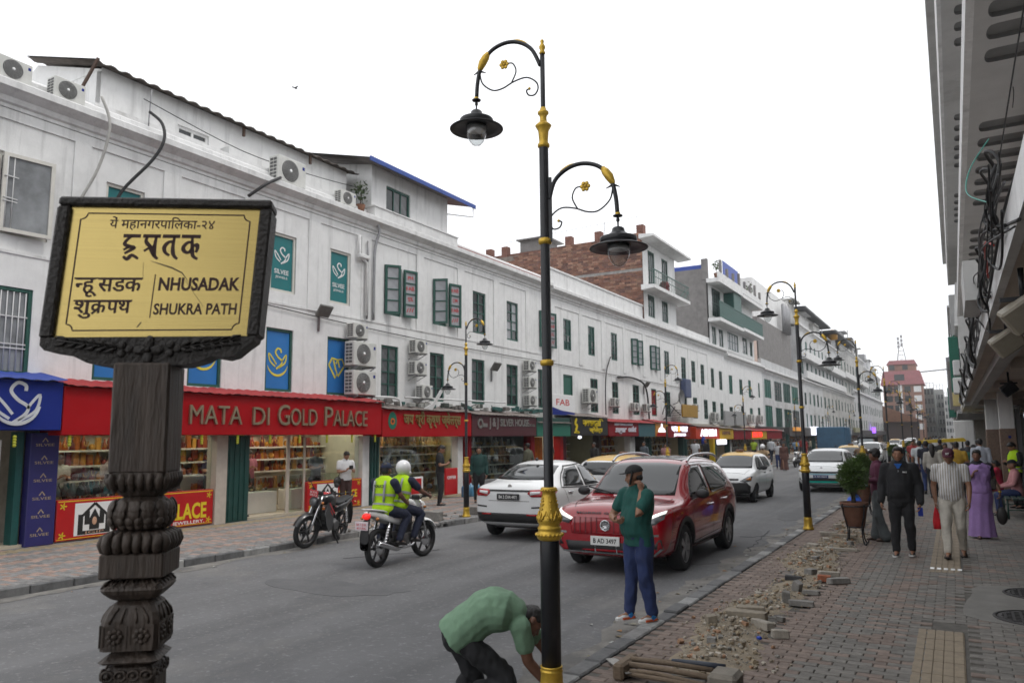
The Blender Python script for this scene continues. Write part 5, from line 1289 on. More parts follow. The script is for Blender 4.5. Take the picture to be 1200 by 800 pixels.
# ---------------------------------------------------------------- the building over the right pavement
SOFF = mat('grey_soffit_paint', (.52, .52, .51), .85, var=.1, scale=1.6, bump=.15, col2=(.38, .375, .36), c2t=.58)
SLOTM = mat('recess_shade_grey', (.2, .2, .197), .9, var=.15, scale=3)  # darker grey than the soffit: shade of the slot recesses put into the colour
CEIL = mat('stained_canopy_ceiling', (.55, .48, .42), .85, var=.1, scale=1.2, col2=(.4, .31, .25), c2t=.6)
GRAN = mat('brown_granite', (.19, .125, .09), .45, var=.3, scale=28, bump=.05)
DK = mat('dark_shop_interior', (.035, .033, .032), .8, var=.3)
bG = thing('balcony_building', 'grey building whose slotted balcony slabs hang over the right pavement', 'building', (1.2, -4, 0))
def slab(x0, x1, y0, y1, z, th, slots, name='balcony_slab', xs=(.56, 1.08)):
 """a slab with stadium shaped recesses in its underside"""
 b = MB(); b.box(x0, x1, y0, y1, z, z + th); o = b.build('slab_body', [SOFF, SLOTM], bG, True)
 o.name = name; o.data.name = name
 if slots:
  c = MB()
  for y, w in slots:
   r = w / 2
   P = [(xs[0] + .1 - .1 * math.sin(PI * k / 8) ** .5, y - r + 2 * r * (1 - math.cos(PI * k / 8)) / 2) for k in range(9)] + [(xs[1], y + r), (xs[1], y - r)]
   c.prism(P, z - .05, z + .05, 'z')
  bm = bmesh.new()
  co = c.build('cutter', [SLOTM], bG, True)
  bm.from_mesh(co.data); bmesh.ops.recalc_face_normals(bm, faces=bm.faces[:]); bm.to_mesh(co.data); bm.free()
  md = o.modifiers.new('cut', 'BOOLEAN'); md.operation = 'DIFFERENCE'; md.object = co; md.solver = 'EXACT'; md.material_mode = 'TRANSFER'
  baked(o, co); me = co.data; bpy.data.objects.remove(co); bpy.data.meshes.remove(me)
 return o
S1 = [(7.3, .36), (7.85, .36), (8.42, .36), (8.92, .36), (9.5, .36)] + [(11.75 + .66 * k, .4) for k in range(7)] + [(18.0 + .75 * k, .45) for k in range(6)] + [(4.2 + .5 * k, .3) for k in range(4)]
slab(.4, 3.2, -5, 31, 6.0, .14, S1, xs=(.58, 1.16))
b = MB(); b.box(.385, .46, -5, 31, 5.99, 6.32); b.build('slab_edge_beam', WHITE2, bG, True)
S2 = [(11.2 + .62 * k, .36) for k in range(8)] + [(19.4 + .72 * k, .42) for k in range(6)] + [(26 + .8 * k, .5) for k in range(5)]
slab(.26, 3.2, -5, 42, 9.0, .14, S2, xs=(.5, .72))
b = MB(); b.box(.245, .31, -5, 42, 8.99, 9.9); b.build('slab_edge_beam', WHITE2, bG, True)
slab(.14, 3.2, -5, 52, 12.0, .2, [])
b = MB(); b.box(.125, .2, -5, 52, 11.99, 12.9); b.build('slab_edge_beam', SOFF, bG, True)
b = MB(); b.box(1.2, 9, -5, 33, 3.3, 5.998); b.box(1.2, 9, -5, 33, 6.15, 8.998); b.box(1.2, 9, -5, 43, 9.15, 11.998); b.box(1.2, 9, -5, 53, 12.22, 14); b.build('upper_wall', WHITE, bG, True)
b = MB(); b.box(.44, 6, -5, 60, 3.09, 3.2); b.build('canopy_ceiling', CEIL, bG, True)
b = MB(); b.box(.38, .44, -5, 60, 3.04, 3.28); b.build('canopy_fascia', WHITE, bG, True)
b = MB(); b.box(.62, .8, -5, 60, 2.94, 3.088); b.build('canopy_beam', SOFF, bG, True)
for k in range(7):
 b = MB(); b.box(.85, 6, 8.4 + 6 * k, 8.62 + 6 * k, 2.9, 3.089); b.build('ceiling_beam', CEIL, bG, True)
def column(x, y, w, d, grp=True):
 b = MB(); b.bbox(x, x + w, y, y + d, 2.03, 3.088, .01); o = b.build('column', WHITE, bG, True)
 b = MB(); b.bbox(x - .02, x + w + .02, y - .02, y + d + .02, 0, 2.03, .012); b.build('granite_cladding', GRAN, o, True)
 return o
column(1.15, 26, .36, .4); column(.95, 30, .36, .4); column(1.2, 36, .36, .4); column(1.3, 42, .4, .4)
MB().add([(1.33, 25.97, 1.76), (1.4, 25.97, 1.76), (1.4, 25.97, 1.83), (1.33, 25.97, 1.83)], [(0, 1, 2, 3)]).build('blue_tag', BLUE, bG, True)
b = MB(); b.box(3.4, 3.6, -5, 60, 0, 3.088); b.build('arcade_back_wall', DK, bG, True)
b = MB()
for k in range(60): b.box(1.55, 1.62, 26 + k * .16, 26.09 + k * .16, 0, 2.6)
b.box(1.62, 1.66, 26, 36, 0, 2.7); b.build('ribbed_shutter', mat('grey_ribbed_shutter', (.1, .1, .1), .6, metal=.2, var=.2), bG, True)
t = thing('neon_sign', 'white neon loops glowing in the dark shop at the right edge', 'neon sign', (1.75, 22, 2.4))
for k, (z, s) in enumerate(((2.3, .1), (2.02, .08))):
 b = MB(); b.tube([(1.56 + s * math.cos(a), 21.4, z + s * 1.3 * math.sin(a)) for a in [0.6 + 4.6 * q / 12 for q in range(13)]], .025, 6); b.build('neon_tube', SCREEN if k == 0 else mat('lit_violet'), t, True)
for k, (y0, y1, x, z1, m, lb) in enumerate(((33.2, 46, .42, 7.6, SOFF, 'dull grey facade with a green boarded front past the balconies'), (46.2, 70, .25, 9.2, mat('grey_render'), 'grey facade with crooked sign brackets farther along the right row'), (70.2, 130, .2, 11, mat('brown_grey_plaster'), 'brownish facade in the distance of the right row'), (130.3, 300, 1.0, 16, mat('pale_far_render', (.5, .5, .5), .9, var=.15, scale=.4), 'palest facade at the far end of the right row'))):
 t = thing('right_row_building', lb, 'building', (x, y0, 0))
 hs = []
 b = MB(); b.box(x, x + 10, y0, y1, 2.95 if k < 2 else 0, z1); b.build('wall', m, t, True)
 n = int((y1 - y0) / (3.2 if k < 2 else 6))
 for fl in range(int((z1 - 3.4) / 2.6)):
  for q in range(n):
   yy = y0 + (y1 - y0) * (q + .3) / n; w = (y1 - y0) / n * .4
   b = MB(); b.box(x - .03, x + .03, yy, yy + w, 3.7 + fl * 2.6, 5.2 + fl * 2.6); b.build('window', DARKG, t, True)
 b = MB()
 for fl in range(int((z1 - 3.4) / 2.6) + 1): b.box(x - .12, x, y0, y1, 3.35 + fl * 2.6, 3.45 + fl * 2.6)
 b.build('string_course', WHITE2, t, True)
for (y, x0, x1, z0, z1, m, lb) in ((36.5, .05, .42, 3.6, 5.9, mat('green_sign'), 'tall green projecting board on the right facade'), (42, .06, .42, 3.2, 4.6, mat('cream_board', (.5, .42, .2), .6, var=.1), 'yellowish projecting sign column past the green board'), (45, -.05, .42, 3.1, 5.6, CONC, 'grey projecting sign box on the right row'), (52, -.12, .25, 3.3, 6.4, GREY, 'weathered grey projecting sign high on the right row'), (60, -.2, .25, 3.0, 5.0, mat('green_sign'), 'small green projecting sign farther on the right row')):
 b = MB(); b.bbox(x0, x1, y, y + .25, z0, z1, .02); b.tube([(x0 + .05, y + .1, z1 - .1), (x1 + .1, y + .1, z1 + .25)], .03, 5); b.thing('projecting_sign', m, lb, 'sign')
b = MB(); b.bbox(.1, .4, 33.3, 34.3, 3.4, 4.0, .03); b.bbox(.15, .42, 35, 35.8, 4.2, 4.8, .03); b.thing('wall_box', WHITE2, 'white meter boxes at the end of the slotted balconies', 'box')
b = MB(); b.tube([(.2, 45, 5.2), (-1.3, 45, 5.1)], .03, 5); b.thing('sign_arm', GREY, 'bare thin arm sticking out over the street from the right row', 'arm')
def flood2(x, y, z, lab, m=mat('flood_light_tan', (.25, .22, .17), .5, var=.2)):
 t = thing('flood_light', lab, 'flood light', (x, y, z))
 b = MB(); b.bbox(-.13, .13, -.06, .06, -.1, .1, .015); b.xf(0, Matrix.Rotation(R(-35), 4, 'Y') @ Matrix.Rotation(R(25), 4, 'X')); b.build('lamp_head', m, t)
 b = MB(); b.tube([(0, 0, .32), (0, 0, .1)], .02, 6); b.box(-.14, .14, -.015, .015, .09, .12); b.build('stem', BLACK, t)
flood2(.48, 6.3, 2.72, 'nearest tan flood light hanging under the canopy edge')
flood2(.5, 8.6, 2.76, 'second tan flood light hanging under the canopy edge')
flood2(.95, 17.0, 2.72, 'black flood light hanging under the brown canopy ceiling', BLACK)
rc = random.Random(31)
def cab(P, r, m=CABLE, lab='black cable in the bundle along the canopy edge', n=6):
 b = MB(); b.tube(spline(P, 6), r, n)
 b.thing('cable', m, lab, 'cable', 'cables bundled along the right canopy edge')
for k in range(12):
 y = rc.uniform(4.6, 5.4); P = []
 x0 = .36 - rc.random() * .05
 while y < 34:
  s = rc.uniform(1.0, 2.4)
  P.append((x0 + rc.uniform(-.06, .05), y, 3.3 + rc.uniform(-.04, .16) - (.3 if rc.random() < .2 else 0))); y += s
 cab(P, rc.choice([.006, .008, .01]), rc.choice([CABLE, CABLE, CABLE, mat('grey_cable', (.12, .12, .125), .6, var=.2)]))
def loop(y, z, ry, rz, x, r, m=CABLE, turns=1.3, ph=0.):
 P = [(x + .03 * math.sin(3 * a), y + ry * math.cos(a) + .05 * a, z + rz * math.sin(a)) for a in [ph + turns * 2 * PI * q / 18 for q in range(19)]]
 cab(P, r, m, 'coiled slack cable loop hanging at the canopy edge')
for y, z, ry, rz, x, r in ((5.2, 3.42, .24, .26, .33, .012), (5.5, 3.45, .3, .2, .31, .01), (7.1, 3.2, .34, .26, .3, .011), (7.5, 3.3, .3, .18, .34, .01), (11.5, 3.2, .9, .4, .28, .016), (12.6, 3.2, .7, .36, .3, .014), (14.5, 3.15, .9, .36, .3, .016), (17.5, 3.15, 1.0, .35, .27, .018), (22, 3.15, 1.2, .35, .27, .02), (27, 3.15, 1.4, .35, .26, .024)):
 loop(y, z, ry, rz, x, r, ph=rc.uniform(0, 6))
cab([(.3, 5.6, 3.35), (.2, 6.2, 3.6), (.25, 6.6, 3.9), (.4, 6.9, 4.2)], .005, mat('teal_wire', (.03, .25, .2), .5, var=.1), 'teal wire sticking out of the nearest cable coil')
cab([(.33, 6.2, 3.2), (.3, 6.6, 3.3), (.33, 7.2, 3.15)], .008, mat('red_wire', (.4, .03, .02), .5, var=.1), 'thin red wire below the teal wire')
cab([(.9, 3, 5.98), (.75, 8, 5.4), (.6, 14, 4.6), (.5, 20, 3.9)], .008, CABLE, 'long thin wire hanging below the slotted soffit', 4)
for y in (10.5, 17.3): cab([(.9, y, 5.99), (.9, y, 5.9), (.88, y + .05, 5.75)], .005, CABLE, 'short hook wire hanging from the soffit between slots', 5)
b = MB(); b.box(.2, .36, 9.2, 10.6, 3.28, 3.7); b.thing('cable_duct', SOFF, 'grey box duct standing on the canopy edge among the cables', 'duct')
t = thing('bench', 'dark green metal bench under the right canopy', 'bench', (1.5, 21.2, 0))
GB = mat('green_bench_paint', (.008, .04, .03), .45, var=.2)
for k in range(4):
 b = MB(); b.bbox(.9 + .13 * k, 1.0 + .13 * k, 20.5, 22.4, .43, .46, .008); b.build('seat_slat', GB, t, True)
for k in range(4):
 b = MB(); b.bbox(1.42 + .03 * k, 1.45 + .03 * k, 20.5, 22.4, .55 + .12 * k, .64 + .12 * k, .006); b.build('back_slat', GB, t, True)
for y in (20.6, 22.3):
 for x in (.93, 1.38):
  b = MB(); b.tube([(x, y, 0), (x, y, .43)], .022, 6); b.build('leg', GB, t, True)
 b = MB(); b.tube([(1.42, y, .43), (1.53, y, 1.05)], .02, 6); b.tube([(.92, y, .2), (1.38, y, .2)], .016, 6); b.build('bench_frame', GB, t, True)
t = thing('kiosk', 'white kiosk box standing past the arcade columns', 'kiosk', (.1, 44, 0))
b = MB(); b.bbox(.0, .9, 44, 46, 1.0, 2.55, .04); b.build('upper_body', WHITE, t, True)
b = MB(); b.bbox(.05, .85, 44.05, 45.9, 0, 1.0, .03); b.build('base', SOFF, t, True)
t = thing('yellow_cart', 'yellow canopied stall cart behind the crowd', 'cart', (-.6, 40, 0))
YC = mat('yellow_canopy', (.55, .38, .01), .5, var=.12)
b = MB(); b.prism([(-1.5, 1.45), (-1.3, 1.62), (.35, 1.72), (.45, 1.62), (.4, 1.56), (-1.2, 1.5)], 39, 41.4, 'y'); b.build('canopy', YC, t, True)
b = MB(); b.bbox(-1.3, -.6, 39.2, 41.2, .2, 1.1, .05); b.build('body', YC, t, True)
for x in (-1.25, .3):
 for y in (39.15, 41.2):
  b = MB(); b.tube([(x, y, 0.2), (x, y, 1.55)], .03, 6); b.build('post', BLACK, t, True)
for y in (39.6, 40.8): b = MB(); b.lathe([(.22, -.03), (.22, .03), (0, .04)], (-1.32, y, .22), 14, 'x'); b.build('wheel', RUBBER, t, True)
# ---------------------------------------------------------------- ornamental lamp posts
LGLASS = glass_mat('lamp_glass', (.86, .88, .88), .5, .05)
BULB = mat('frosted_lamp_core', (.55, .55, .56), .4, var=.1)
def lamp_post(lab, loc, s=1., double=True, flip=False, rotz=0.):
 t = thing('street_lamp', lab, 'street lamp', loc, rotz, 'ornamental black and gold street lamps')
 b = MB(); b.lathe([(.108, 0), (.108, .03), (.098, .045), (.088, .07), (.082, .14), (.08, .2), (.083, .205), (.083, .215), (.078, .22), (.078, .23), (.083, .236), (.08, .245), (.073, .245)], n=24, fl=lambda a, r, z: 1 + (.02 * math.cos(a * 2 * PI * 12) if .05 < z < .2 else 0)); b.build('gold_base', GOLD, t)
 b = MB(); b.lathe([(.073, .2), (.073, 1.18), (.037, 1.3), (.037, 4.22), (.03, 4.25), (.019, 4.5), (.019, 5.0)], n=20); b.build('shaft', BLACK, t)
 b = MB(); b.lathe([(.074, 1.14), (.088, 1.15), (.1, 1.175), (.1, 1.19), (.088, 1.2), (.084, 1.215), (.09, 1.225), (.088, 1.235), (.08, 1.245), (.078, 1.26), (.09, 1.275), (.088, 1.3), (.075, 1.35), (.062, 1.41), (.053, 1.47), (.05, 1.5), (.06, 1.505), (.063, 1.52), (.055, 1.53), (.038, 1.53)], n=28)
 for k in range(20): b.sphere((.098 * math.cos(k * PI / 10), .098 * math.sin(k * PI / 10), 1.183), .0125, 6, 4)
 for k in range(18): b.sphere((.06 * math.cos(k * PI / 9), .06 * math.sin(k * PI / 9), 1.507), .0085, 6, 4)
 for k in range(6):
  a0 = k * PI / 3
  def P(a, z, q=.004):
   r = np.interp(z, [1.275, 1.3, 1.35, 1.41, 1.47, 1.5], [.09, .088, .075, .062, .053, .05]) + q
   return (r * math.cos(a), r * math.sin(a), z)
  for da, z0, z1, w in ((0, 1.28, 1.345, .012), (.28, 1.285, 1.33, .01), (-.28, 1.285, 1.33, .01), (.42, 1.3, 1.36, .007), (-.42, 1.3, 1.36, .007)):
   b.tube([P(a0 + da * .3, z0), P(a0 + da, (z0 + z1) / 2), P(a0 + da * 1.25, z1)], [w * .5, w, w * .3], 6)
  for z, q in ((1.37, .009), (1.395, .007), (1.43, .009), (1.45, .006)): b.sphere(P(a0, z, .001), q, 6, 4)
  b.tube([P(a0 - .2, 1.41), P(a0, 1.4), P(a0 + .2, 1.41)], .004, 5)
 b.build('gold_collar', GOLD, t)
 b = MB(); b.lathe([(.037, 2.445), (.05, 2.455), (.053, 2.47), (.05, 2.485), (.037, 2.495)], n=20, fl=lambda a, r, z: 1 + .05 * math.cos(a * 2 * PI * 10)); b.build('gold_ring', GOLD, t)
 b = MB(); b.lathe([(.037, 3.4), (.05, 3.41), (.053, 3.427), (.05, 3.444), (.037, 3.454)], n=20, fl=lambda a, r, z: 1 + .05 * math.cos(a * 2 * PI * 10)); b.build('gold_ring', GOLD, t)
 b = MB(); b.lathe([(.037, 4.19), (.048, 4.2), (.048, 4.22), (.038, 4.23), (.036, 4.25), (.042, 4.33), (.058, 4.36), (.066, 4.375), (.05, 4.39), (.03, 4.41), (.027, 4.44), (.03, 4.46), (.044, 4.475), (.044, 4.49), (.03, 4.5), (.024, 4.52), (.019, 4.53)], n=20); b.build('gold_collar', GOLD, t)
 b = MB(); b.lathe([(.02, 4.98), (.026, 4.99), (.02, 5.005), (.016, 5.015), (.024, 5.03), (.026, 5.045), (.018, 5.06), (.012, 5.075), (.016, 5.09), (.012, 5.103), (0, 5.108)], n=14); b.build('gold_finial', GOLD, t)
 def arm(sg, zr, r0):
  q = thing_part = None
  A = spline([(r0 * sg, 0, zr - .02), (.09 * sg, 0, zr + .13), (.2 * sg, 0, zr + .215), (.33 * sg, 0, zr + .235), (.46 * sg, 0, zr + .185), (.545 * sg, 0, zr + .06), (.575 * sg, 0, zr - .06), (.585 * sg, 0, zr - .19)], 6)
  b = MB(); b.tube(A, .0165, 10)
  S = spline([(.555 * sg, 0, zr + .02), (.53 * sg, 0, zr - .08), (.44 * sg, 0, zr - .155), (.35 * sg, 0, zr - .155), (.25 * sg, 0, zr - .115), (.14 * sg, 0, zr - .1), (.06 * sg, 0, zr - .15), (.04 * sg, 0, zr - .21), (.07 * sg, 0, zr - .26), (.12 * sg, 0, zr - .255), (.14 * sg, 0, zr - .215), (.115 * sg, 0, zr - .2)], 5)
  b.tube(S, .0065, 8)
  S2 = spline([(.27 * sg, 0, zr - .12), (.23 * sg, 0, zr - .03), (.26 * sg, 0, zr + .045), (.32 * sg, 0, zr + .05)], 5); b.tube(S2, .006, 8)
  b.bar((.045 * sg, 0, zr - .36), (.045 * sg, 0, zr + .16), .02, .03) if r0 > .03 else None
  o = b.build('lamp_arm', BLACK, t)
  b = MB(); b.sphere((.115 * sg, 0, zr - .2), .012, 7, 5); b.build('gold_bud', GOLD, o)
  b = MB()
  for k in range(6): b.sphere((.335 * sg + .027 * math.cos(k * PI / 3), 0, zr + .05 + .027 * math.sin(k * PI / 3)), (.017, .008, .017), 7, 5)
  b.sphere((.335 * sg, 0, zr + .05), (.014, .014, .014), 7, 5); b.build('gold_flower', GOLD, o)
  b = MB(); b.tube(A[8:16], [.004, .0095, .011, .011, .011, .0095, .006, .003], 6); b.xf(0, Matrix.Translation((0, 0, .014))); b.build('gold_leaf', GOLD, o)
  b = MB(); b.tube([(.475 * sg, 0, zr + .18), (.5 * sg, 0, zr + .145), (.53 * sg, 0, zr + .1), (.552 * sg, 0, zr + .055), (.56 * sg, 0, zr + .03)], [.018, .032, .034, .024, .012], 9); b.build('gold_leaf_knuckle', GOLD, o)
  b = MB(); b.tube([(.5 * sg, .0, zr + .01), (.56 * sg, 0, zr + .035), (.61 * sg, 0, zr + .01)], [.003, .012, .003], 6); b.build('leaf_collar', BLACK, o)
  x = .587 * sg; z = zr - .19; Q = .74
  b = MB(); b.lathe([(.018, .0), (.021, -.012), (.018, -.02)], (x, 0, z), 12); b.build('gold_band', GOLD, o)
  b = MB(); b.lathe([(.016, -.02), (.05, -.03), (.048, -.04), (.02, -.05), (.012, -.055), (.018, -.07), (.016, -.09), (.009, -.1), (.009, -.15), (.045, -.155), (.062, -.17), (.07, -.205), (.12, -.245), (.185, -.262), (.19, -.272), (.19, -.315), (.18, -.322), (.2, -.33), (.29, -.365), (.3, -.372), (.298, -.378), (.22, -.36), (.16, -.345), (.12, -.34), (0, -.338)], (0, 0, 0), 32); b.xf(0, Matrix.Translation((x, 0, z)) @ Matrix.Scale(Q, 4)); b.build('lamp_hood', BLACK, t)
  b = MB(); b.lathe([(.123, -.345), (.118, -.4), (.105, -.46), (.08, -.515), (.045, -.555), (0, -.568)], (0, 0, 0), 24, fl=lambda a, r, zz: 1 + .012 * math.cos(a * 2 * PI * 16)); b.xf(0, Matrix.Translation((x, 0, z)) @ Matrix.Scale(Q, 4)); b.build('lamp_glass', LGLASS, t)
  b = MB(); b.lathe([(.11, -.342), (.108, -.39), (.0, -.392)], (0, 0, 0), 20); b.xf(0, Matrix.Translation((x, 0, z)) @ Matrix.Scale(Q, 4)); b.build('lamp_core', BULB, t)
 arm(-1, 4.91, .019)
 if double: arm(1, 3.78, .04)
 return t
L0 = lamp_post('big nearest lamp post in the middle, towering over the bending man', (-2.68, 5.22, 0), rotz=R(8))
for y, lb in ((16.77, 'second lamp post of the right kerb, left of the round bush in a pot'), (28.3, 'third lamp post of the right kerb, behind the man in a purple shirt'), (40.2, 'fourth lamp post of the right kerb'), (52.3, 'fifth lamp post of the right kerb'), (64.5, 'sixth lamp post of the right kerb, in the haze'), (77, 'seventh lamp post of the right kerb, in the haze'), (90, 'eighth and farthest clear lamp post of the right kerb')):
 o = copy_tree(L0, loc=(-2.7, y, 0), rotz=0); o['label'] = lb
for x, y, lb, s in ((-10.46, 15.95, 'near lamp post across the road beside the white motorbike', .945), (-10.46, 31.3, 'lamp post across the road behind the red car roof', .95), (-10.5, 45.3, 'third lamp post across the road, right of the glowing letters', .92), (-10.5, 62, 'fourth lamp post across the road', .92), (-10.5, 80, 'fifth lamp post across the road, behind the second right lamp', .92), (-10.5, 98, 'sixth lamp post across the road', .92)):
 o = copy_tree(L0, loc=(x, y, 0)); o.scale = (s, s, s); o['label'] = lb
 o.rotation_euler = (0, 0, PI)
# ---------------------------------------------------------------- carved wooden street sign in the left foreground
WOOD = mat('dark_carved_wood', (.062, .046, .036), .55, var=.45, scale=22, bump=.5, bscale=60, stretch=(1, 1, .16), fine=.1)
WOODB = mat('black_brown_frame', (.03, .026, .023), .55, var=.35, scale=30, bump=.5, bscale=90)
BRASS = mat('brushed_brass', (.6, .46, .165), .27, metal=.8, var=.06, scale=5, bump=.06, bscale=14, stretch=(.3, 1, 30), col2=(.5, .385, .15), c2t=.62)
PR_ = mat('dark_brown_print', (.045, .014, .012), .6, var=.1)
t = thing('street_sign', 'carved dark wooden street sign post with a brass plate reading NHUSADAK SHUKRA PATH', 'street sign', (-2.012, 1.398, 0), R(38.2))
def sq(b, prof, n=8, rnd_=.25):
 """square section turned profile: list of (half width, z, roundness)"""
 N = n * 4; V = []
 for p in prof:
  w, z = p[0], p[1]; rr = p[2] if len(p) > 2 else rnd_
  for k in range(N):
   a = 2 * PI * (k + .5) / N; c, s = math.cos(a), math.sin(a)
   e = max(abs(c), abs(s)); q = (1 - rr) / e + rr * 1.02
   V.append((w * c * q, w * s * q, z))
 k = len(prof)
 b.add(V, [(i * N + j, i * N + (j + 1) % N, (i + 1) * N + (j + 1) % N, (i + 1) * N + j) for i in range(k - 1) for j in range(N)], False)
 o = len(b.V) - len(V); b.F += [[o + j for j in range(N)][::-1], [o + (k - 1) * N + j for j in range(N)]]; b.I += [0, 0]; b.S += [False] * 2; b.T += [None] * 2
 return b
b = MB(); b.bbox(-.076, .076, -.076, .076, 1.812, 2.12, .006); b.build('post', WOOD, t)
b = MB(); sq(b, [(.074, 1.815, 0), (.076, 1.8, .1), (.07, 1.775, .25), (.055, 1.752, .4), (.045, 1.745, .5)])
for sd in range(4):
 mx_ = Matrix.Rotation(sd * PI / 2, 4, 'Z')
 for k in range(6):
  x = -.0625 + k * .025; n0 = len(b.V); b.tube([(x, -.079, 1.812), (x, -.078, 1.795), (x * .95, -.07, 1.775), (x * .9, -.06, 1.762)], [.006, .011, .010, .003], 7); b.xf(n0, mx_)
  n0 = len(b.V); b.sphere((x + .0125, -.073, 1.79), (.005, .007, .012), 6, 5); b.xf(n0, mx_)
b.build('petal_collar', WOOD, t)
def petals(b, z, w, n, rx, rz, up=1, r=.5):
 for k in range(n):
  a = 2 * PI * (k + .5) / n; c, s = math.cos(a), math.sin(a); e = max(abs(c), abs(s)); q = w * ((1 - r) / e + r * 1.03)
  n0 = len(b.V); b.sphere((0, 0, 0), (.006, rx, rz), 8, 6); b.xf(n0, Matrix.Translation((q * c, q * s, z)) @ Matrix.Rotation(a, 4, 'Z') @ Matrix.Rotation(R(20 * up), 4, 'Y'))
b = MB(); sq(b, [(.045, 1.75, .6), (.06, 1.738, .6), (.073, 1.72, .55), (.077, 1.7, .5), (.075, 1.68, .5), (.066, 1.664, .5), (.05, 1.655, .5)])
petals(b, 1.722, .074, 14, .02, .02, -1); petals(b, 1.703, .077, 14, .017, .018, 0); petals(b, 1.681, .075, 20, .012, .013, 1); petals(b, 1.668, .068, 20, .011, .01, 1)
b.build('lotus_bulb', WOOD, t)
b = MB(); sq(b, [(.05, 1.656, .4), (.07, 1.65, .3), (.081, 1.635, .25), (.083, 1.622, .22), (.08, 1.608, .25), (.068, 1.598, .3)])
for sd in range(4):
 mx_ = Matrix.Rotation(sd * PI / 2, 4, 'Z')
 for k in range(6):
  x = -.065 + k * .026; n0 = len(b.V); b.tube([(x * .85, -.064, 1.652), (x, -.079, 1.638), (x, -.084, 1.622), (x * .97, -.078, 1.606), (x * .9, -.066, 1.599)], [.006, .0125, .013, .0125, .006], 7); b.xf(n0, mx_)
b.build('ribbed_cushion', WOOD, t)
b = MB(); b.bbox(-.083, .083, -.083, .083, 1.531, 1.597, .004); b.build('plain_block', WOOD, t)
b = MB(); sq(b, [(.045, 1.532, .2), (.062, 1.522, .12), (.078, 1.508, .05), (.081, 1.5, .03), (.076, 1.49, .08), (.06, 1.474, .15), (.042, 1.466, .2)])
for sd in range(4):
 mx_ = Matrix.Rotation(sd * PI / 2, 4, 'Z')
 for k in range(5):
  x = -.056 + k * .028; n0 = len(b.V); b.tube([(x * .8, -.055, 1.527), (x + .005, -.07, 1.516), (x + .014, -.078, 1.506)], [.002, .0045, .002], 5); b.tube([(x * .8 + .014, -.055, 1.527), (x + .014, -.068, 1.517), (x, -.078, 1.506)], [.002, .0045, .002], 5); b.xf(n0, mx_)
b.build('diamond_moulding', WOOD, t)
b = MB(); sq(b, [(.044, 1.468, .3), (.058, 1.458, .25), (.069, 1.44, .15), (.0745, 1.42, .06), (.0755, 1.41, .02), (.0755, 1.342, .02)])
for sd in range(4):
 mx_ = Matrix.Rotation(sd * PI / 2, 4, 'Z'); n0 = len(b.V)
 for x in (-.034, .034):
  b.box(x - .031, x + .031, -.0775, -.0745, 1.404, 1.409); b.box(x - .031, x + .031, -.0775, -.0745, 1.35, 1.355); b.box(x - .031, x - .027, -.0775, -.0745, 1.355, 1.404); b.box(x + .027, x + .031, -.0775, -.0745, 1.355, 1.404)
  for k in range(8):
   a = k * PI / 4; b.sphere((x + .016 * math.cos(a), -.0765, 1.38 + .015 * math.sin(a)), (.0075, .005, .0075), 7, 5)
  b.sphere((x, -.078, 1.38), (.008, .007, .008), 8, 6)
 for x in (-.05, -.02, .02, .05):
  b.tube([(x, -.0765, 1.414), (x * .9, -.073, 1.43), (x * .6, -.063, 1.452)], [.004, .005, .002], 5)
 b.xf(n0, mx_)
b.build('flower_block', WOOD, t)
b = MB(); sq(b, [(.04, 1.345, .2), (.05, 1.335, .15), (.068, 1.322, .06), (.078, 1.313, .02), (.074, 1.308, .05), (.04, 1.303, .2)]); b.build('flared_slab', WOOD, t)
b = MB(); sq(b, [(.042, 1.304, .3), (.058, 1.295, .2), (.066, 1.28, .12), (.068, 1.265, .08), (.068, 1.22, .05), (.085, 1.2, .03), (.085, .02, .03)])
for sd in range(4):
 mx_ = Matrix.Rotation(sd * PI / 2, 4, 'Z'); n0 = len(b.V)
 for k in range(4):
  x = -.05 + k * .033; b.tube([(x + .015 * math.cos(q), -.068, 1.277 + .013 * math.sin(q)) for q in [2 * PI * j / 10 for j in range(11)]], .004, 5); b.sphere((x, -.07, 1.277), (.006, .006, .006), 7, 5)
 b.xf(n0, mx_)
b.build('scalloped_base', WOOD, t)
LEAN = Matrix.Translation((.013, 0, 2.195)) @ Matrix(((1, 0, .07, 0), (0, 1, 0, 0), (.018, 0, 1, 0), (0, 0, 0, 1)))
def lb(b): return b.xf(0, LEAN)
OUT = [(-.29, 0), (-.289, -.022), (-.275, -.036), (-.24, -.042), (-.2, -.052), (-.16, -.072), (-.12, -.08), (-.02, -.082), (.1, -.082), (.15, -.068), (.17, -.055), (.21, -.062), (.235, -.055), (.262, -.03), (.285, -.012), (.288, 0)]
b = MB(); b.prism(OUT, -.058, .045, 'y')
def leafrow(b, sg, x0):
 for k in range(6):
  x = x0 + sg * k * .026; z = -.03 + .004 * k
  for up in (1, -1): b.tube([(x, -.06, z), (x + sg * .014, -.063, z + up * .01), (x + sg * .034, -.06, z + up * .013)], [.002, .0065 - .0005 * k, .002], 6)
 b.tube([(x0, -.06, -.032), (x0 + sg * .16, -.061, -.008)], .003, 5)
 for q in range(3): b.sphere((x0 - sg * .02 + .014 * math.cos(q * 2.1), -.06, -.035 + .014 * math.sin(q * 2.1)), (.012, .007, .012), 8, 5)
leafrow(b, -1, -.085); leafrow(b, 1, .085)
for k in range(4):
 a = k * PI / 2; b.sphere((.022 * math.cos(a), -.06, -.038 + .022 * math.sin(a)), (.02 if k % 2 == 0 else .014, .008, .014 if k % 2 == 0 else .02), 10, 7)
b.sphere((0, -.064, -.038), (.008, .008, .008), 8, 6)
lb(b).build('carved_bracket', WOODB, t)
b = MB(); b.box(-.285, .285, -.035, .035, .002, .4); lb(b).build('board', WOODB, t)
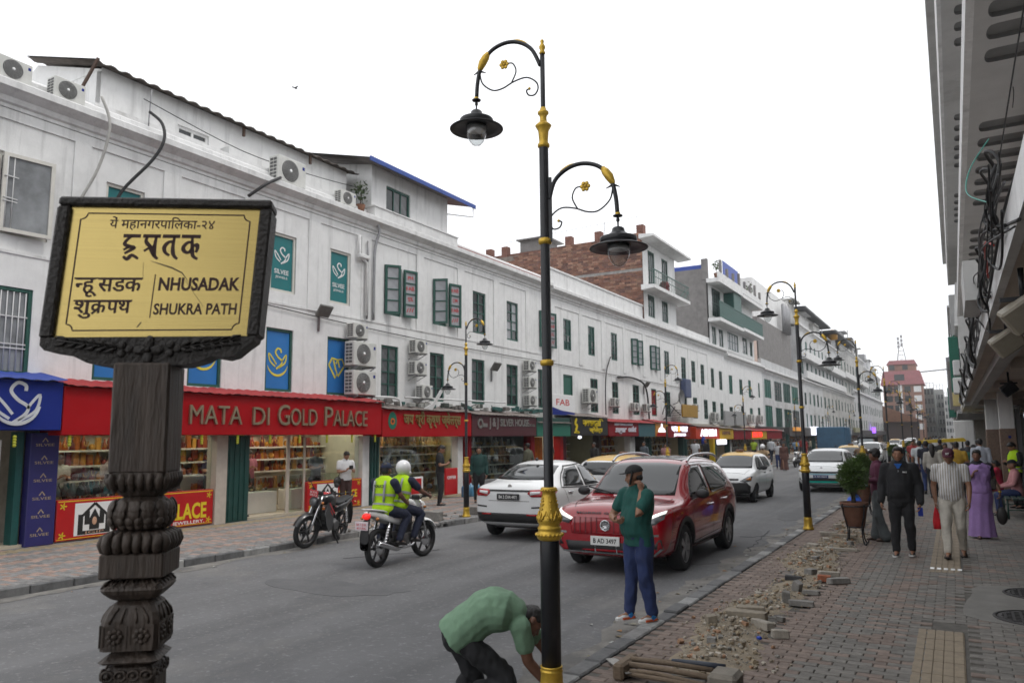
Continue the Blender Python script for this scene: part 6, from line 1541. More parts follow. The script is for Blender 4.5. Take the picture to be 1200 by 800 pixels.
for nm, q in (('top', (-.295, .295, -.058, .045, .384, .41)), ('left', (-.297, -.262, -.058, .045, .0, .383)), ('right', (.262, .297, -.058, .045, .0, .383))):
 b = MB(); b.bbox(*q, .006); lb(b).build('frame_rail', WOODB, t)
b = MB(); b.box(-.262, .262, -.04, -.0355, .003, .384); pl = lb(b).build('brass_plate', BRASS, t)
O = LEAN @ Vector((0, -.0402, 0)); U = (LEAN.to_3x3() @ Vector((1, 0, 0))); W = (LEAN.to_3x3() @ Vector((0, 0, 1)))
def at(x, z): return O + U * x + W * z
b = MB()
x0, x1, z0, z1, c = -.235, .235, .022, .365, .018
pts = []
for (cx, cz, a0, a1) in ((x0, z0, 90, 0), (x1, z0, 180, 90), (x1, z1, 270, 180), (x0, z1, 360, 270)): pts += [(cx + c * math.cos(R(a0 + (a1 - a0) * k / 6)), cz + c * math.sin(R(a0 + (a1 - a0) * k / 6))) for k in range(7)]
b.ribbon(pts, .004, O, U, W, .0004, True)
b.text('यें महानगरपािलका-२४', at(-.01, .322), U, W, .0265, .29, .0004, .012)
def newar(x, kind, s):
 L = {'du': [[(-.4, 1), (.42, 1)], [(.02, 1), (-.2, .82), (-.3, .62), (-.05, .5), (.18, .45), (-.05, .3), (-.25, .18)], [(-.05, .5), (-.32, .35)], [(-.3, .05), (-.1, -.08), (.1, .1), (.42, -.06)]],
 'sa': [[(-.42, 1), (.42, 1)], [(.22, 1), (.18, .55), (.22, .1), (.4, -.06)], [(-.2, 1), (-.25, .75), (.0, .5), (.2, .48)], [(.0, .5), (-.3, .3)], [(-.05, .45), (.1, .25), (.2, .05)]],
 'ta': [[(-.42, 1), (.42, 1)], [(.15, 1), (.12, .5), (.2, .12), (.4, -.06)], [(.14, .75), (-.1, .72), (-.28, .5), (-.22, .25), (.0, .1)]],
 'ka': [[(-.46, 1), (.46, 1)], [(.05, 1), (.1, .5), (.18, .1), (.42, -.06)], [(.08, .7), (-.12, .72), (-.32, .5), (-.25, .3), (-.05, .25), (.1, .45)], [(.1, .5), (.3, .62), (.36, .45), (.3, .25)]]}
 for k, st in enumerate(L[kind]):
  P = [(p[0] * s[0], p[1] * s[1]) for p in (spline([(q[0], q[1], 0) for q in st], 4) if len(st) > 2 else [Vector((q[0], q[1], 0)) for q in st])]
  w = [.0085] * len(P) if k == 0 else [.0095 - .004 * abs(2 * i / (len(P) - 1) - 1) for i in range(len(P))]
  b.ribbon(P, [q * 1.25 for q in w], at(x, .235), U, W, .0004)
for x, k in ((-.09, 'du'), (-.035, 'sa'), (.019, 'ta'), (.074, 'ka')): newar(x, k, (.058, .064))
n0 = len(b.V); f0 = len(b.F)
b.text('न', at(-.226, .135), U, W, .043, None, .0004, .008, clip=.62, align='l', sx=.8)
b.text('हू', at(-.207, .135), U, W, .043, .04, .0004, .008, align='l'); b.text('सडक', at(-.165, .135), U, W, .043, .117, .0004, .008, align='l')
b.ribbon([(-.23, .173), (-.047, .173)], .004, O, U, W, .0006)
b.text('शु', at(-.221, .072), U, W, .04, .045, .0004, .008, align='l'); b.text('क', at(-.177, .072), U, W, .04, .041, .0004, .008, align='l'); b.ribbon([(-.157, .085), (-.172, .07)], .0055, O, U, W, .0006); b.text('पथ', at(-.134, .072), U, W, .04, .064, .0004, .008, align='l')
b.ribbon([(-.224, .108), (-.068, .108)], .0038, O, U, W, .0006)
V0 = b.V[n0:]; F0 = [[i - n0 for i in f] for f in b.F[f0:]]; b.add([Vector(v) + U * .0016 + W * .0004 - Vector((0, .0003, 0)) for v in V0], F0, False)
b.ribbon([(-.0135, .058), (-.0125, .185)], .003, O, U, W, .0004)
b.text('NHUSADAK', at(.113, .139), U, W, .036, .226, .0004, .034)
b.text('SHUKRA PATH', at(.109, .068), U, W, .031, .23, .0004, .026)
b.build('printing', PR_, pl)
b = MB()
for P, w in (([(-.03, .225), (.0, .215), (.03, .205), (.06, .19), (.08, .165)], [.001, .004, .005, .004, .001]), ([(-.05, .22), (-.045, .17)], .001), ([(.07, .17), (.1, .13), (.13, .09)], .0012), ([(-.045, .03), (-.035, .045)], .004)):
 b.ribbon(P, w, O, U, W, .0002)
b.build('scratch', mat('scratched_brass', (.25, .19, .09), .7, var=.3), pl)
# ---------------------------------------------------------------- cars and motorbikes
CGL = mat('car_glass', (.018, .021, .022), .04, var=0, spec=.9)
CPL = mat('black_plastic', (.018, .018, .019), .55, var=.15, scale=20, bump=.06)
CHR = mat('chrome_trim', (.62, .62, .63), .15, metal=1., var=.05)
PW = mat('white_car_paint', (.74, .75, .75), .3, var=.02, coat=.7, scale=1)
PRED = mat('deep_red_car_paint', (.3, .002, .009), .2, var=.04, coat=1., scale=1)
PRED.node_tree.nodes['Principled BSDF'].inputs['Coat IOR'].default_value = 1.5
LENS = mat('clear_lamp_lens', (.1, .105, .11), .08, var=.25, scale=8, spec=.9)
DRL = mat('lit_headlamp', (1, .98, .93), .3, var=0, emit=.8)
TAILR = mat('red_tail_lamp', (.35, .008, .012), .15, var=.2, scale=10, coat=.6)
AMB = mat('amber_lens', (.5, .16, .015), .2, var=.1, coat=.5)
ALLOY = mat('machined_alloy', (.33, .33, .34), .32, metal=.8, var=.12)
LINE = mat('panel_gap', (.006, .006, .006), .8, var=0)
PLW = mat('white_number_plate', (.7, .7, .68), .4, var=.05)
class Car:
 def __init__(s, name, lab, loc, rotz, paint, cage, wheel_r, axles, track, group=None, wells=True):
  s.t = thing(name, lab, 'car', loc, rotz, group); s.paint = paint
  V = []; M = len(cage); N = 16
  for (y, zb, w, zs, wt, zt) in cage:
   zm = zb + (zs - zb) * .55
   half = [(0, zb), (.78 * w, zb), (.965 * w, zb + .09), (w, zm), (.985 * w, zs), (.93 * w * .5 + wt * .5, zs + (zt - zs) * .48), (wt, zt - .05), (wt * .55, zt - .008), (0, zt)]
   ring = half + [(-a, b) for a, b in half[-2:0:-1]]
   V += [(a, y + (0), b) for a, b in ring]
  F = [(i * N + j, i * N + (j + 1) % N, (i + 1) * N + (j + 1) % N, (i + 1) * N + j) for i in range(M - 1) for j in range(N)]
  for i, rev in ((0, False), (M - 1, True)):
   o = i * N; caps = [(o, o + 1, o + 15)] + [(o + k, o + k + 1, o + 15 - k, o + 16 - k) for k in range(1, 7)] + [(o + 7, o + 8, o + 9)]
   F += [c[::-1] if rev else c for c in caps]
  me = mesh_of('body', V, F, [paint, CPL], None, True)
  bm = bmesh.new(); bm.from_mesh(me); bmesh.ops.recalc_face_normals(bm, faces=bm.faces[:]); bm.to_mesh(me); bm.free()
  o = link('body', me, s.t)
  md = o.modifiers.new('smooth', 'SUBSURF'); md.levels = md.render_levels = 3
  baked(o)
  bm = bmesh.new(); bm.from_mesh(o.data); s.bvh = BVHTree.FromBMesh(bm); bm.free()
  s.body = o
  if wells:
   c = MB()
   for y in axles:
    for sx in (-1, 1): c.lathe([(wheel_r + .05, sx * (track - .16)), (wheel_r + .05, sx * (track + .3))], (0, y, wheel_r), 32, 'x')
   co = c.build('cutter', [CPL], s.t)
   bm = bmesh.new(); bm.from_mesh(co.data); bmesh.ops.recalc_face_normals(bm, faces=bm.faces[:]); bm.to_mesh(co.data); bm.free()
   co.data.materials.clear(); co.data.materials.append(paint); co.data.materials.append(CPL)
   co.data.polygons.foreach_set('material_index', [1] * len(co.data.polygons))
   md = o.modifiers.new('well', 'BOOLEAN'); md.operation = 'DIFFERENCE'; md.object = co; md.solver = 'EXACT'
   baked(o, co); q = co.data; bpy.data.objects.remove(co); bpy.data.meshes.remove(q)
  b = MB(); b.box(-track + .22, track - .22, axles[1] - .3, axles[0] + .3, .2, .5); b.build('underbody', CPL, s.t)
 def hit(s, kind, p, sx=1):
  if kind == 'side': o, d = Vector((sx * 3, p[0], p[1])), Vector((-sx, 0, 0))
  elif kind == 'front': o, d = Vector((p[0], 5, p[1])), Vector((0, -1, 0))
  elif kind == 'rear': o, d = Vector((p[0], -5, p[1])), Vector((0, 1, 0))
  else: o, d = Vector((p[0], p[1], 4)), Vector((0, 0, -1))
  h, n, i, dd = s.bvh.ray_cast(o, d)
  if h is None:
   h, n, i, dd = s.bvh.find_nearest(o + d * (2.1 if kind == 'side' else 2.9))
  return h, n
 def decal(s, name, kind, poly, m, off=.005, step=.07, sides=(1,), parent=None, th=.012, sm=True):
  out = []
  for sx in sides:
   P = [(p[0] * (sx if kind != 'side' else 1), p[1]) for p in poly]
   bm = bmesh.new(); vs = [bm.verts.new((p[0], p[1], 0)) for p in P]; bm.faces.new(vs)
   for ax in (0, 1):
    lo, hi = min(p[ax] for p in P), max(p[ax] for p in P); k = lo + step
    while k < hi - step * .2:
     co = [0, 0, 0]; no = [0, 0, 0]; co[ax] = k; no[ax] = 1
     bmesh.ops.bisect_plane(bm, geom=bm.verts[:] + bm.edges[:] + bm.faces[:], plane_co=co, plane_no=no); k += step
   bmesh.ops.triangulate(bm, faces=[f for f in bm.faces if len(f.verts) > 4])
   for v in bm.verts:
    h, n = s.hit(kind, (v.co.x, v.co.y), sx); v.co = h + n * off
   axis = {'side': Vector((sx, 0, 0)), 'front': Vector((0, 1, 0)), 'rear': Vector((0, -1, 0)), 'top': Vector((0, 0, 1))}[kind]
   bm.normal_update()
   tot = sum((f.normal * f.calc_area() for f in bm.faces), Vector())
   if tot.dot(axis) < 0: bmesh.ops.reverse_faces(bm, faces=bm.faces[:])
   be = [e for e in bm.edges if e.is_boundary]
   r = bmesh.ops.extrude_edge_only(bm, edges=be)
   bm.normal_update()
   for v in [g for g in r['geom'] if isinstance(g, bmesh.types.BMVert)]: v.co -= axis * th
   bm.verts.index_update()
   me = bpy.data.meshes.new(name); bm.to_mesh(me); bm.free(); me.materials.append(m)
   if sm: me.polygons.foreach_set('use_smooth', [True] * len(me.polygons))
   out.append(link(name, me, parent or s.t))
  return out
 def line(s, name, kind, pts, w, m=LINE, sides=(1,), off=.004, closed=False, parent=None):
  for sx in sides:
   P = []
   for i in range(len(pts) - (0 if closed else 1)):
    a, c = Vector((*pts[i], 0)), Vector((*pts[(i + 1) % len(pts)], 0)); n = max(1, int((c - a).length / .07))
    P += [a.lerp(c, k / n) for k in range(n)]
   if not closed: P.append(Vector((*pts[-1], 0)))
   V = []
   for i, p in enumerate(P):
    d = (P[(i + 1) % len(P) if closed else min(i + 1, len(P) - 1)] - P[i - 1 if closed else max(i - 1, 0)]).normalized(); q = Vector((-d.y, d.x, 0)) * w / 2
    for e in (p + q, p - q):
     h, n = s.hit(kind, (e.x * (sx if kind != 'side' else 1), e.y), sx); V.append(h + n * off)
   k = len(P); F = [(2 * i, 2 * i + 1, (2 * i + 3) % (2 * k), (2 * i + 2) % (2 * k)) for i in range(k if closed else k - 1)]
   b = MB(); b.add(V, F, False); b.build(name, m, parent or s.t)
 def wheel(s, x, y, r, w, m=ALLOY, spokes=5, mesh={}):
  sx = 1 if x > 0 else -1
  q = bpy.data.objects.new('wheel', None); COL.objects.link(q); q.parent = s.t; q.location = (x, y, r); q.rotation_euler = (0, 0, 0 if sx > 0 else PI)
  k = (r, w, m.name, spokes)
  if k not in mesh:
   b = MB(); b.lathe([(r * .63, -w / 2), (r * .9, -w / 2), (r * .97, -w * .42), (r, -w * .3), (r, w * .3), (r * .97, w * .42), (r * .9, w / 2), (r * .66, w / 2), (r * .64, w * .4)], n=36, ax='x', caps=False); ty = mesh_of('tyre', b.V, b.F, RUBBER, None, b.S)
   b = MB(); b.lathe([(r * .66, w * .46), (r * .62, w * .47), (r * .58, w * .3), (r * .57, -w * .3)], n=32, ax='x', caps=False)
   for i in range(spokes):
    a = 2 * PI * i / spokes
    for da in (-.16, .16):
     b.bar((w * .36, r * .12 * math.cos(a + da * 2), r * .12 * math.sin(a + da * 2)), (w * .38, r * .6 * math.cos(a + da), r * .6 * math.sin(a + da)), .03 * r / .3, .045 * r / .3)
   b.lathe([(r * .17, w * .3), (r * .17, w * .42), (0, w * .45)], n=14, ax='x'); ri = mesh_of('rim', b.V, b.F, m, None, b.S)
   b = MB(); b.lathe([(r * .57, w * .05), (0, w * .05)], n=20, ax='x'); hb = mesh_of('brake_disc', b.V, b.F, CPL, None, b.S)
   mesh[k] = (ty, ri, hb)
  for nm, me in zip(('tyre', 'rim', 'brake_disc'), mesh[k]): link(nm, me, q)
 def wheels(s, axles, track, r, w, **k):
  for y in axles:
   for sx in (-1, 1): s.wheel(sx * (track - w / 2), y, r, w, **k)
 def arch(s, y, r0, r1, zc, m=CPL, a0=-12, a1=192):
  P = [(y + r1 * math.cos(R(a0 + (a1 - a0) * k / 16)), zc + r1 * math.sin(R(a0 + (a1 - a0) * k / 16))) for k in range(17)]
  Q = [(y + r0 * math.cos(R(a1 + (a0 - a1) * k / 16)), zc + r0 * math.sin(R(a1 + (a0 - a1) * k / 16))) for k in range(17)]
  for i in range(16): pass
  for sx in (-1, 1):
   V = []
   for a, c in zip(P, Q[::-1]):
    for e in (a, c):
     h, n = s.hit('side', e, sx); V.append(Vector((h.x + sx * .012, e[0], e[1])))
   for (a, c) in zip(P, Q[::-1]): V.append(V[0] * 0 + Vector((sx * (abs(s.hit('side', a, sx)[0].x) - .05), c[0], c[1])))
   n = len(P); F = [(2 * i, 2 * i + 1, 2 * i + 3, 2 * i + 2) for i in range(n - 1)] + [(2 * i + 1, 2 * n + i, 2 * n + i + 1, 2 * i + 3) for i in range(n - 1)]
   b = MB(); b.add(V, F, True); b.build('wheel_arch_trim', m, s.t)
 def mirror(s, x, y, z, m, sides=(-1, 1)):
  for sx in sides:
   b = MB(); b.sphere((sx * (x + .1), y, z + .03), (.115, .07, .075), 12, 8); b.bar((sx * (x - .05), y, z - .03), (sx * (x + .06), y, z), .06, .04); o = b.build('wing_mirror', m, s.t)
   b = MB(); b.sphere((sx * (x + .1), y - .03, z + .03), (.1, .05, .06), 10, 6); b.build('mirror_glass', CGL, o)
 def handle(s, y, z, m, sides=(-1, 1)):
  for sx in sides:
   h, n = s.hit('side', (y, z), sx)
   b = MB(); b.bbox(-.018, .018, -.1, .1, -.014, .014, .008); b.build('door_handle', m, s.t, loc=(h.x + sx * .02, y, z))
 def plate(s, kind, z, w, h, m, txt, tm, x=0.):
  q, n = s.hit(kind, (x, z)); sg = 1 if kind == 'front' else -1
  y = q.y + sg * .025
  b = MB(); b.bbox(x - w / 2, x + w / 2, y - .012, y + .012, z - h / 2, z + h / 2, .004); o = b.build('number_plate', m, s.t)
  b = MB()
  for i, tt in enumerate(txt):
   hh = h * (.5 if len(txt) == 1 else .3)
   b.text(tt, (x, y + sg * .0125, z - hh / 2 + ((.5 - i) * h * .44 if len(txt) > 1 else 0)), (-sg, 0, 0), (0, 0, 1), hh, w * .8, .002, .02)
  b.build('plate_lettering', tm, o)
SUVC = [(-2.2, .5, .72, .93, .55, 1.02), (-2.12, .34, .86, 1.03, .64, 1.34), (-1.9, .25, .93, 1.06, .64, 1.58), (-1.35, .22, .945, 1.04, .67, 1.66), (-.35, .2, .945, 1.0, .7, 1.69), (.3, .2, .945, .99, .69, 1.66), (.62, .2, .945, .985, .68, 1.5), (1.12, .2, .945, .98, .71, 1.12), (1.3, .2, .945, .975, .72, 1.07), (1.75, .22, .93, .96, .72, 1.06), (2.06, .24, .9, .9, .72, 1.02), (2.19, .27, .85, .82, .7, .94), (2.25, .36, .74, .72, .62, .84)]
c = Car('parked_suv', 'deep red SUV with lit headlamps driving towards the man on the phone', (-4.58, 12.98, RZ), PI, PRED, SUVC, .345, (1.3, -1.28), .9)
c.t.name = 'red_suv'
c.wheels((1.3, -1.28), .92, .345, .22, m=ALLOY)
for y in (1.3, -1.28): c.arch(y, .395, .47, .345)
c.decal('windshield', 'front', [(-.7, 1.1), (.7, 1.1), (.6, 1.55), (.3, 1.585), (-.3, 1.585), (-.6, 1.55)], CGL)
c.decal('rear_window', 'rear', [(-.62, 1.12), (.62, 1.12), (.52, 1.48), (-.52, 1.48)], CGL)
c.decal('front_side_window', 'side', [(.82, 1.06), (-.2, 1.06), (-.2, 1.53), (.15, 1.53), (.42, 1.42)], CGL, sides=(-1, 1))
c.decal('rear_side_window', 'side', [(-.28, 1.06), (-1.2, 1.1), (-1.62, 1.24), (-1.4, 1.4), (-1.1, 1.5), (-.28, 1.53)], CGL, sides=(-1, 1))
c.line('chrome_window_trim', 'side', [(.86, 1.035), (-.2, 1.035), (-1.2, 1.075), (-1.7, 1.24), (-1.42, 1.43), (-1.1, 1.53), (-.2, 1.56), (.18, 1.555)], .022, CHR, (-1, 1), .008)
c.decal('side_sill', 'side', [(.8, .2), (.8, .36), (-.8, .36), (-.8, .2)], CPL, sides=(-1, 1))
c.line('sill_trim', 'side', [(.82, .375), (-.8, .42)], .02, CHR, (-1, 1), .008)
c.decal('roof_glass', 'top', [(-.55, .2), (.55, .2), (.52, -1.4), (-.52, -1.4)], mat('black_roof', (.012, .012, .013), .2, var=.1, coat=.5))
for sx in (-1, 1):
 b = MB(); b.tube(spline([(sx * .66, .28, 1.6), (sx * .665, .0, 1.69), (sx * .665, -.6, 1.715), (sx * .655, -1.3, 1.69), (sx * .64, -1.7, 1.6)], 5), .021, 8); b.build('roof_rail', CHR, c.t)
c.decal('grille', 'front', [(-.56, .58), (.56, .58), (.58, .72), (.54, .85), (-.54, .85), (-.58, .72)], PRED, .002)
for k in range(12):
 x = -.5 + k * .091
 if abs(x) > .09: c.line('grille_rib', 'front', [(x, .6), (x, .83)], .012, mat('dark_red_rib', (.09, .002, .006), .4, var=.1), off=.009)
for sx in (1, -1):
 hl = c.decal('headlight', 'front', [(sx * p[0], p[1]) for p in [(.54, .79), (.7, .85), (.85, .91), (.85, .83), (.76, .76), (.6, .73)]], LENS, .008, .05)[0]
 c.decal('lit_lamp_strip', 'front', [(sx * p[0], p[1]) for p in [(.53, .815), (.68, .87), (.845, .935), (.85, .9), (.71, .835), (.56, .785)]], DRL, .014, .05, parent=hl)
 c.decal('bumper_intake', 'front', [(sx * p[0], p[1]) for p in [(.7, .42), (.8, .55), (.83, .55), (.84, .4)]], CPL, .006)
 c.line('fog_trim', 'front', [(sx * .64, .6), (sx * .8, .61)], .03, CHR, off=.01)
 c.decal('tail_light', 'rear', [(sx * p[0], p[1]) for p in [(.5, .95), (.8, .98), (.78, 1.08), (.5, 1.05)]], TAILR, .008)
c.decal('lower_intake', 'front', [(-.62, .33), (.62, .33), (.66, .48), (-.66, .48)], CPL, .006)
c.decal('bumper_bottom', 'front', [(-.74, .24), (.74, .24), (.78, .31), (-.78, .31)], CPL, .006)
c.line('chrome_lip', 'front', [(-.82, .42), (-.72, .33), (.72, .33), (.82, .42)], .026, CHR, off=.016)
for x in (-.17, .17): c.line('intake_divider', 'front', [(x, .33), (x, .47)], .02, CHR, off=.014)
q, n = c.hit('front', (0, .72))
b = MB(); b.lathe([(.085, 0), (.085, .02), (.07, .022), (.07, .012), (0, .012)], (0, q.y, .72), 8, 'y'); o = b.build('badge', CHR, c.t)
b = MB(); b.text('M', (0, q.y + .014, .727), (-1, 0, 0), VZ, .04, .06, .008); b.text('G', (0, q.y + .014, .673), (-1, 0, 0), VZ, .04, .05, .008); b.build('badge_letters', CHR, o)
b = MB(); q, n = c.hit('front', (0, .895))
b.text('MORRIS GARAGES', (0, q.y + .012, .88), (-1, 0, 0), (0, -.35, 1), .03, .95, .004, .03); b.build('bonnet_lettering', mat('dark_chrome', (.06, .05, .05), .3, metal=.6, var=.1), c.t)
c.plate('front', .5, .46, .13, PLW, ['B AD 3497'], INK)
c.mirror(.93, .72, 1.08, CPL); c.handle(-.1, .9, CHR); c.handle(-1.0, .93, CHR)
for P in ([(.86, .42), (.92, .8), (.86, 1.0)], [(-.24, .4), (-.24, 1.05)], [(-.92, .42), (-1.1, .7), (-1.28, 1.05)]): c.line('door_gap', 'side', P, .009, LINE, (-1, 1))
for sx in (-1, 1): c.line('bonnet_gap', 'top', [(sx * .7, 1.2), (sx * .66, 1.8), (sx * .55, 2.1)], .009, LINE, off=.003)
for sx in (-.35, .3):
 b = MB(); b.bar((sx, 1.2, 1.12), (sx + .5, 1.02, 1.2), .02); b.build('wiper', CPL, c.t)
SEDC = [(-2.07, .46, .64, .86, .5, .95), (-2.0, .32, .81, 1.0, .6, 1.1), (-1.8, .25, .87, 1.03, .62, 1.15), (-1.45, .22, .885, 1.01, .6, 1.2), (-1.0, .2, .885, .98, .6, 1.44), (-.45, .2, .885, .95, .62, 1.55), (.25, .2, .885, .93, .61, 1.53), (.6, .2, .885, .925, .6, 1.38), (1.1, .2, .88, .92, .62, 1.05), (1.3, .2, .875, .91, .62, 1.01), (1.6, .22, .86, .87, .6, .97), (1.9, .28, .8, .74, .57, .86), (2.05, .4, .66, .62, .5, .68)]
c = Car('white_sedan', 'white sedan seen from behind, driving away left of the lamp post', (-7.83, 15.45, RZ), R(1.5), PW, SEDC, .3, (1.22, -1.23), .84)
c.wheels((1.22, -1.23), .85, .3, .19, m=CPL)
c.decal('rear_window', 'rear', [(-.62, 1.17), (.62, 1.17), (.52, 1.43), (.3, 1.455), (-.3, 1.455), (-.52, 1.43)], CGL)
c.decal('windshield', 'front', [(-.62, 1.05), (.62, 1.05), (.52, 1.42), (-.52, 1.42)], CGL)
c.decal('front_side_window', 'side', [(.8, 1.0), (-.12, 1.0), (-.12, 1.42), (.2, 1.42), (.45, 1.3)], CGL, sides=(-1, 1))
c.decal('rear_side_window', 'side', [(-.2, 1.0), (-1.2, 1.04), (-1.0, 1.22), (-.75, 1.37), (-.2, 1.42)], CGL, sides=(-1, 1))
c.line('black_window_trim', 'side', [(.9, .97), (-.2, .975), (-1.34, 1.02), (-1.0, 1.27), (-.7, 1.42), (.2, 1.455)], .02, CPL, (-1, 1), .008)
for sx in (1, -1):
 tl = c.decal('tail_light', 'rear', [(sx * p[0], p[1]) for p in [(.42, .93), (.46, .995), (.84, 1.01), (.85, .9), (.7, .865), (.5, .865)]], TAILR, .012, .05)[0]
 c.decal('reversing_lens', 'rear', [(sx * p[0], p[1]) for p in [(.48, .9), (.68, .93), (.68, .97), (.48, .96)]], WHT, .02, .05, parent=tl)
 c.decal('rear_reflector', 'rear', [(sx * p[0], p[1]) for p in [(.4, .5), (.62, .5), (.62, .535), (.4, .535)]], TAILR, .014)
 c.line('bumper_crease', 'rear', [(sx * .5, .66), (sx * .82, .68)], .03, CPL, off=.006)
c.line('chrome_boot_strip', 'rear', [(-.48, .975), (.48, .975)], .035, CPL, off=.012)
c.decal('bumper_insert', 'rear', [(-.72, .36), (.72, .36), (.8, .5), (.76, .54), (-.76, .54), (-.8, .5)], CPL, .008)
c.plate('rear', .86, .5, .12, mat('black_number_plate', (.02, .02, .022), .4, var=.1), ['BA 2 CHA 4471'], PLW)
q, n = c.hit('rear', (0, 1.06))
b = MB(); b.lathe([(.045, 0), (.045, .012), (.03, .014), (.03, .004)], (0, q.y - .012, 1.06), 18, 'y'); b.bar((0, q.y - .01, 1.03), (0, q.y - .01, 1.075), .012); b.build('badge', CHR, c.t)
c.mirror(.88, .72, 1.02, CPL); c.handle(-.02, .9, CHR); c.handle(-.98, .92, CHR)
for P in ([(.86, .4), (.92, .75), (.86, .95)], [(-.16, .4), (-.16, 1.0)], [(-.92, .42), (-1.1, .7), (-1.25, 1.0)]): c.line('door_gap', 'side', P, .009, LINE, (-1, 1))
c.line('boot_gap', 'rear', [(-.46, .78), (.46, .78)], .008, LINE)
c.line('sill_line', 'side', [(.7, .42), (-.7, .46)], .014, CPL, (-1, 1))
b = MB(); b.sphere((0, -.78, 1.56), (.03, .06, .035), 8, 6); b.build('roof_aerial', CPL, c.t)
ALT = [(-1.76, .48, .58, .85, .46, .95), (-1.68, .3, .73, .96, .56, 1.28), (-1.45, .22, .785, .97, .57, 1.45), (-.6, .2, .79, .94, .58, 1.51), (.2, .2, .79, .92, .57, 1.49), (.5, .2, .79, .915, .56, 1.34), (.98, .2, .785, .91, .6, 1.03), (1.15, .2, .78, .9, .6, .99), (1.42, .22, .76, .86, .57, .94), (1.64, .26, .7, .72, .53, .83), (1.76, .36, .6, .6, .46, .66)]
def hatch(lab, loc, rz, sc=(1, 1, 1), roof=True, ev=False, plate=PLW, ptxt='BA 1 JA 8125', grp='small hatchback cars in the traffic'):
 c = Car('hatchback', lab, loc, rz, PW, ALT, .275, (1.12, -1.2), .74, grp)
 c.wheels((1.12, -1.2), .75, .275, .17, m=CPL if not ev else ALLOY)
 c.decal('windshield', 'front', [(-.6, 1.02), (.6, 1.02), (.5, 1.39), (.25, 1.41), (-.25, 1.41), (-.5, 1.39)], CGL)
 c.decal('rear_window', 'rear', [(-.52, 1.02), (.52, 1.02), (.44, 1.34), (-.44, 1.34)], CGL)
 c.decal('front_side_window', 'side', [(.72, .98), (-.12, .98), (-.12, 1.38), (.15, 1.38), (.38, 1.28)], CGL, sides=(-1, 1))
 c.decal('rear_side_window', 'side', [(-.2, .98), (-1.1, 1.02), (-1.15, 1.2), (-.95, 1.35), (-.2, 1.38)], CGL, sides=(-1, 1))
 if roof:
  c.decal('yellow_roof', 'top', [(-.48, .36), (.48, .36), (.54, -.4), (.52, -1.3), (.4, -1.5), (-.4, -1.5), (-.52, -1.3), (-.54, -.4)], mat('taxi_yellow_paint', (.62, .36, .03), .35, var=.05, coat=.5), .006)
  b = MB(); b.bbox(-.12, .12, -.2, -.1, 1.5, 1.58, .02); b.build('roof_lamp', mat('brown_roof_lamp', (.15, .07, .04), .5, var=.1), c.t)
 for sx in (1, -1):
  hl = c.decal('headlight', 'front', [(sx * p[0], p[1]) for p in ([(.4, .66), (.62, .79), (.72, .8), (.7, .66), (.55, .62)] if not ev else [(.45, .72), (.7, .79), (.72, .72), (.5, .67)])], LENS, .008, .05)[0]
  if not ev: c.decal('amber_lens', 'front', [(sx * p[0], p[1]) for p in [(.56, .7), (.68, .77), (.7, .68)]], AMB, .014, .05, parent=hl)
  c.decal('tail_light', 'rear', [(sx * p[0], p[1]) for p in [(.52, .8), (.66, .8), (.64, 1.05), (.54, 1.05)]], TAILR, .008)
 if ev:
  c.decal('lower_grille', 'front', [(-.5, .33), (.5, .33), (.55, .5), (-.55, .5)], CPL, .006)
  c.decal('upper_grille', 'front', [(-.48, .66), (.48, .66), (.48, .72), (-.48, .72)], CPL, .006)
  c.line('teal_stripe', 'front', [(-.5, .37), (.5, .37)], .055, mat('teal_ev_trim', (.01, .5, .4), .4, var=.05), off=.014)
  c.line('pale_blue_stripe', 'front', [(-.48, .63), (.48, .63)], .035, mat('pale_blue_trim', (.25, .5, .6), .4, var=.05), off=.012)
  c.plate('front', .55, .46, .1, mat('navy_plate', (.04, .06, .18), .4, var=.1), [ptxt], PLW)
  b = MB(); q, n = c.hit('front', (0, .84)); b.lathe([(.04, 0), (.04, .012), (0, .014)], (0, q.y, .84), 16, 'y'); b.build('badge', CHR, c.t)
  for sx in (1, -1): c.decal('fog_recess', 'front', [(sx * p[0], p[1]) for p in [(.6, .4), (.66, .52), (.68, .42)]], CPL, .008)
 else:
  c.decal('bumper', 'front', [(-.66, .3), (.66, .3), (.69, .5), (.6, .62), (-.6, .62), (-.69, .5)], CPL, .01, .04)
  c.line('bumper_lip', 'front', [(-.62, .27), (.62, .27)], .07, CPL, off=.012)
  c.line('grille_slot', 'front', [(-.36, .7), (.36, .7)], .05, CPL, off=.01)
  c.line('chrome_bar', 'front', [(-.34, .605), (.34, .605)], .016, CHR, off=.014)
  c.plate('front', .45, .42, .11, mat('black_number_plate', (.02, .02, .022)), [ptxt], PLW)
 c.mirror(.79, .62, 1.0, CPL); c.handle(-.02, .86, CPL); c.handle(-.9, .88, CPL)
 for P in ([(.78, .4), (.84, .7), (.78, .92)], [(-.16, .4), (-.16, .98)], [(-.84, .42), (-1.0, .66), (-1.14, .98)]): c.line('door_gap', 'side', P, .009, LINE, (-1, 1))
 c.line('bonnet_gap', 'top', [(-.55, 1.05), (-.5, 1.5), (.5, 1.5), (.55, 1.05)], .008, LINE, off=.003)
 c.t.scale = sc
 return c
A0 = hatch('white hatchback taxi with a yellow roof and black bumper behind the red SUV', (-6.12, 25.5, RZ), PI)
E0 = hatch('white hatchback with a teal bumper stripe beside the second lamp post', (-4.2, 31.2, RZ), PI, (1.09, 1.1, 1.02), False, True, ptxt='B AD 8604')
def cp(src, lab, x, y, rz, sc=None, strip=()):
 o = copy_tree(src.t, loc=(x, y, RZ), rotz=rz); o['label'] = lab
 if sc: o.scale = sc
 return o
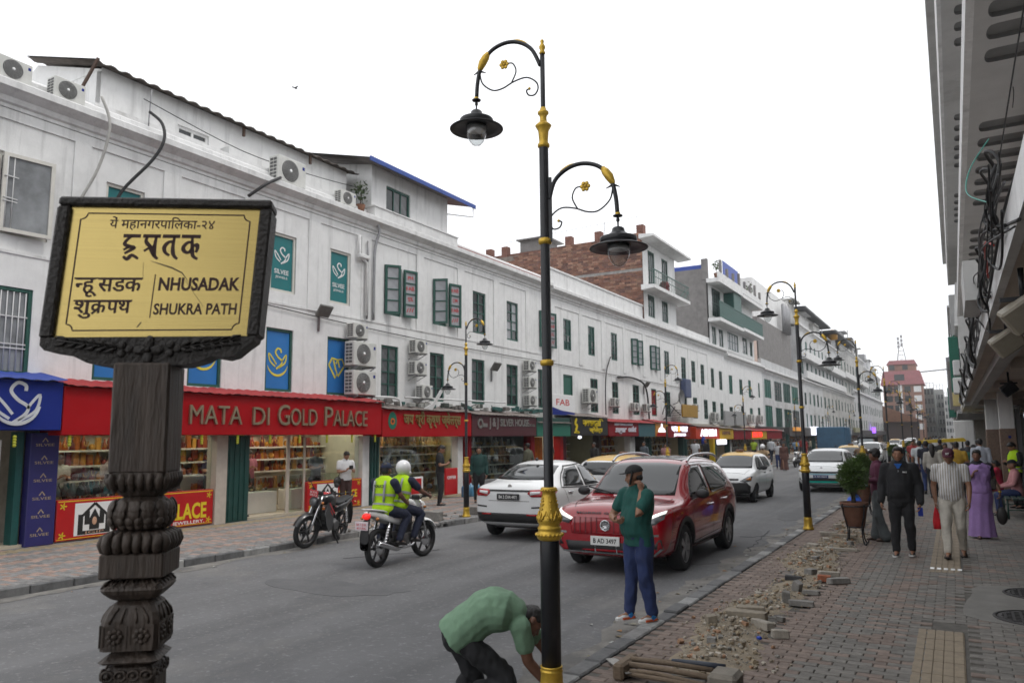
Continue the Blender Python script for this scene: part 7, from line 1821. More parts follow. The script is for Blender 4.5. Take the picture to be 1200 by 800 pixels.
cp(A0, 'yellow roofed white taxi half hidden beyond the white sedan', -8.1, 20.6, R(-2), (1.04, 1.1, 1.02))
cp(A0, 'yellow roofed white taxi coming up behind the teal striped hatchback', -4.6, 42.5, PI, (1.05, 1, 1))
cp(E0, 'white hatchback following far behind the third lamp post', -5.0, 58, PI)
cp(E0, 'white car waiting farther up the road, left of the vanishing lamps', -7.0, 72, PI)
cp(E0, 'white car in the far traffic nearest the right kerb', -4.0, 84, PI)
cp(A0, 'yellow roofed taxi deep in the far traffic', -6.0, 100, PI)
cp(E0, 'white car in the far traffic near the street end', -5.2, 120, PI)
t = thing('blue_truck', 'blue truck with a boxy load bed far up the left lane', 'truck', (-9.2, 74, RZ))
BT = mat('faded_blue_truck', (.05, .13, .22), .6, var=.2, scale=2)
b = MB(); b.bbox(-1.1, 1.1, -3, 1.2, .9, 2.7, .06); [b.box(-1.14, 1.14, -2.93 + k * .65, -2.84 + k * .65, .93, 2.66) for k in range(6)]; b.build('load_bed', BT, t)
b = MB(); b.bbox(-1.0, 1.0, 1.4, 3.0, .6, 2.5, .15); b.build('cab', BT, t)
b = MB(); b.box(-.85, .85, 2.98, 3.02, 1.5, 2.2); b.build('windshield', CGL, t)
for y in (2.2, -1.8):
 for sx in (-1, 1): b = MB(); b.lathe([(.45, -.14), (.45, .14), (.2, .16)], (sx * .95, y, .45), 18, 'x'); b.build('wheel', RUBBER, t)
t = thing('three_wheeler', 'black hooded three wheeler van right of the blue truck', 'three wheeler', (-5.9, 66, RZ), PI)
b = MB(); b.bbox(-.65, .65, -1.3, 1.0, .35, 1.05, .12); b.build('body', mat('dark_green_van', (.02, .05, .04), .5, var=.15), t)
b = MB(); b.bbox(-.66, .66, -1.3, .9, 1.7, 1.95, .1); [b.bar((sx * .62, y, 1.0), (sx * .6, y, 1.8), .08) for sx in (-1, 1) for y in (-1.2, -.2, .8)]; b.build('hood', CPL, t)
b = MB(); b.box(-.5, .5, .95, .98, 1.1, 1.7); b.build('windshield', mat('bright_reflecting_screen', (.45, .5, .52), .1, var=.1), t)
b = MB(); b.lathe([(.22, -.05), (.22, .05), (.1, .06)], (0, .95, .22), 16, 'x'); b.build('wheel', RUBBER, t)
for sx in (-1, 1): b = MB(); b.lathe([(.22, -.06), (.22, .06), (.1, .07)], (sx * .58, -.9, .22), 16, 'x'); b.build('wheel', RUBBER, t)
def loft(b, S, n=14):
 """S: (y, cx, cz, rx, rz, power)"""
 V = []
 for (y, cx, cz, rx, rz) in S:
  for k in range(n):
   a = 2 * PI * k / n; c_, s_ = math.cos(a), math.sin(a)
   V.append((cx + rx * math.copysign(abs(c_) ** .8, c_), y, cz + rz * math.copysign(abs(s_) ** .8, s_)))
 k = len(S)
 b.add(V, [(i * n + j, (i + 1) * n + j, (i + 1) * n + (j + 1) % n, i * n + (j + 1) % n) for i in range(k - 1) for j in range(n)] , True)
 o = len(b.V) - len(V); b.F += [[o + j for j in range(n)], [o + (k - 1) * n + j for j in range(n)][::-1]]; b.I += [0, 0]; b.S += [True] * 2; b.T += [None] * 2
 return b
def motorbike(lab, loc, rotz, lean, body, accent, steer=0., rear_txt=None, front_txt=None, grp=None):
 t = thing('motorbike', lab, 'motorbike', loc, rotz, grp); t.rotation_euler = (0, lean, rotz)
 def wheel(y, r, name, par=t):
  q = bpy.data.objects.new(name, None); COL.objects.link(q); q.parent = par; q.location = (0, y, r)
  b = MB(); b.lathe([(r - .075, -.04), (r - .03, -.05), (r - .005, -.03), (r, 0), (r - .005, .03), (r - .03, .05), (r - .075, .04), (r - .075, -.04)], n=30, ax='x', caps=False); b.build('tyre', RUBBER, q)
  b = MB(); b.lathe([(r - .07, -.035), (r - .085, -.03), (r - .085, .03), (r - .07, .035), (r - .07, -.035)], n=26, ax='x', caps=False)
  for k in range(6): a = k * PI / 3; b.bar((0, .04 * math.cos(a), .04 * math.sin(a)), (0, (r - .08) * math.cos(a), (r - .08) * math.sin(a)), .022, .03)
  b.lathe([(.05, -.06), (.05, .06), (0, .06)], n=14, ax='x'); b.build('rim', mat('dark_alloy', (.05, .05, .052), .4, metal=.6, var=.1), q)
  b = MB(); b.lathe([(.12, .06), (.12, .066), (.05, .066)], n=20, ax='x'); b.build('brake_disc', CHR, q)
  return q
 wheel(-.65, .305, 'rear_wheel')
 fk = bpy.data.objects.new('front_fork', None); COL.objects.link(fk); fk.parent = t; fk.location = (0, .4, 0); fk.rotation_euler = (0, 0, steer)
 wheel(.25, .305, 'front_wheel', fk).name = 'front_wheel'
 b = MB()
 for sx in (-1, 1): b.tube([(sx * .085, .25, .305), (sx * .085, .2, .5), (sx * .085, .1, .8), (sx * .085, .05, .98)], [.026, .026, .02, .02], 9)
 b.bar((-.1, .075, .9), (.1, .075, .9), .05, .03); b.bar((-.1, .11, .74), (.1, .11, .74), .05, .03); b.build('fork_legs', CHR, fk)
 b = MB(); P = [(0, .25 + .335 * math.cos(R(a)), .305 + .335 * math.sin(R(a))) for a in range(20, 165, 12)]
 V = []
 for p in P:
  for x, dz in ((-.07, -.02), (-.045, .012), (0, .022), (.045, .012), (.07, -.02)):
   d = Vector((0, p[1] - .25, p[2] - .305)).normalized(); V.append((x, p[1] + d.y * dz, p[2] + d.z * dz))
 b.add(V, [(5 * i + j, 5 * i + j + 1, 5 * i + j + 6, 5 * i + j + 5) for i in range(len(P) - 1) for j in range(4)], True); b.build('front_mudguard', body, fk)
 b = MB(); b.tube(spline([(-.36, -.13, 1.06), (-.24, -.05, 1.05), (-.1, .04, 1.0), (.1, .04, 1.0), (.24, -.05, 1.05), (.36, -.13, 1.06)], 5), .012, 8); b.build('handlebar', CPL, fk)
 for sx in (-1, 1):
  b = MB(); b.tube([(sx * .25, -.055, 1.052), (sx * .37, -.135, 1.062)], .019, 8); b.bar((sx * .22, .0, 1.05), (sx * .36, -.07, 1.06), .012); b.build('hand_grip', RUBBER, fk)
  b = MB(); b.tube([(sx * .22, -.03, 1.05), (sx * .28, .02, 1.16), (sx * .33, -.0, 1.2)], .008, 6); b.sphere((sx * .35, -.0, 1.22), (.065, .02, .045), 10, 7); b.build('mirror', CPL, fk)
 b = MB(); loft(b, [(.2, 0, .86, .05, .05), (.19, 0, .86, .1, .09), (.12, 0, .87, .11, .11), (.05, 0, .88, .09, .1)]); b.build('headlamp_shell', body, fk)
 b = MB(); b.sphere((0, .19, .86), (.085, .03, .07), 12, 8); b.build('headlight', LENS, fk)
 b = MB(); b.bbox(-.09, .09, .02, .07, .98, 1.06, .02); b.build('instrument', CPL, fk)
 for sx in (-1, 1): b = MB(); b.sphere((sx * .16, .1, .86), (.03, .03, .025), 8, 6); b.build('indicator', AMB, fk)
 if front_txt:
  b = MB(); b.bbox(-.11, .11, .2, .212, .98, 1.1, .004); b.xf(0, Matrix.Translation((0, 0, -.02))); o = b.build('number_plate', mat('red_number_plate', (.5, .05, .06), .5, var=.1), fk)
  b = MB(); b.text(front_txt[0], (0, .213, 1.025), (-1, 0, 0), VZ, .035, .18, .002); b.text(front_txt[1], (0, .213, .975), (-1, 0, 0), VZ, .035, .18, .002); b.build('plate_lettering', PLW, o)
 b = MB(); loft(b, [(.38, 0, .86, .03, .04), (.34, 0, .88, .1, .09), (.2, 0, .9, .145, .12), (.02, 0, .88, .14, .12), (-.12, 0, .82, .09, .08), (-.17, 0, .79, .05, .05)]); b.build('fuel_tank', body, t)
 b = MB(); b.lathe([(.04, 0), (.04, .012), (0, .014)], (0, .16, 1.015), 14); b.build('fuel_cap', CHR, t)
 b = MB(); loft(b, [(-.1, 0, .8, .08, .045), (-.2, 0, .785, .12, .05), (-.4, 0, .79, .125, .05), (-.55, 0, .83, .125, .045), (-.78, 0, .86, .1, .04), (-.84, 0, .86, .06, .025)]); b.build('seat', mat('black_vinyl_seat', (.015, .015, .016), .55, var=.2, bump=.1), t)
 for sx in (-1, 1):
  b = MB(); loft(b, [(-.08, sx * .1, .68, .02, .05), (-.25, sx * .125, .7, .03, .07), (-.5, sx * .125, .75, .03, .06), (-.75, sx * .09, .82, .03, .045), (-.92, sx * .05, .86, .025, .03)]); b.build('side_panel', body, t)
  b = MB(); b.tube([(sx * .13, -.45, .82), (sx * .14, -.7, .89), (sx * .08, -.95, .93), (0, -.98, .93)], .012, 7); b.build('grab_rail', body if accent is None else CPL, t)
  b = MB(); b.tube([(sx * .13, -.65, .32), (sx * .13, -.5, .7)], .025, 8); [b.lathe([(.035, -.01), (.035, .01)], (sx * .13, -.65 + .15 * (k + 2) / 9, .32 + .38 * (k + 2) / 9), 10) for k in range(6)]; b.build('shock_absorber', CHR, t)
  b = MB(); b.tube([(sx * .1, -.1, .3), (sx * .2, -.1, .3)], .015, 6); b.tube([(sx * .1, -.45, .36), (sx * .2, -.45, .36)], .015, 6); b.build('foot_peg', RUBBER, t)
  b = MB(); b.sphere((sx * .15, -.86, .78), (.03, .03, .025), 8, 6); b.build('indicator', AMB, t)
 b = MB(); b.sphere((0, -.95, .82), (.075, .05, .05), 12, 8); b.build('tail_light', mat('lit_tail_lamp', (.8, .02, .015), .3, var=0, emit=.7) if rear_txt else TAILR, t)
 b = MB(); loft(b, [(-.88, 0, .8, .03, .04), (-.96, 0, .7, .07, .06), (-1.0, 0, .5, .085, .1), (-1.0, 0, .36, .08, .06)]); b.build('rear_mudguard', CPL, t)
 if rear_txt:
  b = MB(); b.bbox(-.12, .12, -1.015, -1.0, .6, .73, .004); b.xf(0, Matrix.Translation((0, -.06, .02))); o = b.build('number_plate', mat('white_pink_plate', (.65, .55, .58), .5, var=.1), t)
  b = MB(); b.text(rear_txt[0], (0, -1.0765, .69), (1, 0, 0), VZ, .035, .18, .002); b.text(rear_txt[1], (0, -1.0765, .635), (1, 0, 0), VZ, .035, .18, .002); b.build('plate_lettering', REDL, o)
 b = MB(); b.bbox(-.13, .13, -.22, .16, .28, .5, .04); b.bbox(-.1, .1, -.02, .2, .48, .66, .03); [b.box(-.125, .125, -.0, .215, .5 + k * .03, .512 + k * .03) for k in range(5)]; b.lathe([(.1, -.17), (.1, .17), (.08, .18), (0, .18)], (0, -.1, .38), 18, 'x'); b.build('engine', mat('grey_engine_metal', (.12, .12, .12), .45, metal=.6, var=.25), t)
 b = MB(); b.tube([(0, .36, .9), (0, .3, .6), (.03, .22, .3), (0, -.2, .28), (0, -.3, .5), (0, -.2, .75)], .022, 8); b.tube([(.06, -.3, .4), (.06, -.65, .31)], .025, 7); b.tube([(-.06, -.3, .4), (-.06, -.65, .31)], .025, 7); b.tube([(0, .34, .88), (0, -.1, .76), (0, -.8, .83)], .02, 7); b.build('frame', CPL, t)
 b = MB(); b.tube(spline([(.08, .2, .5), (.1, .28, .38), (.12, .18, .26), (.13, -.2, .25), (.15, -.4, .28), (.17, -.85, .4)], 5), [.02] * 15 + [.024, .035, .042, .045, .045, .045, .045, .045, .045, .04, .03][:11], 10); b.build('exhaust', CHR, t)
 if accent is not None:
  for sx in (-1, 1):
   b = MB(); b.prism([(.3, .42), (.42, .62), (.36, .86), (.2, .84), (.05, .6), (.0, .36), (.15, .28)], sx * .13, sx * .15, 'x'); b.build('shroud', body, t)
   b = MB(); b.bar((sx * .153, .02, .62), (sx * .153, .3, .84), .004, .03); b.bar((sx * .153, .1, .6), (sx * .153, .22, .7), .004, .02); b.build('red_stripe', accent, t)
  b = MB(); loft(b, [(.3, 0, .955, .05, .04), (.2, 0, .99, .09, .035), (.1, 0, .99, .08, .03)]); b.build('tank_cover', accent, t)
  b = MB(); b.bbox(-.12, .12, .0, .2, .3, .42, .03); b.build('belly_pan', body, t)
 b = MB(); b.tube([(-.1, -.15, .26), (-.24, -.18, -.0)] if lean else [(-.12, -.3, .28), (-.14, -.45, .2)], .012, 6); b.build('side_stand', CPL, t)
 return t
mA = motorbike('white motorbike carrying two men in yellow vests', (-8.15, 10.42, RZ), R(4), 0, mat('white_bike_paint', (.72, .73, .72), .3, var=.03, coat=.6), None, R(-8), ('BA 1 JHA', '4186'))
mB = motorbike('parked black motorbike with red accents leaning at the far kerb', (-10.82, 11.42, RZ), R(197), R(-8), mat('black_bike_paint', (.012, .012, .013), .3, var=.1, coat=.6), mat('red_bike_accent', (.45, .015, .02), .35, var=.05), R(-18), None, ('BA 99 PA', '2613'))
cpb = copy_tree(mA, loc=(-8.8, 52, RZ), rotz=PI); cpb['label'] = 'far white motorbike in the left traffic past the taxi'
cpb = copy_tree(mB, loc=(-3.6, 66, RZ), rotz=PI); cpb['label'] = 'far dark motorbike beside the right kerb'
cpb = copy_tree(mA, loc=(-7.1, 60, RZ), rotz=PI); cpb['label'] = 'far white motorbike in the middle of the road'
# ---------------------------------------------------------------- people: skeleton joints -> remeshed body, clothes as children
SKIN = {k: mat('skin_' + k, c, .5, var=.12, scale=14, bump=.05) for k, c in (('tan', (.27, .135, .08)), ('brown', (.17, .08, .05)), ('light', (.36, .2, .13)))}
HAIR = mat('black_hair', (.012, .01, .009), .5, var=.3, scale=60, bump=.4, bscale=160)
EYE = mat('eye_white', (.6, .58, .55), .3, var=0); PUP = mat('dark_iris', (.02, .012, .01), .2, var=0); LIP = mat('lips', (.22, .08, .065), .5, var=.1)
def cl(n, c, r=.85, **k): return mat('cloth_' + n, c, r, var=k.pop('var', .14), scale=k.pop('scale', 12), bump=.25, bscale=220, **k)
def etube(b, P, rx, ry, lat, n=14):
 P = [Vector(p) for p in P]; k = len(P); V = []
 d0, d1 = (P[1] - P[0]).normalized(), (P[-1] - P[-2]).normalized()
 rings = [(P[0] - d0 * min(rx[0], ry[0]) * .8, .45, 0), (P[0] - d0 * min(rx[0], ry[0]) * .5, .8, 0)] + [(p, 1, i) for i, p in enumerate(P)] + [(P[-1] + d1 * min(rx[-1], ry[-1]) * .5, .8, k - 1), (P[-1] + d1 * min(rx[-1], ry[-1]) * .8, .45, k - 1)]
 for p, q, i in rings:
  d = (P[min(i + 1, k - 1)] - P[max(i - 1, 0)]).normalized(); u = Vector(lat[i] if isinstance(lat, list) else lat); u = (u - d * u.dot(d)).normalized(); w = d.cross(u)
  V += [p + u * rx[i] * q * math.cos(2 * PI * j / n) + w * ry[i] * q * math.sin(2 * PI * j / n) for j in range(n)]
 m = len(rings); F = [(i * n + j, i * n + (j + 1) % n, (i + 1) * n + (j + 1) % n, (i + 1) * n + j) for i in range(m - 1) for j in range(n)] + [tuple(range(n))[::-1], tuple((m - 1) * n + j for j in range(n))]
 return b.add(V, F, True)
def limb(b, P, r): return etube(b, P, r, r, Vector((.37, .2, .91)).cross(Vector(P[-1]) - Vector(P[0])) + Vector((.01, .013, .007)))
def fuse(b, name, m, par, vox, it=4, wr=0., fr=9., seed=0, cut=None):
 """remesh the overlapping closed shapes into one skin, smooth, add folds"""
 o = b.build(name, m, par)
 bm = bmesh.new(); bm.from_mesh(o.data); bmesh.ops.recalc_face_normals(bm, faces=bm.faces[:]); bm.to_mesh(o.data); bm.free()
 r = o.modifiers.new('r', 'REMESH'); r.mode = 'VOXEL'; r.voxel_size = vox; r.use_smooth_shade = True
 s_ = o.modifiers.new('s', 'SMOOTH'); s_.iterations = it; s_.factor = .5
 baked(o); me = o.data
 if cut:
  bm = bmesh.new(); bm.from_mesh(me); bmesh.ops.bisect_plane(bm, geom=bm.verts[:] + bm.edges[:] + bm.faces[:], plane_co=cut[0], plane_no=cut[1], clear_outer=True)
  e_ = [e for e in bm.edges if e.is_boundary]; r_ = bmesh.ops.extrude_edge_only(bm, edges=e_)
  for v in [q for q in r_['geom'] if isinstance(q, bmesh.types.BMVert)]: v.co += (cut[0] - v.co) * .1 - cut[1] * .006
  bm.to_mesh(me); bm.free()
 if wr:
  n = len(me.vertices); co = np.empty(n * 3, 'f'); no = np.empty(n * 3, 'f'); me.vertices.foreach_get('co', co); me.vertices.foreach_get('normal', no); co = co.reshape(-1, 3); no = no.reshape(-1, 3)
  a = np.array([noise.noise((c[0] * fr + seed, c[1] * fr, c[2] * fr * .55)) + .5 * noise.noise((c[0] * fr * 2.3, c[1] * fr * 2.3 + seed, c[2] * fr * 1.2)) for c in co.tolist()])
  me.vertices.foreach_set('co', (co + no * (a * wr)[:, None]).ravel().astype('f')); me.update()
 me.materials.clear(); me.materials.append(m)
 me.polygons.foreach_set('material_index', [0] * len(me.polygons)); me.polygons.foreach_set('use_smooth', [True] * len(me.polygons))
 return o
TT = [0, .14, .32, .55, .78, .9, 1.0]; TRX = [.158, .163, .146, .166, .176, .12, .058]; TRY = [.112, .112, .1, .115, .107, .085, .056]
BASE = dict(pel=(0, 0, .93), mid=(0, .005, 1.15), neck=(0, -.015, 1.45), head=(0, .02, 1.585), hd=(0, 1, 0),
hipR=(.088, 0, .9), knR=(.098, .03, .49), anR=(.1, -.015, .08), ftR=(.03, 1, 0), hipL=(-.088, 0, .9), knL=(-.098, .03, .49), anL=(-.1, -.015, .08), ftL=(-.03, 1, 0),
shR=(.185, -.015, 1.385), elR=(.235, -.03, 1.1), wrR=(.245, .06, .86), hnR=(0, .15, -1), shL=(-.185, -.015, 1.385), elL=(-.235, -.03, 1.1), wrL=(-.245, .06, .86), hnL=(0, .15, -1))
def person(lab, loc, rotz, pose={}, top=None, bot=None, sleeve='short', skin='tan', hair='short', h=1.7, vox=.013, shoes=None, girth=1., hem=-.06, vest=None, extra=(), leg='trousers', curl=.5, grp=None, flare=1., name='person', belly=0., wr=.006, scale=None, loose=.004, sadd=0.):
 J = dict(BASE); J.update(pose); k = (h / 1.7) if scale is None else scale
 J = {a: (Vector(v) * k if a[:2] not in ('hd', 'ft', 'hn') else Vector(v).normalized()) for a, v in J.items()}
 t = thing(name, lab, 'person', loc, rotz, grp)
 sk = SKIN[skin]; g = girth
 hx = (J['hipR'] - J['hipL']).normalized(); sx = (J['shR'] - J['shL']).normalized()
 sp = spline([J['pel'], J['mid'], J['neck']], 12); L = len(sp) - 1
 def spn(q):
  if q < 0: return sp[0] + (sp[0] - sp[3]) * (-q * L / 3)
  f = min(1, q) * L; i = min(int(f), L - 1); return sp[i].lerp(sp[i + 1], f - i)
 fw = hx.cross((J['pel'] - J['mid']).normalized()); fw = fw if fw.dot(J['hd']) > -.2 else -fw
 def torso(b, add=0., t0=0., t1=1., n=16, ms=9):
  q = [t0 + (t1 - t0) * i / ms for i in range(ms + 1)]
  bl = [belly * math.exp(-((x - .3) / .2) ** 2) for x in q]
  etube(b, [spn(x) + fw * v * .5 for x, v in zip(q, bl)], [np.interp(x, TT, TRX) * g * k + add for x in q], [np.interp(x, TT, TRY) * g * k + add + v * .5 for x, v in zip(q, bl)], [hx.lerp(sx, x) for x in q], n)
 def arm(b, s, add, t1, cuff=0.):
  a, e, w = J['sh' + s], J['el' + s], J['wr' + s]
  P = [a.lerp(e, .0), a.lerp(e, .35), a.lerp(e, .75), e, e.lerp(w, .35), e.lerp(w, .75), w]; r = [.062, .054, .045, .041, .04, .032, .027]
  n = {'s': 3, 'l': 7}[t1]; limb(b, P[:n] if n == 7 else [P[0], P[1], a.lerp(e, .62)], [x * k * (g ** .5) + add + (cuff if i == n - 1 else 0) for i, x in enumerate(r[:n])])
 def legp(b, s, add, n=6, fl=1.):
  a, e, w = J['hip' + s], J['kn' + s], J['an' + s]
  P = [a, a.lerp(e, .4), a.lerp(e, .85), e.lerp(w, .05), e.lerp(w, .4), e.lerp(w, .96)]; r = [.088, .08, .06, .056, .052, .036 * (fl if add else 1)]
  limb(b, P[:n], [x * k * g ** .5 + add * (1 if i < 3 else (fl if i < 5 else fl * 1.4)) for i, x in enumerate(r[:n])])
 b = MB(); torso(b, -.006); N = J['neck']; H = J['head']
 limb(b, [spn(.9), N, N.lerp(H, .6)], [.062 * k, .055 * k, .052 * k])
 for s in 'RL':
  arm(b, s, 0, 'l'); legp(b, s, -.004)
  w, d = J['wr' + s], J['hn' + s]; a_ = J['an' + s]; f = J['ft' + s]
  limb(b, [a_, a_ + Vector((0, 0, -.035 * k)) + f * .05 * k, a_ + f * .15 * k + Vector((0, 0, -.055 * k))], [.036 * k, .036 * k, .026 * k])
 hd = J['hd']; hu = (Vector((0, 0, 1)) if abs(hd.z) < .95 else Vector((0, 1, 0))); hr = hd.cross(hu).normalized(); hu = hr.cross(hd).normalized()
 nk = (H - N).normalized()
 if hu.dot(nk) < .35: hu = nk - hd * nk.dot(hd); hu = hu.normalized() if hu.length > .1 else nk; hr = hd.cross(hu).normalized()
 HM = Matrix((hr, hd, hu)).transposed()
 def hp(x, y, z): return H + HM @ Vector((x, y, z)) * k
 def hs(bb, c, r, n=14, m=10):
  n0 = len(bb.V); bb.sphere((0, 0, 0), [q * k for q in r], n, m); bb.xf(n0, Matrix.Translation(hp(*c)) @ HM.to_4x4())
 hs(b, (0, -.012, .03), (.074, .093, .085)); hs(b, (0, .018, -.03), (.063, .072, .085)); hs(b, (0, .06, -.088), (.028, .026, .02)); hs(b, (.035, .05, -.02), (.026, .03, .026)); hs(b, (-.035, .05, -.02), (.026, .03, .026)); hs(b, (0, .07, .022), (.05, .018, .016))
 limb(b, [hp(0, .082, .015), hp(0, .098, -.02), hp(0, .1, -.032)], [.009 * k, .012 * k, .014 * k])
 for s in (-1, 1): hs(b, (s * .076, -.005, -.008), (.011, .022, .032))
 for s in 'RL':
  w, d = J['wr' + s], J['hn' + s]; pn = (Vector((0, 1, 0)) if s == 'x' else (-sx if s == 'R' else sx)); pn = pn - d * pn.dot(d); pn = pn.normalized() if pn.length > .05 else frame(d)[0]; th = pn.cross(d) * (1 if s == 'L' else -1);
  J['pn' + s], J['th' + s] = pn, th
  etube(b, [w + d * .01 * k, w + d * .045 * k, w + d * .085 * k], [.027 * k, .04 * k, .038 * k], [.021 * k, .018 * k, .014 * k], th, 12)
 body = fuse(b, 'body', sk, t, vox, 3)
 b = MB()
 for s in 'RL':
  w, d, pn, th = J['wr' + s], J['hn' + s], J['pn' + s], J['th' + s]
  for i, (o_, ln) in enumerate(((.028, .92), (.0095, 1.0), (-.0095, .95), (-.027, .76))):
   p = w + d * .083 * k + th * o_ * k; Q = [p]; a = .18 + .1 * i * .5
   for sg in (.042, .027, .021): a += curl * .75; p = p + (d * math.cos(a) + pn * math.sin(a)) * sg * ln * k; Q.append(p)
   b.tube(Q, [.0092 * k, .0088 * k, .008 * k, .0058 * k], 7)
  p = w + d * .03 * k + th * .03 * k; b.tube([p, p + (d * .55 + th * .7 + pn * .3) * .04 * k, p + (d * .95 + th * .75 + pn * .75) * .058 * k], [.0125 * k, .0105 * k, .007 * k], 7)
 nb = len(b.V)
 b.mi = 0; ms = [sk, EYE, PUP, LIP, HAIR]
 for s in (-1, 1):
  b.mi = 1; hs(b, (s * .031, .0765, .0), (.0125, .008, .0072), 8, 6); b.mi = 2; hs(b, (s * .031, .082, .0), (.0062, .005, .0062), 8, 6)
  b.mi = 4; b.tube([hp(s * .014, .087, .02), hp(s * .032, .0855, .026), hp(s * .052, .074, .019)], [.003 * k, .0042 * k, .002 * k], 6)
 b.mi = 3; b.tube([hp(-.024, .083, -.058), hp(-.01, .092, -.055), hp(.01, .092, -.055), hp(.024, .083, -.058)], [.002 * k, .0055 * k, .0055 * k, .002 * k], 7)
 bm = bmesh.new(); bm.from_mesh(body.data); n0 = len(bm.verts); me2 = mesh_of('tmp', b.V, b.F, ms, b.I, True); bm.from_mesh(me2); bm.to_mesh(body.data); bm.free(); bpy.data.meshes.remove(me2)
 body.data.materials.clear(); [body.data.materials.append(x) for x in ms]; body.data.polygons.foreach_set('use_smooth', [True] * len(body.data.polygons))
 if hair:
  b = MB()
  if hair != 'cap':
   hs(b, (0, -.022, .048), (.081, .09, .08), 20, 14); hs(b, (0, -.055, .0), (.074, .055, .07), 16, 12); hs(b, (0, .042, .085), (.06, .045, .03)); hs(b, (.055, -.005, .04), (.028, .06, .04)); hs(b, (-.055, -.005, .04), (.028, .06, .04))
  else: hs(b, (0, -.05, -.02), (.076, .048, .05), 16, 12)
  if hair == 'long': limb(b, [hp(0, -.06, .0), hp(0, -.09, -.14), hp(0, -.12, -.3)], [.085 * k, .08 * k, .05 * k])
  if hair == 'bun': hs(b, (0, -.12, .0), (.045, .04, .045))
  if hair == 'shag': hs(b, (0, -.02, .05), (.09, .102, .088), 18, 12); hs(b, (0, .05, .07), (.075, .05, .04)); [hs(b, (q * .07, .02, .01), (.03, .05, .055)) for q in (-1, 1)]
  fuse(b, 'hair', HAIR, t, vox * .9, 2, .006, 34)
 if top is not None:
  b = MB(); torso(b, .017 + sadd, hem - .06, .93); lng = sleeve == 'long'
  for s in 'RL':
   arm(b, s, .013 + sadd if lng else .016, 'l' if lng else 's', .004)
   limb(b, [spn(.86) + (J['sh' + s] - spn(.86)) * .35, J['sh' + s]], [.06 * k, .066 * k])
  fuse(b, 'shirt' if not lng else 'jacket' if top.name == 'cloth_black_jacket' else 'shirt', top, t, vox, 3, wr, 10, len(lab), None if lng else (spn(hem), (spn(hem - .05) - spn(hem + .05)).normalized()))
  b = MB(); c = spn(.955); d = (spn(1) - spn(.9)).normalized(); n0 = len(b.V); b.lathe([(.066 * k, 0), (.076 * k, .012), (.072 * k, .032), (.062 * k, .03)], n=20); b.xf(n0, Matrix.Translation(c) @ d.to_track_quat('Z', 'Y').to_matrix().to_4x4()); b.build('collar', top, t)
 if leg == 'trousers' and bot is not None:
  b = MB(); torso(b, .008, -.03, .12, ms=3)
  for s in 'RL': legp(b, s, .012 + loose, 6, flare)
  fuse(b, 'trousers', bot, t, vox, 3, wr * 1.5, 11, len(lab) + 3)
 elif leg == 'skirt':
  n = 40; rings = []; a0 = spn(.3); foot = (J['anR'] + J['anL']) / 2; V = []
  for i in range(13):
   q = i / 12; c = a0.lerp(Vector((foot.x, foot.y, J['anR'].z - .04 * k)), q)
   for j in range(n):
    a = 2 * PI * j / n; r = (.158 + .1 * q ** 1.2 * flare + .05 * math.sin(PI * min(1, q * 2.2))) * k; r *= 1 + (.015 + .05 * q) * math.sin(a * 9 + 3 * q) * (1 if math.sin(a) > -.6 else .5)
    V.append((c.x + r * math.cos(a), c.y + r * .8 * math.sin(a), c.z))
  b = MB(); b.add(V, [(i * n + j, i * n + (j + 1) % n, (i + 1) * n + (j + 1) % n, (i + 1) * n + j) for i in range(12) for j in range(n)], True); b.build('skirt', bot, t)
 if shoes is not None:
  for s in 'RL':
   a, f = J['an' + s], J['ft' + s]; b = MB(); up = Vector((0, 0, 1)); l_ = f.cross(up).normalized(); z = Vector((0, 0, -.048 * k))
   etube(b, [a + z - f * .045 * k, a + z + f * .02 * k, a + z + f * .1 * k, a + z + f * .165 * k - up * .012 * k], [.036 * k, .04 * k, .046 * k, .036 * k], [.034 * k, .038 * k, .03 * k, .02 * k], l_)
   etube(b, [a + Vector((0, 0, .01 * k)), a + z + f * .01 * k], [.044 * k, .042 * k], [.044 * k, .042 * k], l_)
   fuse(b, 'shoe', shoes[0], t, .012, 2)
   if len(shoes) > 1:
    b = MB(); P_ = [a + Vector((0, 0, -.076 * k)) + f * (y * k) + l_ * (x * k) for y, x in ((-.075, 0), (-.06, .035), (.03, .042), (.12, .05), (.18, .025), (.19, 0), (.18, -.025), (.12, -.05), (.03, -.042), (-.06, -.035))]
    m_ = len(P_); b.add(P_ + [p + Vector((0, 0, .024 * k)) for p in P_], [tuple(range(m_))[::-1], tuple(range(m_, 2 * m_))] + [(i, (i + 1) % m_, (i + 1) % m_ + m_, i + m_) for i in range(m_)], False); b.build('shoe_sole', shoes[1], t)
 if vest is not None:
  b = MB(); torso(b, .03, .02, .9)
  for s in 'RL': limb(b, [spn(.86), spn(.86).lerp(J['sh' + s], .72)], [.075 * k, .075 * k])
  fuse(b, 'vest', vest, t, vox, 3, .004, 10)
  for a_, c_ in ((.22, .28), (.5, .57)):
   b = MB(); n = 28; V = []
   for q in (a_, c_):
    c = spn(q); u = hx.lerp(sx, q).normalized(); d = (spn(q + .05) - spn(q - .05)).normalized(); u = (u - d * u.dot(d)).normalized(); w = d.cross(u)
    V += [c + u * (np.interp(q, TT, TRX) * g * k + .036) * math.cos(2 * PI * j / n) + w * (np.interp(q, TT, TRY) * g * k + .036) * math.sin(2 * PI * j / n) for j in range(n)]
   b.add(V, [(j, (j + 1) % n, n + (j + 1) % n, n + j) for j in range(n)], True); b.build('reflective_band', mat('silver_reflective_tape', (.32, .33, .35), .5, var=.1), t)
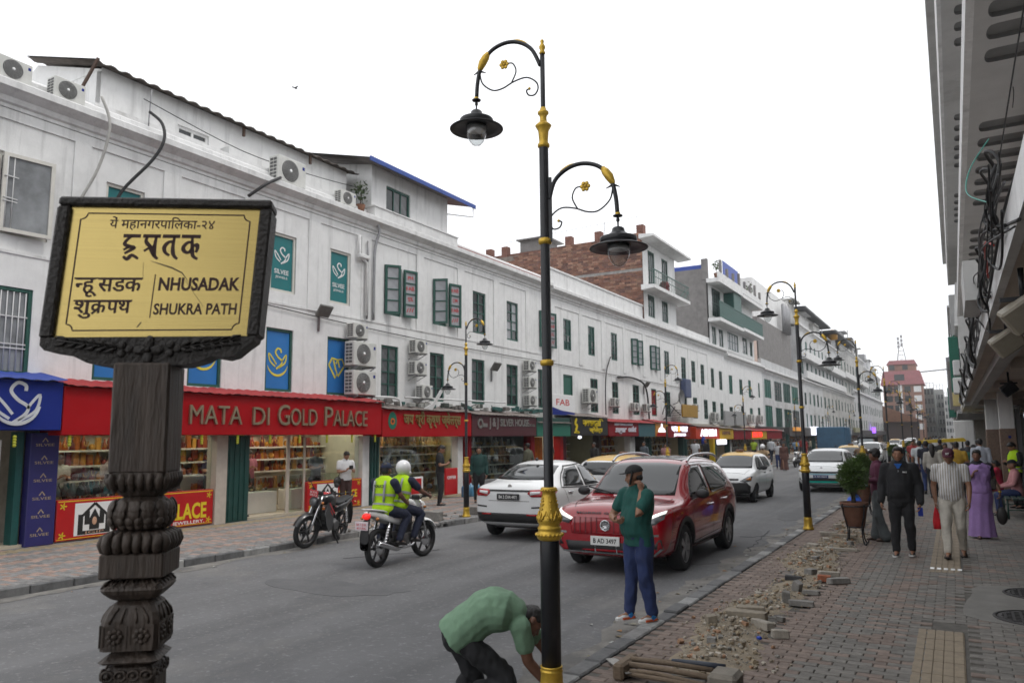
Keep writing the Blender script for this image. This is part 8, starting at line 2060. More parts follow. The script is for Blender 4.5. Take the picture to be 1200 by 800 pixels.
  for s in (-1, 1):
   b = MB(); pts = [spn(q) + hx.lerp(sx, q) * s * .1 * k - (fw * (np.interp(q, TT, TRY) * g * k + .04) if True else 0) for q in (.3, .55, .75, .88)]; b.tube(pts, .018, 6); b.build('reflective_strap', MATS['silver_reflective_tape'], t)
 t['_s'] = 0; del t['_s']
 return t, J, hp, hs, spn, k
def cap_on(P, m, brim=True, logo=None):
 t, J, hp, hs, spn, k = P
 b = MB(); n = 20; V = []
 for i in range(7):
  a = PI / 2 * i / 6.5
  V += [hp(.088 * math.cos(a) * math.cos(2 * PI * j / n), -.01 + .106 * math.cos(a) * math.sin(2 * PI * j / n), .042 + .09 * math.sin(a)) for j in range(n)]
 b.add(V, [(i * n + j, i * n + (j + 1) % n, (i + 1) * n + (j + 1) % n, (i + 1) * n + j) for i in range(6) for j in range(n)] + [tuple(6 * n + j for j in range(n))], True)
 if brim:
  A = [hp(.075 * math.cos(a), .075 + .085 * math.sin(a), .04 + .012 * math.sin(a)) for a in [PI * q / 10 for q in range(11)]]; B = [hp(.08 * math.cos(a), .05 + .03 * math.sin(a), .05) for a in [PI * q / 10 for q in range(11)]]
  up = hp(0, 0, .006) - hp(0, 0, 0); V = [x + y for pr in zip(A, B) for x, y in ((pr[0], Vector()), (pr[1], Vector()))]; V += [v + up for v in V]
  b.add(V, [(2 * i, 2 * i + 2, 2 * i + 3, 2 * i + 1) for i in range(10)] + [(22 + 2 * i, 22 + 2 * i + 1, 22 + 2 * i + 3, 22 + 2 * i + 2) for i in range(10)] + [(2 * i, 22 + 2 * i, 22 + 2 * i + 2, 2 * i + 2) for i in range(10)], True)
 o = b.build('cap', m, t)
 if logo: MB().text(logo, hp(0, .1, .07), hp(-1, 0, 0) - hp(0, 0, 0), hp(0, -.35, 1) - hp(0, 0, 0), .035 * k, .05 * k, .004, .03).build('cap_badge', WHT, o)
 return o
def held(lab, cat, name, m, fn):
 b = MB(); fn(b); return b.thing(name, m, lab, cat)
def wpos(t, v):
 a = t.rotation_euler[2]; l = Vector(t.location); return Vector((l.x + v.x * math.cos(a) - v.y * math.sin(a), l.y + v.x * math.sin(a) + v.y * math.cos(a), l.z + v.z))
JEAN = cl('blue_denim', (.02, .035, .11)); BLK = cl('black_trousers', (.013, .013, .015)); BJ = cl('black_jacket', (.012, .012, .014)); NAVYC = cl('navy_uniform', (.012, .017, .04)); HIV = cl('hi_vis', (.45, .72, .01), var=.06); CREAM = cl('cream_trousers', (.5, .47, .41)); GRYC = cl('grey_trousers', (.1, .115, .12)); WSH = cl('white_shirt', (.62, .62, .63), var=.06)
SHB = mat('dark_leather', (.02, .018, .017), .45, var=.2); SOLE = mat('white_rubber_sole', (.6, .6, .58), .6, var=.08); SANDAL = mat('brown_sandal', (.06, .035, .025), .6, var=.2)
stripe = cl('striped_white', (.6, .6, .6), var=0)
n_, l_ = stripe.node_tree.nodes, stripe.node_tree.links; bs = n_['Principled BSDF']; tc_ = n_.new('ShaderNodeTexCoord'); wv = n_.new('ShaderNodeTexWave'); wv.inputs['Scale'].default_value = 9; rp = n_.new('ShaderNodeValToRGB'); rp.color_ramp.interpolation = 'CONSTANT'
rp.color_ramp.elements[0].color = (.6, .6, .6, 1); rp.color_ramp.elements[1].color = (.24, .23, .22, 1); rp.color_ramp.elements[1].position = .7; e_ = rp.color_ramp.elements.new(.85); e_.color = (.36, .3, .23, 1)
l_.new(tc_.outputs['Object'], wv.inputs['Vector']); l_.new(wv.outputs['Fac'], rp.inputs[0]); l_.new(rp.outputs[0], bs.inputs['Base Color'])
PHONE = mat('black_phone', (.012, .012, .013), .2, var=.1)
WALK = dict(hipR=(.088, .01, .9), knR=(.095, .14, .51), anR=(.09, .2, .1), hipL=(-.088, -.01, .9), knL=(-.095, 0, .49), anL=(-.09, -.22, .12), ftL=(-.05, 1, -.3))
WALKB = dict(WALK, elR=(.24, -.1, 1.12), wrR=(.24, -.12, .87), elL=(-.24, .02, 1.1), wrL=(-.23, .16, .9))
PR = R
P = person('man in a dark green T-shirt and black cap talking on a phone at the kerb', (-2.97, 7.85, 0), R(146), dict(shL=(-.19, .0, 1.37), elL=(-.25, .17, 1.16), wrL=(-.145, .05, 1.42), hnL=(.16, .12, 1), shR=(.185, .03, 1.375), elR=(.27, .17, 1.12), wrR=(.04, .29, 1.1), hnR=(-1, .05, -.15), hd=(.75, 1, -.22), head=(.01, .035, 1.575), knR=(.1, .05, .49), anR=(.11, .07, .08), knL=(-.1, .0, .49), anL=(-.1, -.08, .08)), cl('dark_green', (.008, .075, .062)), JEAN, h=1.6, girth=1.16, belly=.07, hem=-.36, loose=.006, wr=.011, shoes=(mat('white_trainer', (.62, .62, .61), .6, var=.08), SOLE), hair='cap', curl=.75, vox=.011)
cap_on(P, cl('black_cap', (.014, .014, .015)), True)
t, J, hp, hs, spn, k = P
for s in 'RL':
 a, f = J['an' + s], J['ft' + s]; sd = Vector((f.y, -f.x, 0))
 for q in (-1, 1): MB().bar(a + f * .04 + sd * .047 * q + Vector((0, 0, -.04)), a + f * .0 + sd * .047 * q + Vector((0, 0, -.01)), .01, .04).build('blue_shoe_panel', mat('blue_shoe_panel', (.02, .2, .5), .5, var=.1), t); MB().bar(a + f * .12 + sd * .046 * q + Vector((0, 0, -.055)), a - f * .03 + sd * .044 * q + Vector((0, 0, -.05)), .012, .02).build('orange_shoe_stripe', mat('orange_shoe_stripe', (.55, .1, .03), .5, var=.1), t)
w = wpos(t, hp(-.088, .02, -.02)); u = wpos(t, hp(-.1, .0, .06)); d = wpos(t, hp(-.085, .06, -.08))
held('black phone held to the ear of the man in green', 'phone', 'phone', PHONE, lambda b: b.bar(u, d, .04, .014))
P = person('man in an all black tracksuit with a blue collar walking towards us', (-.8, 13.75, 0), R(178), dict(elR=(.265, -.02, 1.1), wrR=(.28, .08, .85), elL=(-.265, -.02, 1.1), wrL=(-.27, .1, .84), knR=(.1, .04, .49), anR=(.11, .04, .08), knL=(-.1, .03, .49), anL=(-.1, -.1, .09), hd=(0, 1, -.05)), BJ, BLK, 'long', h=1.7, girth=1.07, shoes=(SHB, SOLE), hem=-.2, belly=.05, wr=.01, sadd=.012)
t, J, hp, hs, spn, k = P
b = MB(); b.prism([(-.055, 1.44), (.055, 1.44), (.03, 1.4), (0, 1.335), (-.03, 1.4)], .085, .128, 'y'); b.build('blue_undershirt', cl('bright_blue', (.01, .1, .4)), t)
b = MB(); b.text('NIKE', (-.09, .137, 1.3), (-1, 0, 0), VZ, .022, .06, .003, .02); b.build('chest_print', WHT, t)
b = MB(); b.bar((0, .142, 1.34), (0, .145, .98), .008); b.build('zip', GREY, t)
w = wpos(t, J['wrL'] + J['hnL'] * .12); held('blue phone in the hand of the man in black', 'phone', 'phone', BLUE, lambda b: b.bar(w + Vector((0, -.02, .05)), w + Vector((0, -.02, -.08)), .014, .07))
P = person('man in a striped white shirt and maroon cap walking with a red bag', (-.1, 13.95, 0), R(176), dict(WALK, elR=(.25, -.05, 1.1), wrR=(.23, .02, .86), elL=(-.25, 0, 1.1), wrL=(-.24, .1, .87), hd=(.03, 1, -.45), head=(0, .05, 1.57)), stripe, CREAM, h=1.68, girth=1.04, shoes=(SANDAL, SHB), hem=-.1, hair='cap', belly=.05, wr=.01)
cap_on(P, cl('maroon_cap', (.07, .01, .025)), True, 'NY')
t, J, hp, hs, spn, k = P
b = MB(); b.box(-.006, .006, .152, .158, .86, 1.35); b.build('button_band', WSH, t)
w = wpos(t, J['wrR'] + J['hnR'] * .1)
held('small bright red cloth bag hanging from the striped man hand', 'bag', 'red_bag', cl('red_bag', (.55, .01, .02)), lambda b: b.tube([w + Vector((0, -.01, .02)), w + Vector((0, -.01, -.08)), w + Vector((.01, -.01, -.2)), w + Vector((.02, -.01, -.32))], [.012, .04, .07, .075], 10))
SARI = cl('lilac_sari', (.33, .2, .46), .7, var=.1)
P = person('woman in a lilac sari carrying a black handbag', (.33, 16.75, 0), R(186), dict(elL=(-.27, -.03, 1.12), wrL=(-.33, .1, .9), elR=(.24, .06, 1.13), wrR=(.12, .22, 1.2), hnR=(-.3, .2, 1), anR=(.08, .1, .08), anL=(-.08, -.06, .08), hd=(.25, 1, -.05)), cl('dark_blouse', (.02, .018, .025)), SARI, h=1.6, girth=1.1, leg='skirt', shoes=(SANDAL,), hair='bun', skin='brown', belly=.06, flare=.8, hem=.5)
t, J, hp, hs, spn, k = P
b = MB(); q_ = [-.12, .08, .25, .42, .58, .72]
etube(b, [spn(x) + Vector((0, .02, 0)) for x in q_], [np.interp(x, TT, TRX) * 1.1 * k + .03 for x in q_], [np.interp(x, TT, TRY) * 1.1 * k + .045 for x in q_], Vector((1, 0, 0)), 18)
pts_ = [(.14, .07, 1.16), (.05, .13, 1.22), (-.06, .12, 1.3), (-.14, .07, 1.385), (-.165, -.03, 1.42), (-.16, -.12, 1.3), (-.13, -.15, 1.05), (-.1, -.15, .8)]
etube(b, [Vector(p) * k for p in pts_], [.13, .14, .12, .085, .08, .1, .12, .13], [.035, .035, .035, .03, .028, .024, .02, .018], [Vector((-.3, .1, 1)), Vector((-.3, .1, 1)), Vector((.3, .4, 1)), Vector((1, .3, .2)), Vector((1, 0, .2)), Vector((1, 0, 0)), Vector((1, 0, 0)), Vector((1, 0, 0))])
fuse(b, 'sari_drape', SARI, t, .013, 3, .012, 15)
b = MB(); b.lathe([(.029, -.01), (.033, 0), (.029, .01)], n=14, caps=False); b.xf(0, Matrix.Translation(J['wrL']) @ J['hnL'].to_track_quat('Z', 'Y').to_matrix().to_4x4()); b.build('bangle', GOLD, t)
b = MB(); b.tube([Vector((.06 * math.cos(a), .03 + .09 * math.sin(a), 1.385 + (-.03 if math.sin(a) > 0 else .05) * abs(math.sin(a)))) * k for a in [2 * PI * q / 16 for q in range(17)]], .004, 5); b.build('necklace', GOLD, t)
w = wpos(t, J['wrL'] + J['hnL'] * .1)
held('black handbag hanging from the sari woman hand', 'handbag', 'handbag', SHB, lambda b: (b.sphere(w + Vector((0, 0, -.33)), (.09, .05, .16), 12, 8), b.tube([w + Vector((-.04, 0, -.22)), w + Vector((-.02, 0, -.02)), w + Vector((.02, 0, -.02)), w + Vector((.04, 0, -.22))], .01, 6)))
held('dark shoulder strap bag at the sari woman side', 'bag', 'shoulder_bag', cl('grey_brown_bag', (.06, .05, .045)), lambda b: (b.bbox(*[v for pr in [(w.x - .16, w.x - .04), (w.y + .02, w.y + .12), (w.z + .12, w.z + .34)] for v in pr], .03), b.tube([w + Vector((-.08, .05, .3)), w + Vector((-.16, .0, .55)), w + Vector((-.15, .12, .62))], .012, 6)))
P = person('man in a plum shirt and flared grey trousers standing beside the planters', (-1.27, 15.5, 0), R(100), dict(elL=(-.2, .0, 1.13), wrL=(-.15, .25, 1.1), hnL=(.1, 1, 0), elR=(.24, .0, 1.12), wrR=(.12, .25, 1.08), hnR=(-.1, 1, 0), hd=(-.35, 1, -.08), anR=(.09, .06, .08), anL=(-.08, -.08, .08)), cl('plum_shirt', (.1, .022, .05)), GRYC, 'long', 'brown', 'shag', h=1.64, girth=.95, shoes=(SANDAL,), flare=1.9, hem=-.12)
w = wpos(P[0], P[1]['wrL'] + Vector((.05, .12, .02))); held('small dark phone held out by the man in plum', 'phone', 'phone', PHONE, lambda b: b.bbox(w.x - .06, w.x + .06, w.y - .035, w.y + .035, w.z, w.z + .012, .003))
o = Vector((-3.4, 5.4, RZ)); wj = lambda *v: tuple(Vector(v) - o)
P = person('man in a pale green T-shirt bending low beside the big lamp post base', tuple(o), 0, dict(pel=wj(-3.57, 5.33, .345), mid=wj(-3.35, 5.42, .53), neck=wj(-3.14, 5.51, .505), head=wj(-3.045, 5.585, .44), hd=(.62, .3, -.75), hipR=wj(-3.52, 5.25, .35), knR=wj(-3.12, 5.43, .0), anR=wj(-3.37, 5.29, -.07), ftR=(.8, .3, -.1), hipL=wj(-3.64, 5.42, .33), knL=wj(-3.53, 5.52, -.06), anL=wj(-3.6, 5.46, -.08), ftL=(.8, .3, -.1), shR=wj(-3.06, 5.43, .44), elR=wj(-3.03, 5.5, .16), wrR=wj(-2.93, 5.62, -.03), hnR=(.6, .3, -.7), shL=wj(-3.2, 5.66, .45), elL=wj(-3.05, 5.82, .18), wrL=wj(-2.92, 5.8, -.03), hnL=(.5, -.2, -.8)), cl('pale_green', (.16, .27, .175), var=.12), cl('washed_black', (.016, .016, .018), var=.3), skin='brown', scale=1.0, vox=.01, girth=1.22, hem=-.1, wr=.012, loose=.002, sadd=.02, flare=1.5, shoes=(SHB,))
RID = dict(pel=(0, 0, .93), hipR=(.09, .02, .92), hipL=(-.09, .02, .92))
def rider(lab, y, lean, ah, base=(-8.15, 10.42, R(4)), top=None, bot=None, vest=None, **k):
 z = -.06
 p = dict(pel=(0, 0, .93 + z), mid=(0, .04 + lean * .4, 1.16 + z), neck=(0, .06 + lean, 1.44 + z), head=(0, .1 + lean, 1.575 + z), hipR=(.09, .02, .93 + z), hipL=(-.09, .02, .93 + z), knR=(.21, .42, .84 + z), knL=(-.21, .42, .84 + z), anR=(.19, .2, .4), anL=(-.19, .2, .4), ftR=(.15, 1, -.15), ftL=(-.15, 1, -.15), shR=(.185, .05 + lean, 1.38 + z), shL=(-.185, .05 + lean, 1.38 + z)); p.update(ah)
 a = base[2]; return person(lab, (base[0] - y * math.sin(a), base[1] + y * math.cos(a), RZ), a, p, top or NAVYC, bot or NAVYC, skin='brown', vest=None if top else HIV, shoes=(SHB,), h=1.7, **k)
P1 = rider('motorbike driver in a white helmet and yellow vest', -.1, .08, GRIP := dict(elR=(.3, .3, 1.13), wrR=(.3, .5, 1.06), hnR=(0, .8, -.2), elL=(-.3, .3, 1.13), wrL=(-.3, .5, 1.06), hnL=(0, .8, -.2)), hair=None, sleeve='short')
t, J, hp, hs, spn, k = P1
b = MB(); hs(b, (0, -.012, .02), (.125, .142, .135), 22, 14); hs(b, (0, .05, -.065), (.105, .1, .06)); b.build('helmet', mat('white_helmet', (.72, .72, .73), .25, var=.04, coat=.6), t)
b = MB(); hs(b, (0, .045, .01), (.112, .112, .05), 18, 10); b.build('visor', CGL, t)
P2 = rider('pillion rider in a navy cap and yellow police vest', -.52, .0, dict(elR=(.25, .14, 1.12), wrR=(.22, .36, .98), hnR=(-.1, 1, -.2), elL=(-.25, .14, 1.12), wrL=(-.22, .36, .98), hnL=(.1, 1, -.2)), hair='short')
cap_on(P2, cl('navy_cap', (.012, .02, .05)), True)
t, J, hp, hs, spn, k = P2
b = MB(); c = spn(.74); b.text('POLICE', c - Vector((0, .158, .0)), (1, 0, 0), (0, .12, 1), .042, .21, .004, .02); b.build('vest_lettering', NAVYC, t)
PH = dict(elR=(.25, .02, 1.12), wrR=(.1, .22, 1.16), hnR=(-.5, .4, .6), elL=(-.25, .02, 1.12), wrL=(-.1, .22, 1.15), hnL=(.5, .4, .6), hd=(0, 1, -.5), head=(0, .045, 1.57))
V2 = .02
P = person('woman in a white blouse reading her phone outside the gold shop', (-14.0, 15.55, 0), R(-110), PH, WSH, cl('brown_trousers', (.05, .022, .02)), h=1.6, hair='bun', shoes=(SHB,), vox=V2, hem=-.12)
w = wpos(P[0], Vector((0, .3, 1.18))); held('dark phone in the hands of the woman in white', 'phone', 'phone', PHONE, lambda b: b.bbox(w.x - .02, w.x + .02, w.y - .06, w.y + .06, w.z - .04, w.z + .05, .004))
w = wpos(P[0], Vector((.24, .02, .82))); held('black sling bag at the hip of the woman in white', 'bag', 'sling_bag', SHB, lambda b: (b.sphere(w, (.07, .14, .12), 10, 7), b.tube([w + Vector((0, 0, .1)), w + Vector((.12, .2, .55))], .012, 5)))
P = person('man dressed in black looking at his phone by the gold window', (-12.94, 18.35, 0), R(-60), PH, BJ, BLK, h=1.72, shoes=(SHB,), vox=V2, girth=.98)
w = wpos(P[0], Vector((0, .3, 1.25))); held('phone lit in the hand of the man in black across the road', 'phone', 'phone', PHONE, lambda b: b.bbox(w.x - .03, w.x + .03, w.y - .03, w.y + .03, w.z - .03, w.z + .06, .004))
person('person in a dark teal jacket standing behind the lamp across the road', (-12.4, 19.6, 0), R(-150), {}, cl('dark_teal', (.01, .045, .04)), BLK, 'long', h=1.65, vox=V2, shoes=(SHB,))
person('guard in camouflage uniform standing by the green shop pillar', (-15.25, 13.22, 0.05), R(-80), dict(head=(0, .02, 1.58)), mat('camouflage_cloth', (.09, .085, .06), .9, var=.5, scale=14, col2=(.03, .035, .02), c2t=.5), MATS['camouflage_cloth'], 'long', h=1.66, vox=V2, shoes=(SHB,))
for x, y, lb, c, rz in ((-16.6, 9.5, 'shop keeper in white behind the display glass, left of the carved post', (.5, .48, .45), -90), (-16.4, 10.5, 'dark haired customer in pale clothes behind the display glass', (.4, .34, .33), -70), (-16.2, 11.9, 'person in white bending behind the display right of the carved post', (.55, .55, .55), 30), (-16.9, 13.6, 'shop assistant in navy behind the jewellery counter', (.02, .02, .06), -90), (-16.6, 14.6, 'assistant in pink behind the jewellery counter', (.4, .15, .2), -100), (-15.6, 16.1, 'man in grey inside the jewellery shop door', (.12, .14, .16), -90)):
 person(lb, (x, y, .05), R(rz), dict(PH), cl('c%.2f%.2f' % (c[0], c[2]), c), BLK, h=1.6, vox=.028)
SIT = dict(pel=(0, 0, .55), mid=(0, .03, .77), neck=(0, .04, 1.06), head=(0, .08, 1.19), hipR=(.09, .02, .53), hipL=(-.09, .02, .53), knR=(.12, .42, .5), knL=(-.12, .42, .5), anR=(.12, .4, .08), anL=(-.12, .4, .08), shR=(.18, .04, .99), shL=(-.18, .04, .99), elR=(.24, .12, .74), elL=(-.24, .12, .74), wrR=(.1, .34, .68), wrL=(-.1, .34, .68), hnR=(-.3, 1, -.2), hnL=(.3, 1, -.2))
P = person('man in a pink shirt and dark cap sitting on the green bench', (1.2, 21.6, 0), R(98), SIT, cl('pink_shirt', (.5, .23, .24), var=.08), JEAN, 'long', h=1.66, vox=V2, shoes=(SHB,), hair='cap'); cap_on(P, BLK, True)
person('woman in a red and pink dress sitting beyond the pink shirted man', (.95, 24.2, 0), R(70), SIT, cl('red_pink', (.45, .02, .06)), cl('red_pink', (.45, .02, .06)), h=1.55, vox=V2, hair='bun', skin='brown', shoes=(SANDAL,))
P = person('attendant in a lime yellow vest looking down by the granite column', (1.3, 23.6, 0), R(120), dict(PH, hd=(0, 1, -.8)), BJ, BLK, 'long', h=1.68, vox=V2, vest=HIV, shoes=(SHB,))
CR = [('man in a mustard yellow T-shirt walking away', .02, 24.6, 0, (.42, .26, .03), BLK, 'short', 'short', 1.68), ('woman with long black hair in a pale top walking away', -.62, 26.6, 5, (.4, .38, .34), BLK, 'long', 'long', 1.6), ('man in a white T-shirt walking away behind the black jacket', -1.05, 29.5, 0, (.5, .53, .55), JEAN, 'short', 'short', 1.68), ('man in a navy vest and jeans left of the long haired woman', -.82, 28.2, 0, (.02, .022, .035), JEAN, 'short', 'short', 1.68), ('man in a white office shirt near the granite column', .66, 27.4, 0, (.45, .48, .55), BLK, 'long', 'short', 1.74), ('woman in cream facing us behind the yellow T-shirt', -.3, 30.5, 180, (.4, .37, .28), GRYC, 'long', 'bun', 1.58), ('person in charcoal right of the yellow T-shirt', .38, 31, 10, (.05, .05, .055), BLK, 'short', 'short', 1.66), ('person in slate grey under the arcade', .72, 33, 0, (.1, .11, .12), BLK, 'long', 'short', 1.68), ('person in a green skirt near the arcade column', .5, 28.6, 30, (.03, .12, .08), cl('green_skirt', (.02, .14, .07)), 'short', 'bun', 1.55), ('person in black beside the yellow cart', -.5, 34, 0, (.02, .02, .02), BLK, 'long', 'short', 1.7), ('person in red near the far lamps', -1.6, 38, 180, (.3, .04, .04), BLK, 'short', 'short', 1.64), ('person in pale blue far along the right pavement', -1.2, 42, 0, (.25, .33, .42), JEAN, 'short', 'short', 1.66), ('person in brown far along the right pavement', -1.9, 46, 180, (.12, .07, .05), BLK, 'short', 'short', 1.66), ('person in white at the far right pavement', -.9, 50, 0, (.5, .5, .5), JEAN, 'short', 'short', 1.66), ('person in dark maroon at the far right pavement', -1.6, 56, 180, (.1, .02, .03), BLK, 'long', 'short', 1.66),
('man in a pale shirt on the left pavement by the red lit board', -11.6, 58, 30, (.45, .47, .5), NAVYC, 'long', 'short', 1.7), ('woman in a long brown dress crossing at the left kerb', -8.6, 46.5, 200, (.11, .05, .04), cl('brown_dress', (.11, .05, .04)), 'long', 'long', 1.6), ('woman in white beside the brown dressed woman', -9.4, 49, 190, (.5, .5, .52), JEAN, 'short', 'long', 1.6), ('woman in a red dress on the far left pavement', -11.2, 70, 180, (.25, .03, .03), cl('red_dress', (.25, .03, .03)), 'long', 'long', 1.6), ('man in light blue on the far left pavement', -10.9, 64, 0, (.2, .3, .45), BLK, 'short', 'short', 1.7), ('woman in pink behind the red car roof rail', -12.8, 38, 200, (.4, .2, .2), BLK, 'short', 'bun', 1.55), ('man in white behind the red car roof', -12.6, 42.5, 180, (.52, .53, .55), BLK, 'short', 'short', 1.72), ('man in black behind the red car roof rail', -12.7, 45, 150, (.02, .02, .022), BLK, 'long', 'short', 1.72), ('person in a lime top by the mustard sign', -12.6, 57, 180, (.3, .42, .03), BLK, 'short', 'short', 1.66), ('person in slate outside the red goods window', -13.4, 36.5, 160, (.1, .12, .14), BLK, 'long', 'long', 1.66), ('person in khaki outside the silverware shop', -13.8, 25.2, 90, (.09, .09, .06), BLK, 'long', 'short', 1.7), ('woman in orange outside the silverware shop', -13.7, 26.9, 120, (.35, .13, .03), BLK, 'short', 'long', 1.6), ('person in black by the orange curtain', -13.5, 30.6, 160, (.02, .02, .02), BLK, 'long', 'short', 1.68)]
for i, (lb, x, y, rz, c, bt, sl, hr, hh) in enumerate(CR):
 dress = bt.name.endswith('dress') or bt.name.endswith('skirt')
 person(lb, (x, y, 0 if x > -2.9 or x < -10.9 else RZ), R(rz), WALKB if i % 2 else WALK, cl('t%d' % i, c), bt, sl, ('tan', 'brown')[i % 2], hr, hh, .024 if y < 32 else .034, (SHB,), leg='skirt' if dress else 'trousers')
copy_tree(mA, loc=(-7.25, 34.5, RZ), rotz=PI)['label'] = 'white motorbike coming along beside the yellow roofed taxi'
P = rider('rider in a tan shirt and white helmet beside the yellow roofed taxi', -.1, .05, GRIP, (-7.25, 34.5, PI), cl('tan_shirt', (.35, .24, .14)), GRYC, vox=.026, hair=None)
b = MB(); P[3](b, (0, -.01, .025), (.115, .13, .12), 16, 10); b.build('helmet', MATS['white_helmet'], P[0])
copy_tree(mB, loc=(-3.75, 38.6, RZ), rotz=0)['label'] = 'dark motorbike going away behind the teal striped car'
P = rider('rider in a tan jacket with a pale helmet behind the teal striped car', -.1, .05, GRIP, (-3.75, 38.6, 0), cl('tan_jacket', (.2, .13, .08)), GRYC, vox=.026, hair=None)
b = MB(); P[3](b, (0, -.01, .025), (.115, .13, .12), 16, 10); b.build('helmet', MATS['white_helmet'], P[0])
far = [o for o in bpy.data.objects if o.get('category') == 'person' and o.location.y > 30]
rf = random.Random(8)
for k in range(26):
 lft = k % 2; src = far[rf.randrange(len(far))]
 y = rf.uniform(62, 130); o = copy_tree(src, loc=(rf.uniform(-13, -11.2) if lft else rf.uniform(-2.2, .4), y, 0), rotz=rf.uniform(0, 6.28))
 o['label'] = 'tiny pedestrian in the far crowd on the left pavement' if lft else 'tiny pedestrian in the far crowd on the right pavement'; o['group'] = 'far crowd on the pavements'
# ---------------------------------------------------------------- planters, tools, bird and other small things
TERRA = mat('terracotta_pot', (.15, .068, .042), .85, var=.25, scale=8, bump=.3, bscale=40, streak=.3)
def planter(lab, x, y, seed, s=1.0, bh=1.17):
 t = thing('planter', lab, 'planter', (x, y, 0), group='terracotta planters on iron stands')
 b = MB(); b.lathe([(.135, .28), (.15, .3), (.215, .62), (.235, .68), (.24, .72), (.225, .725), (.215, .68), (.0, .67)], n=24); b.build('pot', TERRA, t)
 b = MB(); b.lathe([(.214, .675), (.1, .69), (0, .695)], n=20, caps=False); b.build('soil', mat('potting_soil', (.035, .025, .018), .95, var=.3), t)
 b = MB(); b.tube([(.25 * math.cos(a), .25 * math.sin(a), .66) for a in [2 * PI * k / 24 for k in range(25)]], .011, 6); b.build('stand_ring', BLACK, t); b = MB(); b.tube([(.16 * math.cos(a), .16 * math.sin(a), .3) for a in [2 * PI * k / 20 for k in range(21)]], .01, 6); b.build('stand_ring', BLACK, t)
 for k in range(4):
  a = PI / 4 + k * PI / 2; c, s_ = math.cos(a), math.sin(a)
  b = MB(); b.tube(spline([(.25 * c, .25 * s_, .7), (.225 * c, .225 * s_, .5), (.165 * c, .165 * s_, .3), (.17 * c, .17 * s_, .12), (.21 * c, .21 * s_, .02), (.25 * c, .25 * s_, .012), (.26 * c, .26 * s_, .05)], 4), .012, 7); b.build('stand_leg', BLACK, t)
 b = MB()
 rg = random.Random(seed)
 for k in range(5): b.tube([(rg.uniform(-.03, .03), rg.uniform(-.03, .03), .68), (rg.uniform(-.05, .05), rg.uniform(-.05, .05), .9), (rg.uniform(-.12, .12), rg.uniform(-.12, .12), 1.15)], [.02, .016, .008], 6)
 b.build('trunk', mat('bark'), t)
 V = MB()
 for k in range(5000):
  d = Vector((rg.gauss(0, 1), rg.gauss(0, 1), rg.gauss(0, 1))).normalized(); q = (rg.random() ** .4) * (1 + .25 * noise.noise(d * 2.4 + Vector((seed, 0, 0))))
  p = Vector((d.x * .24 * s * q, d.y * .24 * s * q, bh + d.z * .27 * s * q))
  u = (d + Vector((rg.gauss(0, .5), rg.gauss(0, .5), rg.gauss(.3, .5)))).normalized(); v = u.cross(Vector((rg.gauss(0, 1), rg.gauss(0, 1), rg.gauss(0, 1)))).normalized(); l = rg.uniform(.03, .06)
  V.add([p, p + u * l * .5 + v * .008, p + u * l, p + u * l * .5 - v * .008], [(0, 1, 2, 3)], False)
 for k in range(500):
  z = rg.uniform(.78, 1.0); p = Vector((rg.gauss(0, .06), rg.gauss(0, .06), z)); u = Vector((rg.gauss(0, .6), rg.gauss(0, .6), 1)).normalized(); v = u.cross(Vector((1, .3, 0))).normalized(); V.add([p, p + u * .03 + v * .007, p + u * .07, p + u * .03 - v * .007], [(0, 1, 2, 3)], False)
 V.build('crown', mat('bush_green', (.058, .105, .018), .6, var=.5, scale=6), t)
planter('nearest round bush in a terracotta pot on an iron stand', -1.62, 14.95, 3)
planter('second bush in a terracotta pot, behind the man in plum', -2.0, 20.6, 5, .92)
planter('third bush in a pot, left of the black jacket man', -2.3, 37, 7, 1.0, 1.2)
planter('fourth bush in a pot farther along the kerb', -2.3, 51, 9, 1.0, 1.2)
t = thing('pot_label', 'small green plate fixed on the second planter', 'plate', (-1.98, 20.3, .72))
MB().bbox(-.11, .11, -.01, .01, -.05, .05, .004).build('plate', mat('green_plate', (.01, .06, .045), .5, var=.1), t); MB().text('KMC', (0, -.0105, -.02), (1, 0, 0), VZ, .04, .15, .002, .01).build('plate_lettering', WHT, t)
rg = random.Random(2); b = MB()
n0 = len(b.V); b.sphere((0, 0, .28), (.2, .2, .3), 16, 12)
for i in range(n0, len(b.V)): v = Vector(b.V[i]); b.V[i] = tuple(v * (1 + .22 * noise.noise(v * 7)))
b.thing('plastic_sack', mat('bright_blue_plastic', (.01, .09, .5), .35, var=.15), 'crumpled bright blue plastic sack behind the nearest planter', 'sack', loc=None).location = (-2.0, 18.6, .0)
STEEL = mat('worn_steel_blade', (.3, .29, .27), .5, metal=.5, var=.25, bump=.2); HAND = mat('worn_wood_handle', (.17, .125, .085), .8, var=.3, scale=25, stretch=(1, 6, 6), bump=.3)
t = thing('shovel', 'shovel with a pale worn blade lying left of the tool handles', 'shovel', (-2.55, 6.05, .01))
b = MB(); V = [(-.12, .3, .02), (.06, .17, .012), (.16, -.1, .03), (.02, -.02, .045), (-.06, .12, .03), (.02, .1, .03)]
b.add([(-.16, .24, .02), (.02, .02, .03), (.2, -.2, .06), (.26, -.08, .05), (.12, .12, .035), (-.1, .28, .025)], [(0, 1, 4, 5), (1, 2, 3, 4)]); b.add([(-.16, .24, .014), (.02, .02, .024), (.2, -.2, .054), (.26, -.08, .044), (.12, .12, .029), (-.1, .28, .019)], [(5, 4, 1, 0), (4, 3, 2, 1)]); b.build('blade', STEEL, t)
b = MB(); b.tube([(.2, -.12, .06), (.4, -.12, .07), (1.0, -.2, .05)], .017, 8); b.build('handle', HAND, t)
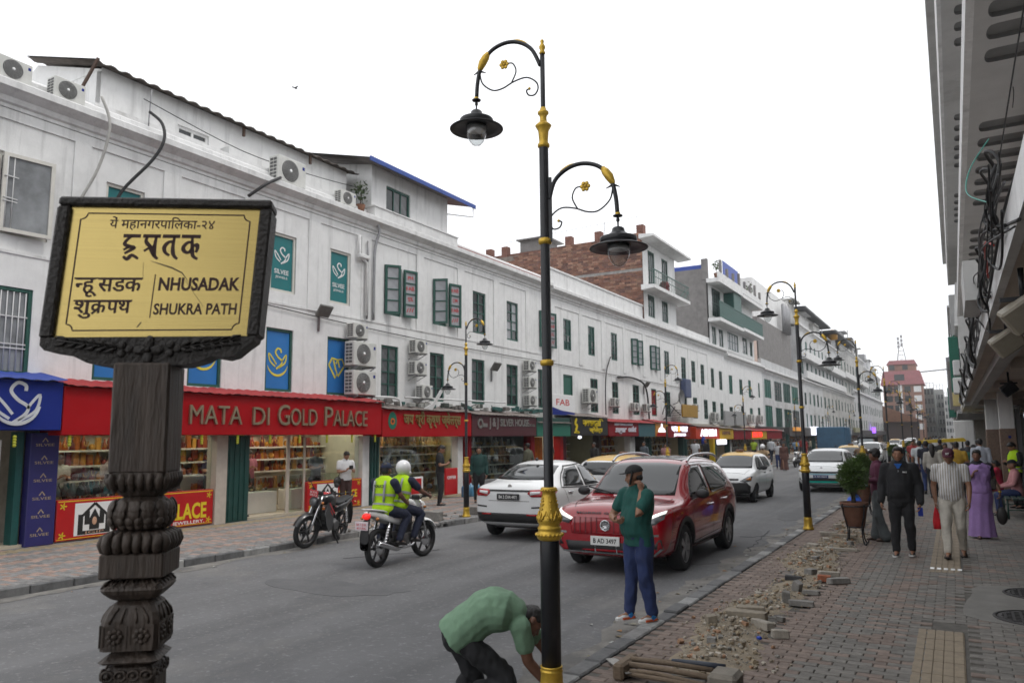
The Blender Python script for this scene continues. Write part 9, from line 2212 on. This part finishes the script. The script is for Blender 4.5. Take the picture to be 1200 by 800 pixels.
for k, (a, c, r, m, lb) in enumerate((((-2.42, 6.0, .1), (-1.62, 5.98, .09), .022, HAND, 'thick worn wooden tool handle at the front of the pile'), ((-2.4, 6.08, .12), (-1.75, 6.15, .1), .02, HAND, 'middle wooden tool handle in the pile'), ((-2.42, 6.16, .09), (-2.05, 6.2, .1), .02, HAND, 'short wooden handle at the back of the pile'), ((-2.08, 6.16, .12), (-1.66, 6.17, .13), .022, mat('blue_black_grip', (.03, .038, .055), .5, var=.2), 'handle with a dark blue grip lying on the pile'), ((-2.38, 5.92, .05), (-1.7, 5.86, .05), .018, HAND, 'lowest wooden tool handle in the pile'))):
 b = MB(); b.tube([a, tuple((x + y) / 2 + .004 for x, y in zip(a, c)), c], r, 9); b.thing('tool_handle', m, lb, 'tool handle', 'tool handles piled on the pavement')
b = MB(); b.bbox(-2.47, -2.38, 5.85, 6.22, .0, .13, .02); b.thing('timber_block', HAND, 'brown timber block under the left ends of the handles', 'timber block')
b = MB(); b.bbox(-1.72, -1.5, 5.85, 6.1, .0, .16, .03); b.thing('stone_block', CHK, 'rough tan stone at the right end of the handles', 'stone') ; bpy.data.objects['stone_block'].data.materials[0] = mat('tan_stone', (.2, .18, .15), .9, var=.25, bump=.4)
b = MB(); b.sphere((0, 0, 0), (.09, .22, .08), 10, 7); b.sphere((0, .22, .03), (.05, .07, .05), 8, 6); b.prism([(-.05, -.2), (.05, -.2), (.09, -.42), (-.09, -.42)], -.01, .01, 'z')
for s in (-1, 1): b.add([(s * .05, .12, .03), (s * .35, .1, .16), (s * .55, -.08, .1), (s * .3, -.1, .1), (s * .05, -.12, .03), (s * .05, .0, .05)], [(0, 1, 2, 3, 4, 5) if s > 0 else (5, 4, 3, 2, 1, 0)])
b.thing('bird', mat('dark_bird', (.03, .03, .032), .7, var=.2), 'small dark bird flying above the nearest rooftop', 'bird').location = (-24, 23, 17.2); bpy.data.objects['bird'].scale = (.42, .42, .42)
t = thing('red_notice_board', 'small red board leaning outside the gold shop behind the man in black', 'board', (-14.3, 20.9, 0))
MB().bbox(-.03, .03, -.35, .35, .1, .95, .01).build('board', PF, t); MB().text('OFFER', (.031, 0, .6), UY, VZ, .1, .5, .003, .02).build('board_print', WHT, t)
for k in range(3):
 b = MB(); b.lathe([(.13, 0), (.14, .04), (.14, .3), (.1, .36), (.035, .38), (.035, .43), (0, .43)], n=16); b.thing('water_jar', mat('blue_water_jar', (.06, .2, .32), .15, var=.1, spec=.8), ('left', 'middle', 'right')[k] + ' of three blue water jars outside the gold shop', 'water jar', 'blue water jars outside the gold shop').location = (-14.0, 21.3 + .32 * k, .0)
b = MB(); b.sphere((0, 0, .12), (.12, .12, .12), 14, 10); b.thing('round_lamp_ball', mat('pale_blue_ball', (.35, .45, .55), .3, var=.3, scale=6), 'pale blue ball lying in the gold shop doorway', 'ball').location = (-14.5, 20.6, .6)
# ---------------------------------------------------------------- thin city haze
b = MB(); b.box(-70, 40, -25, 430, -1.4, 31); hz = b.build('haze', [mat('city_haze', (.8, .82, .85), var=0)]); hz['kind'] = 'stuff'
m_ = MATS['city_haze']; m_.node_tree.nodes.clear()
o_ = m_.node_tree.nodes.new('ShaderNodeOutputMaterial'); v_ = m_.node_tree.nodes.new('ShaderNodeVolumePrincipled'); v_.inputs['Color'].default_value = (.86, .88, .9, 1); v_.inputs['Density'].default_value = .0006
m_.node_tree.links.new(v_.outputs[0], o_.inputs['Volume'])
bpy.data.scenes.remove(TMP)
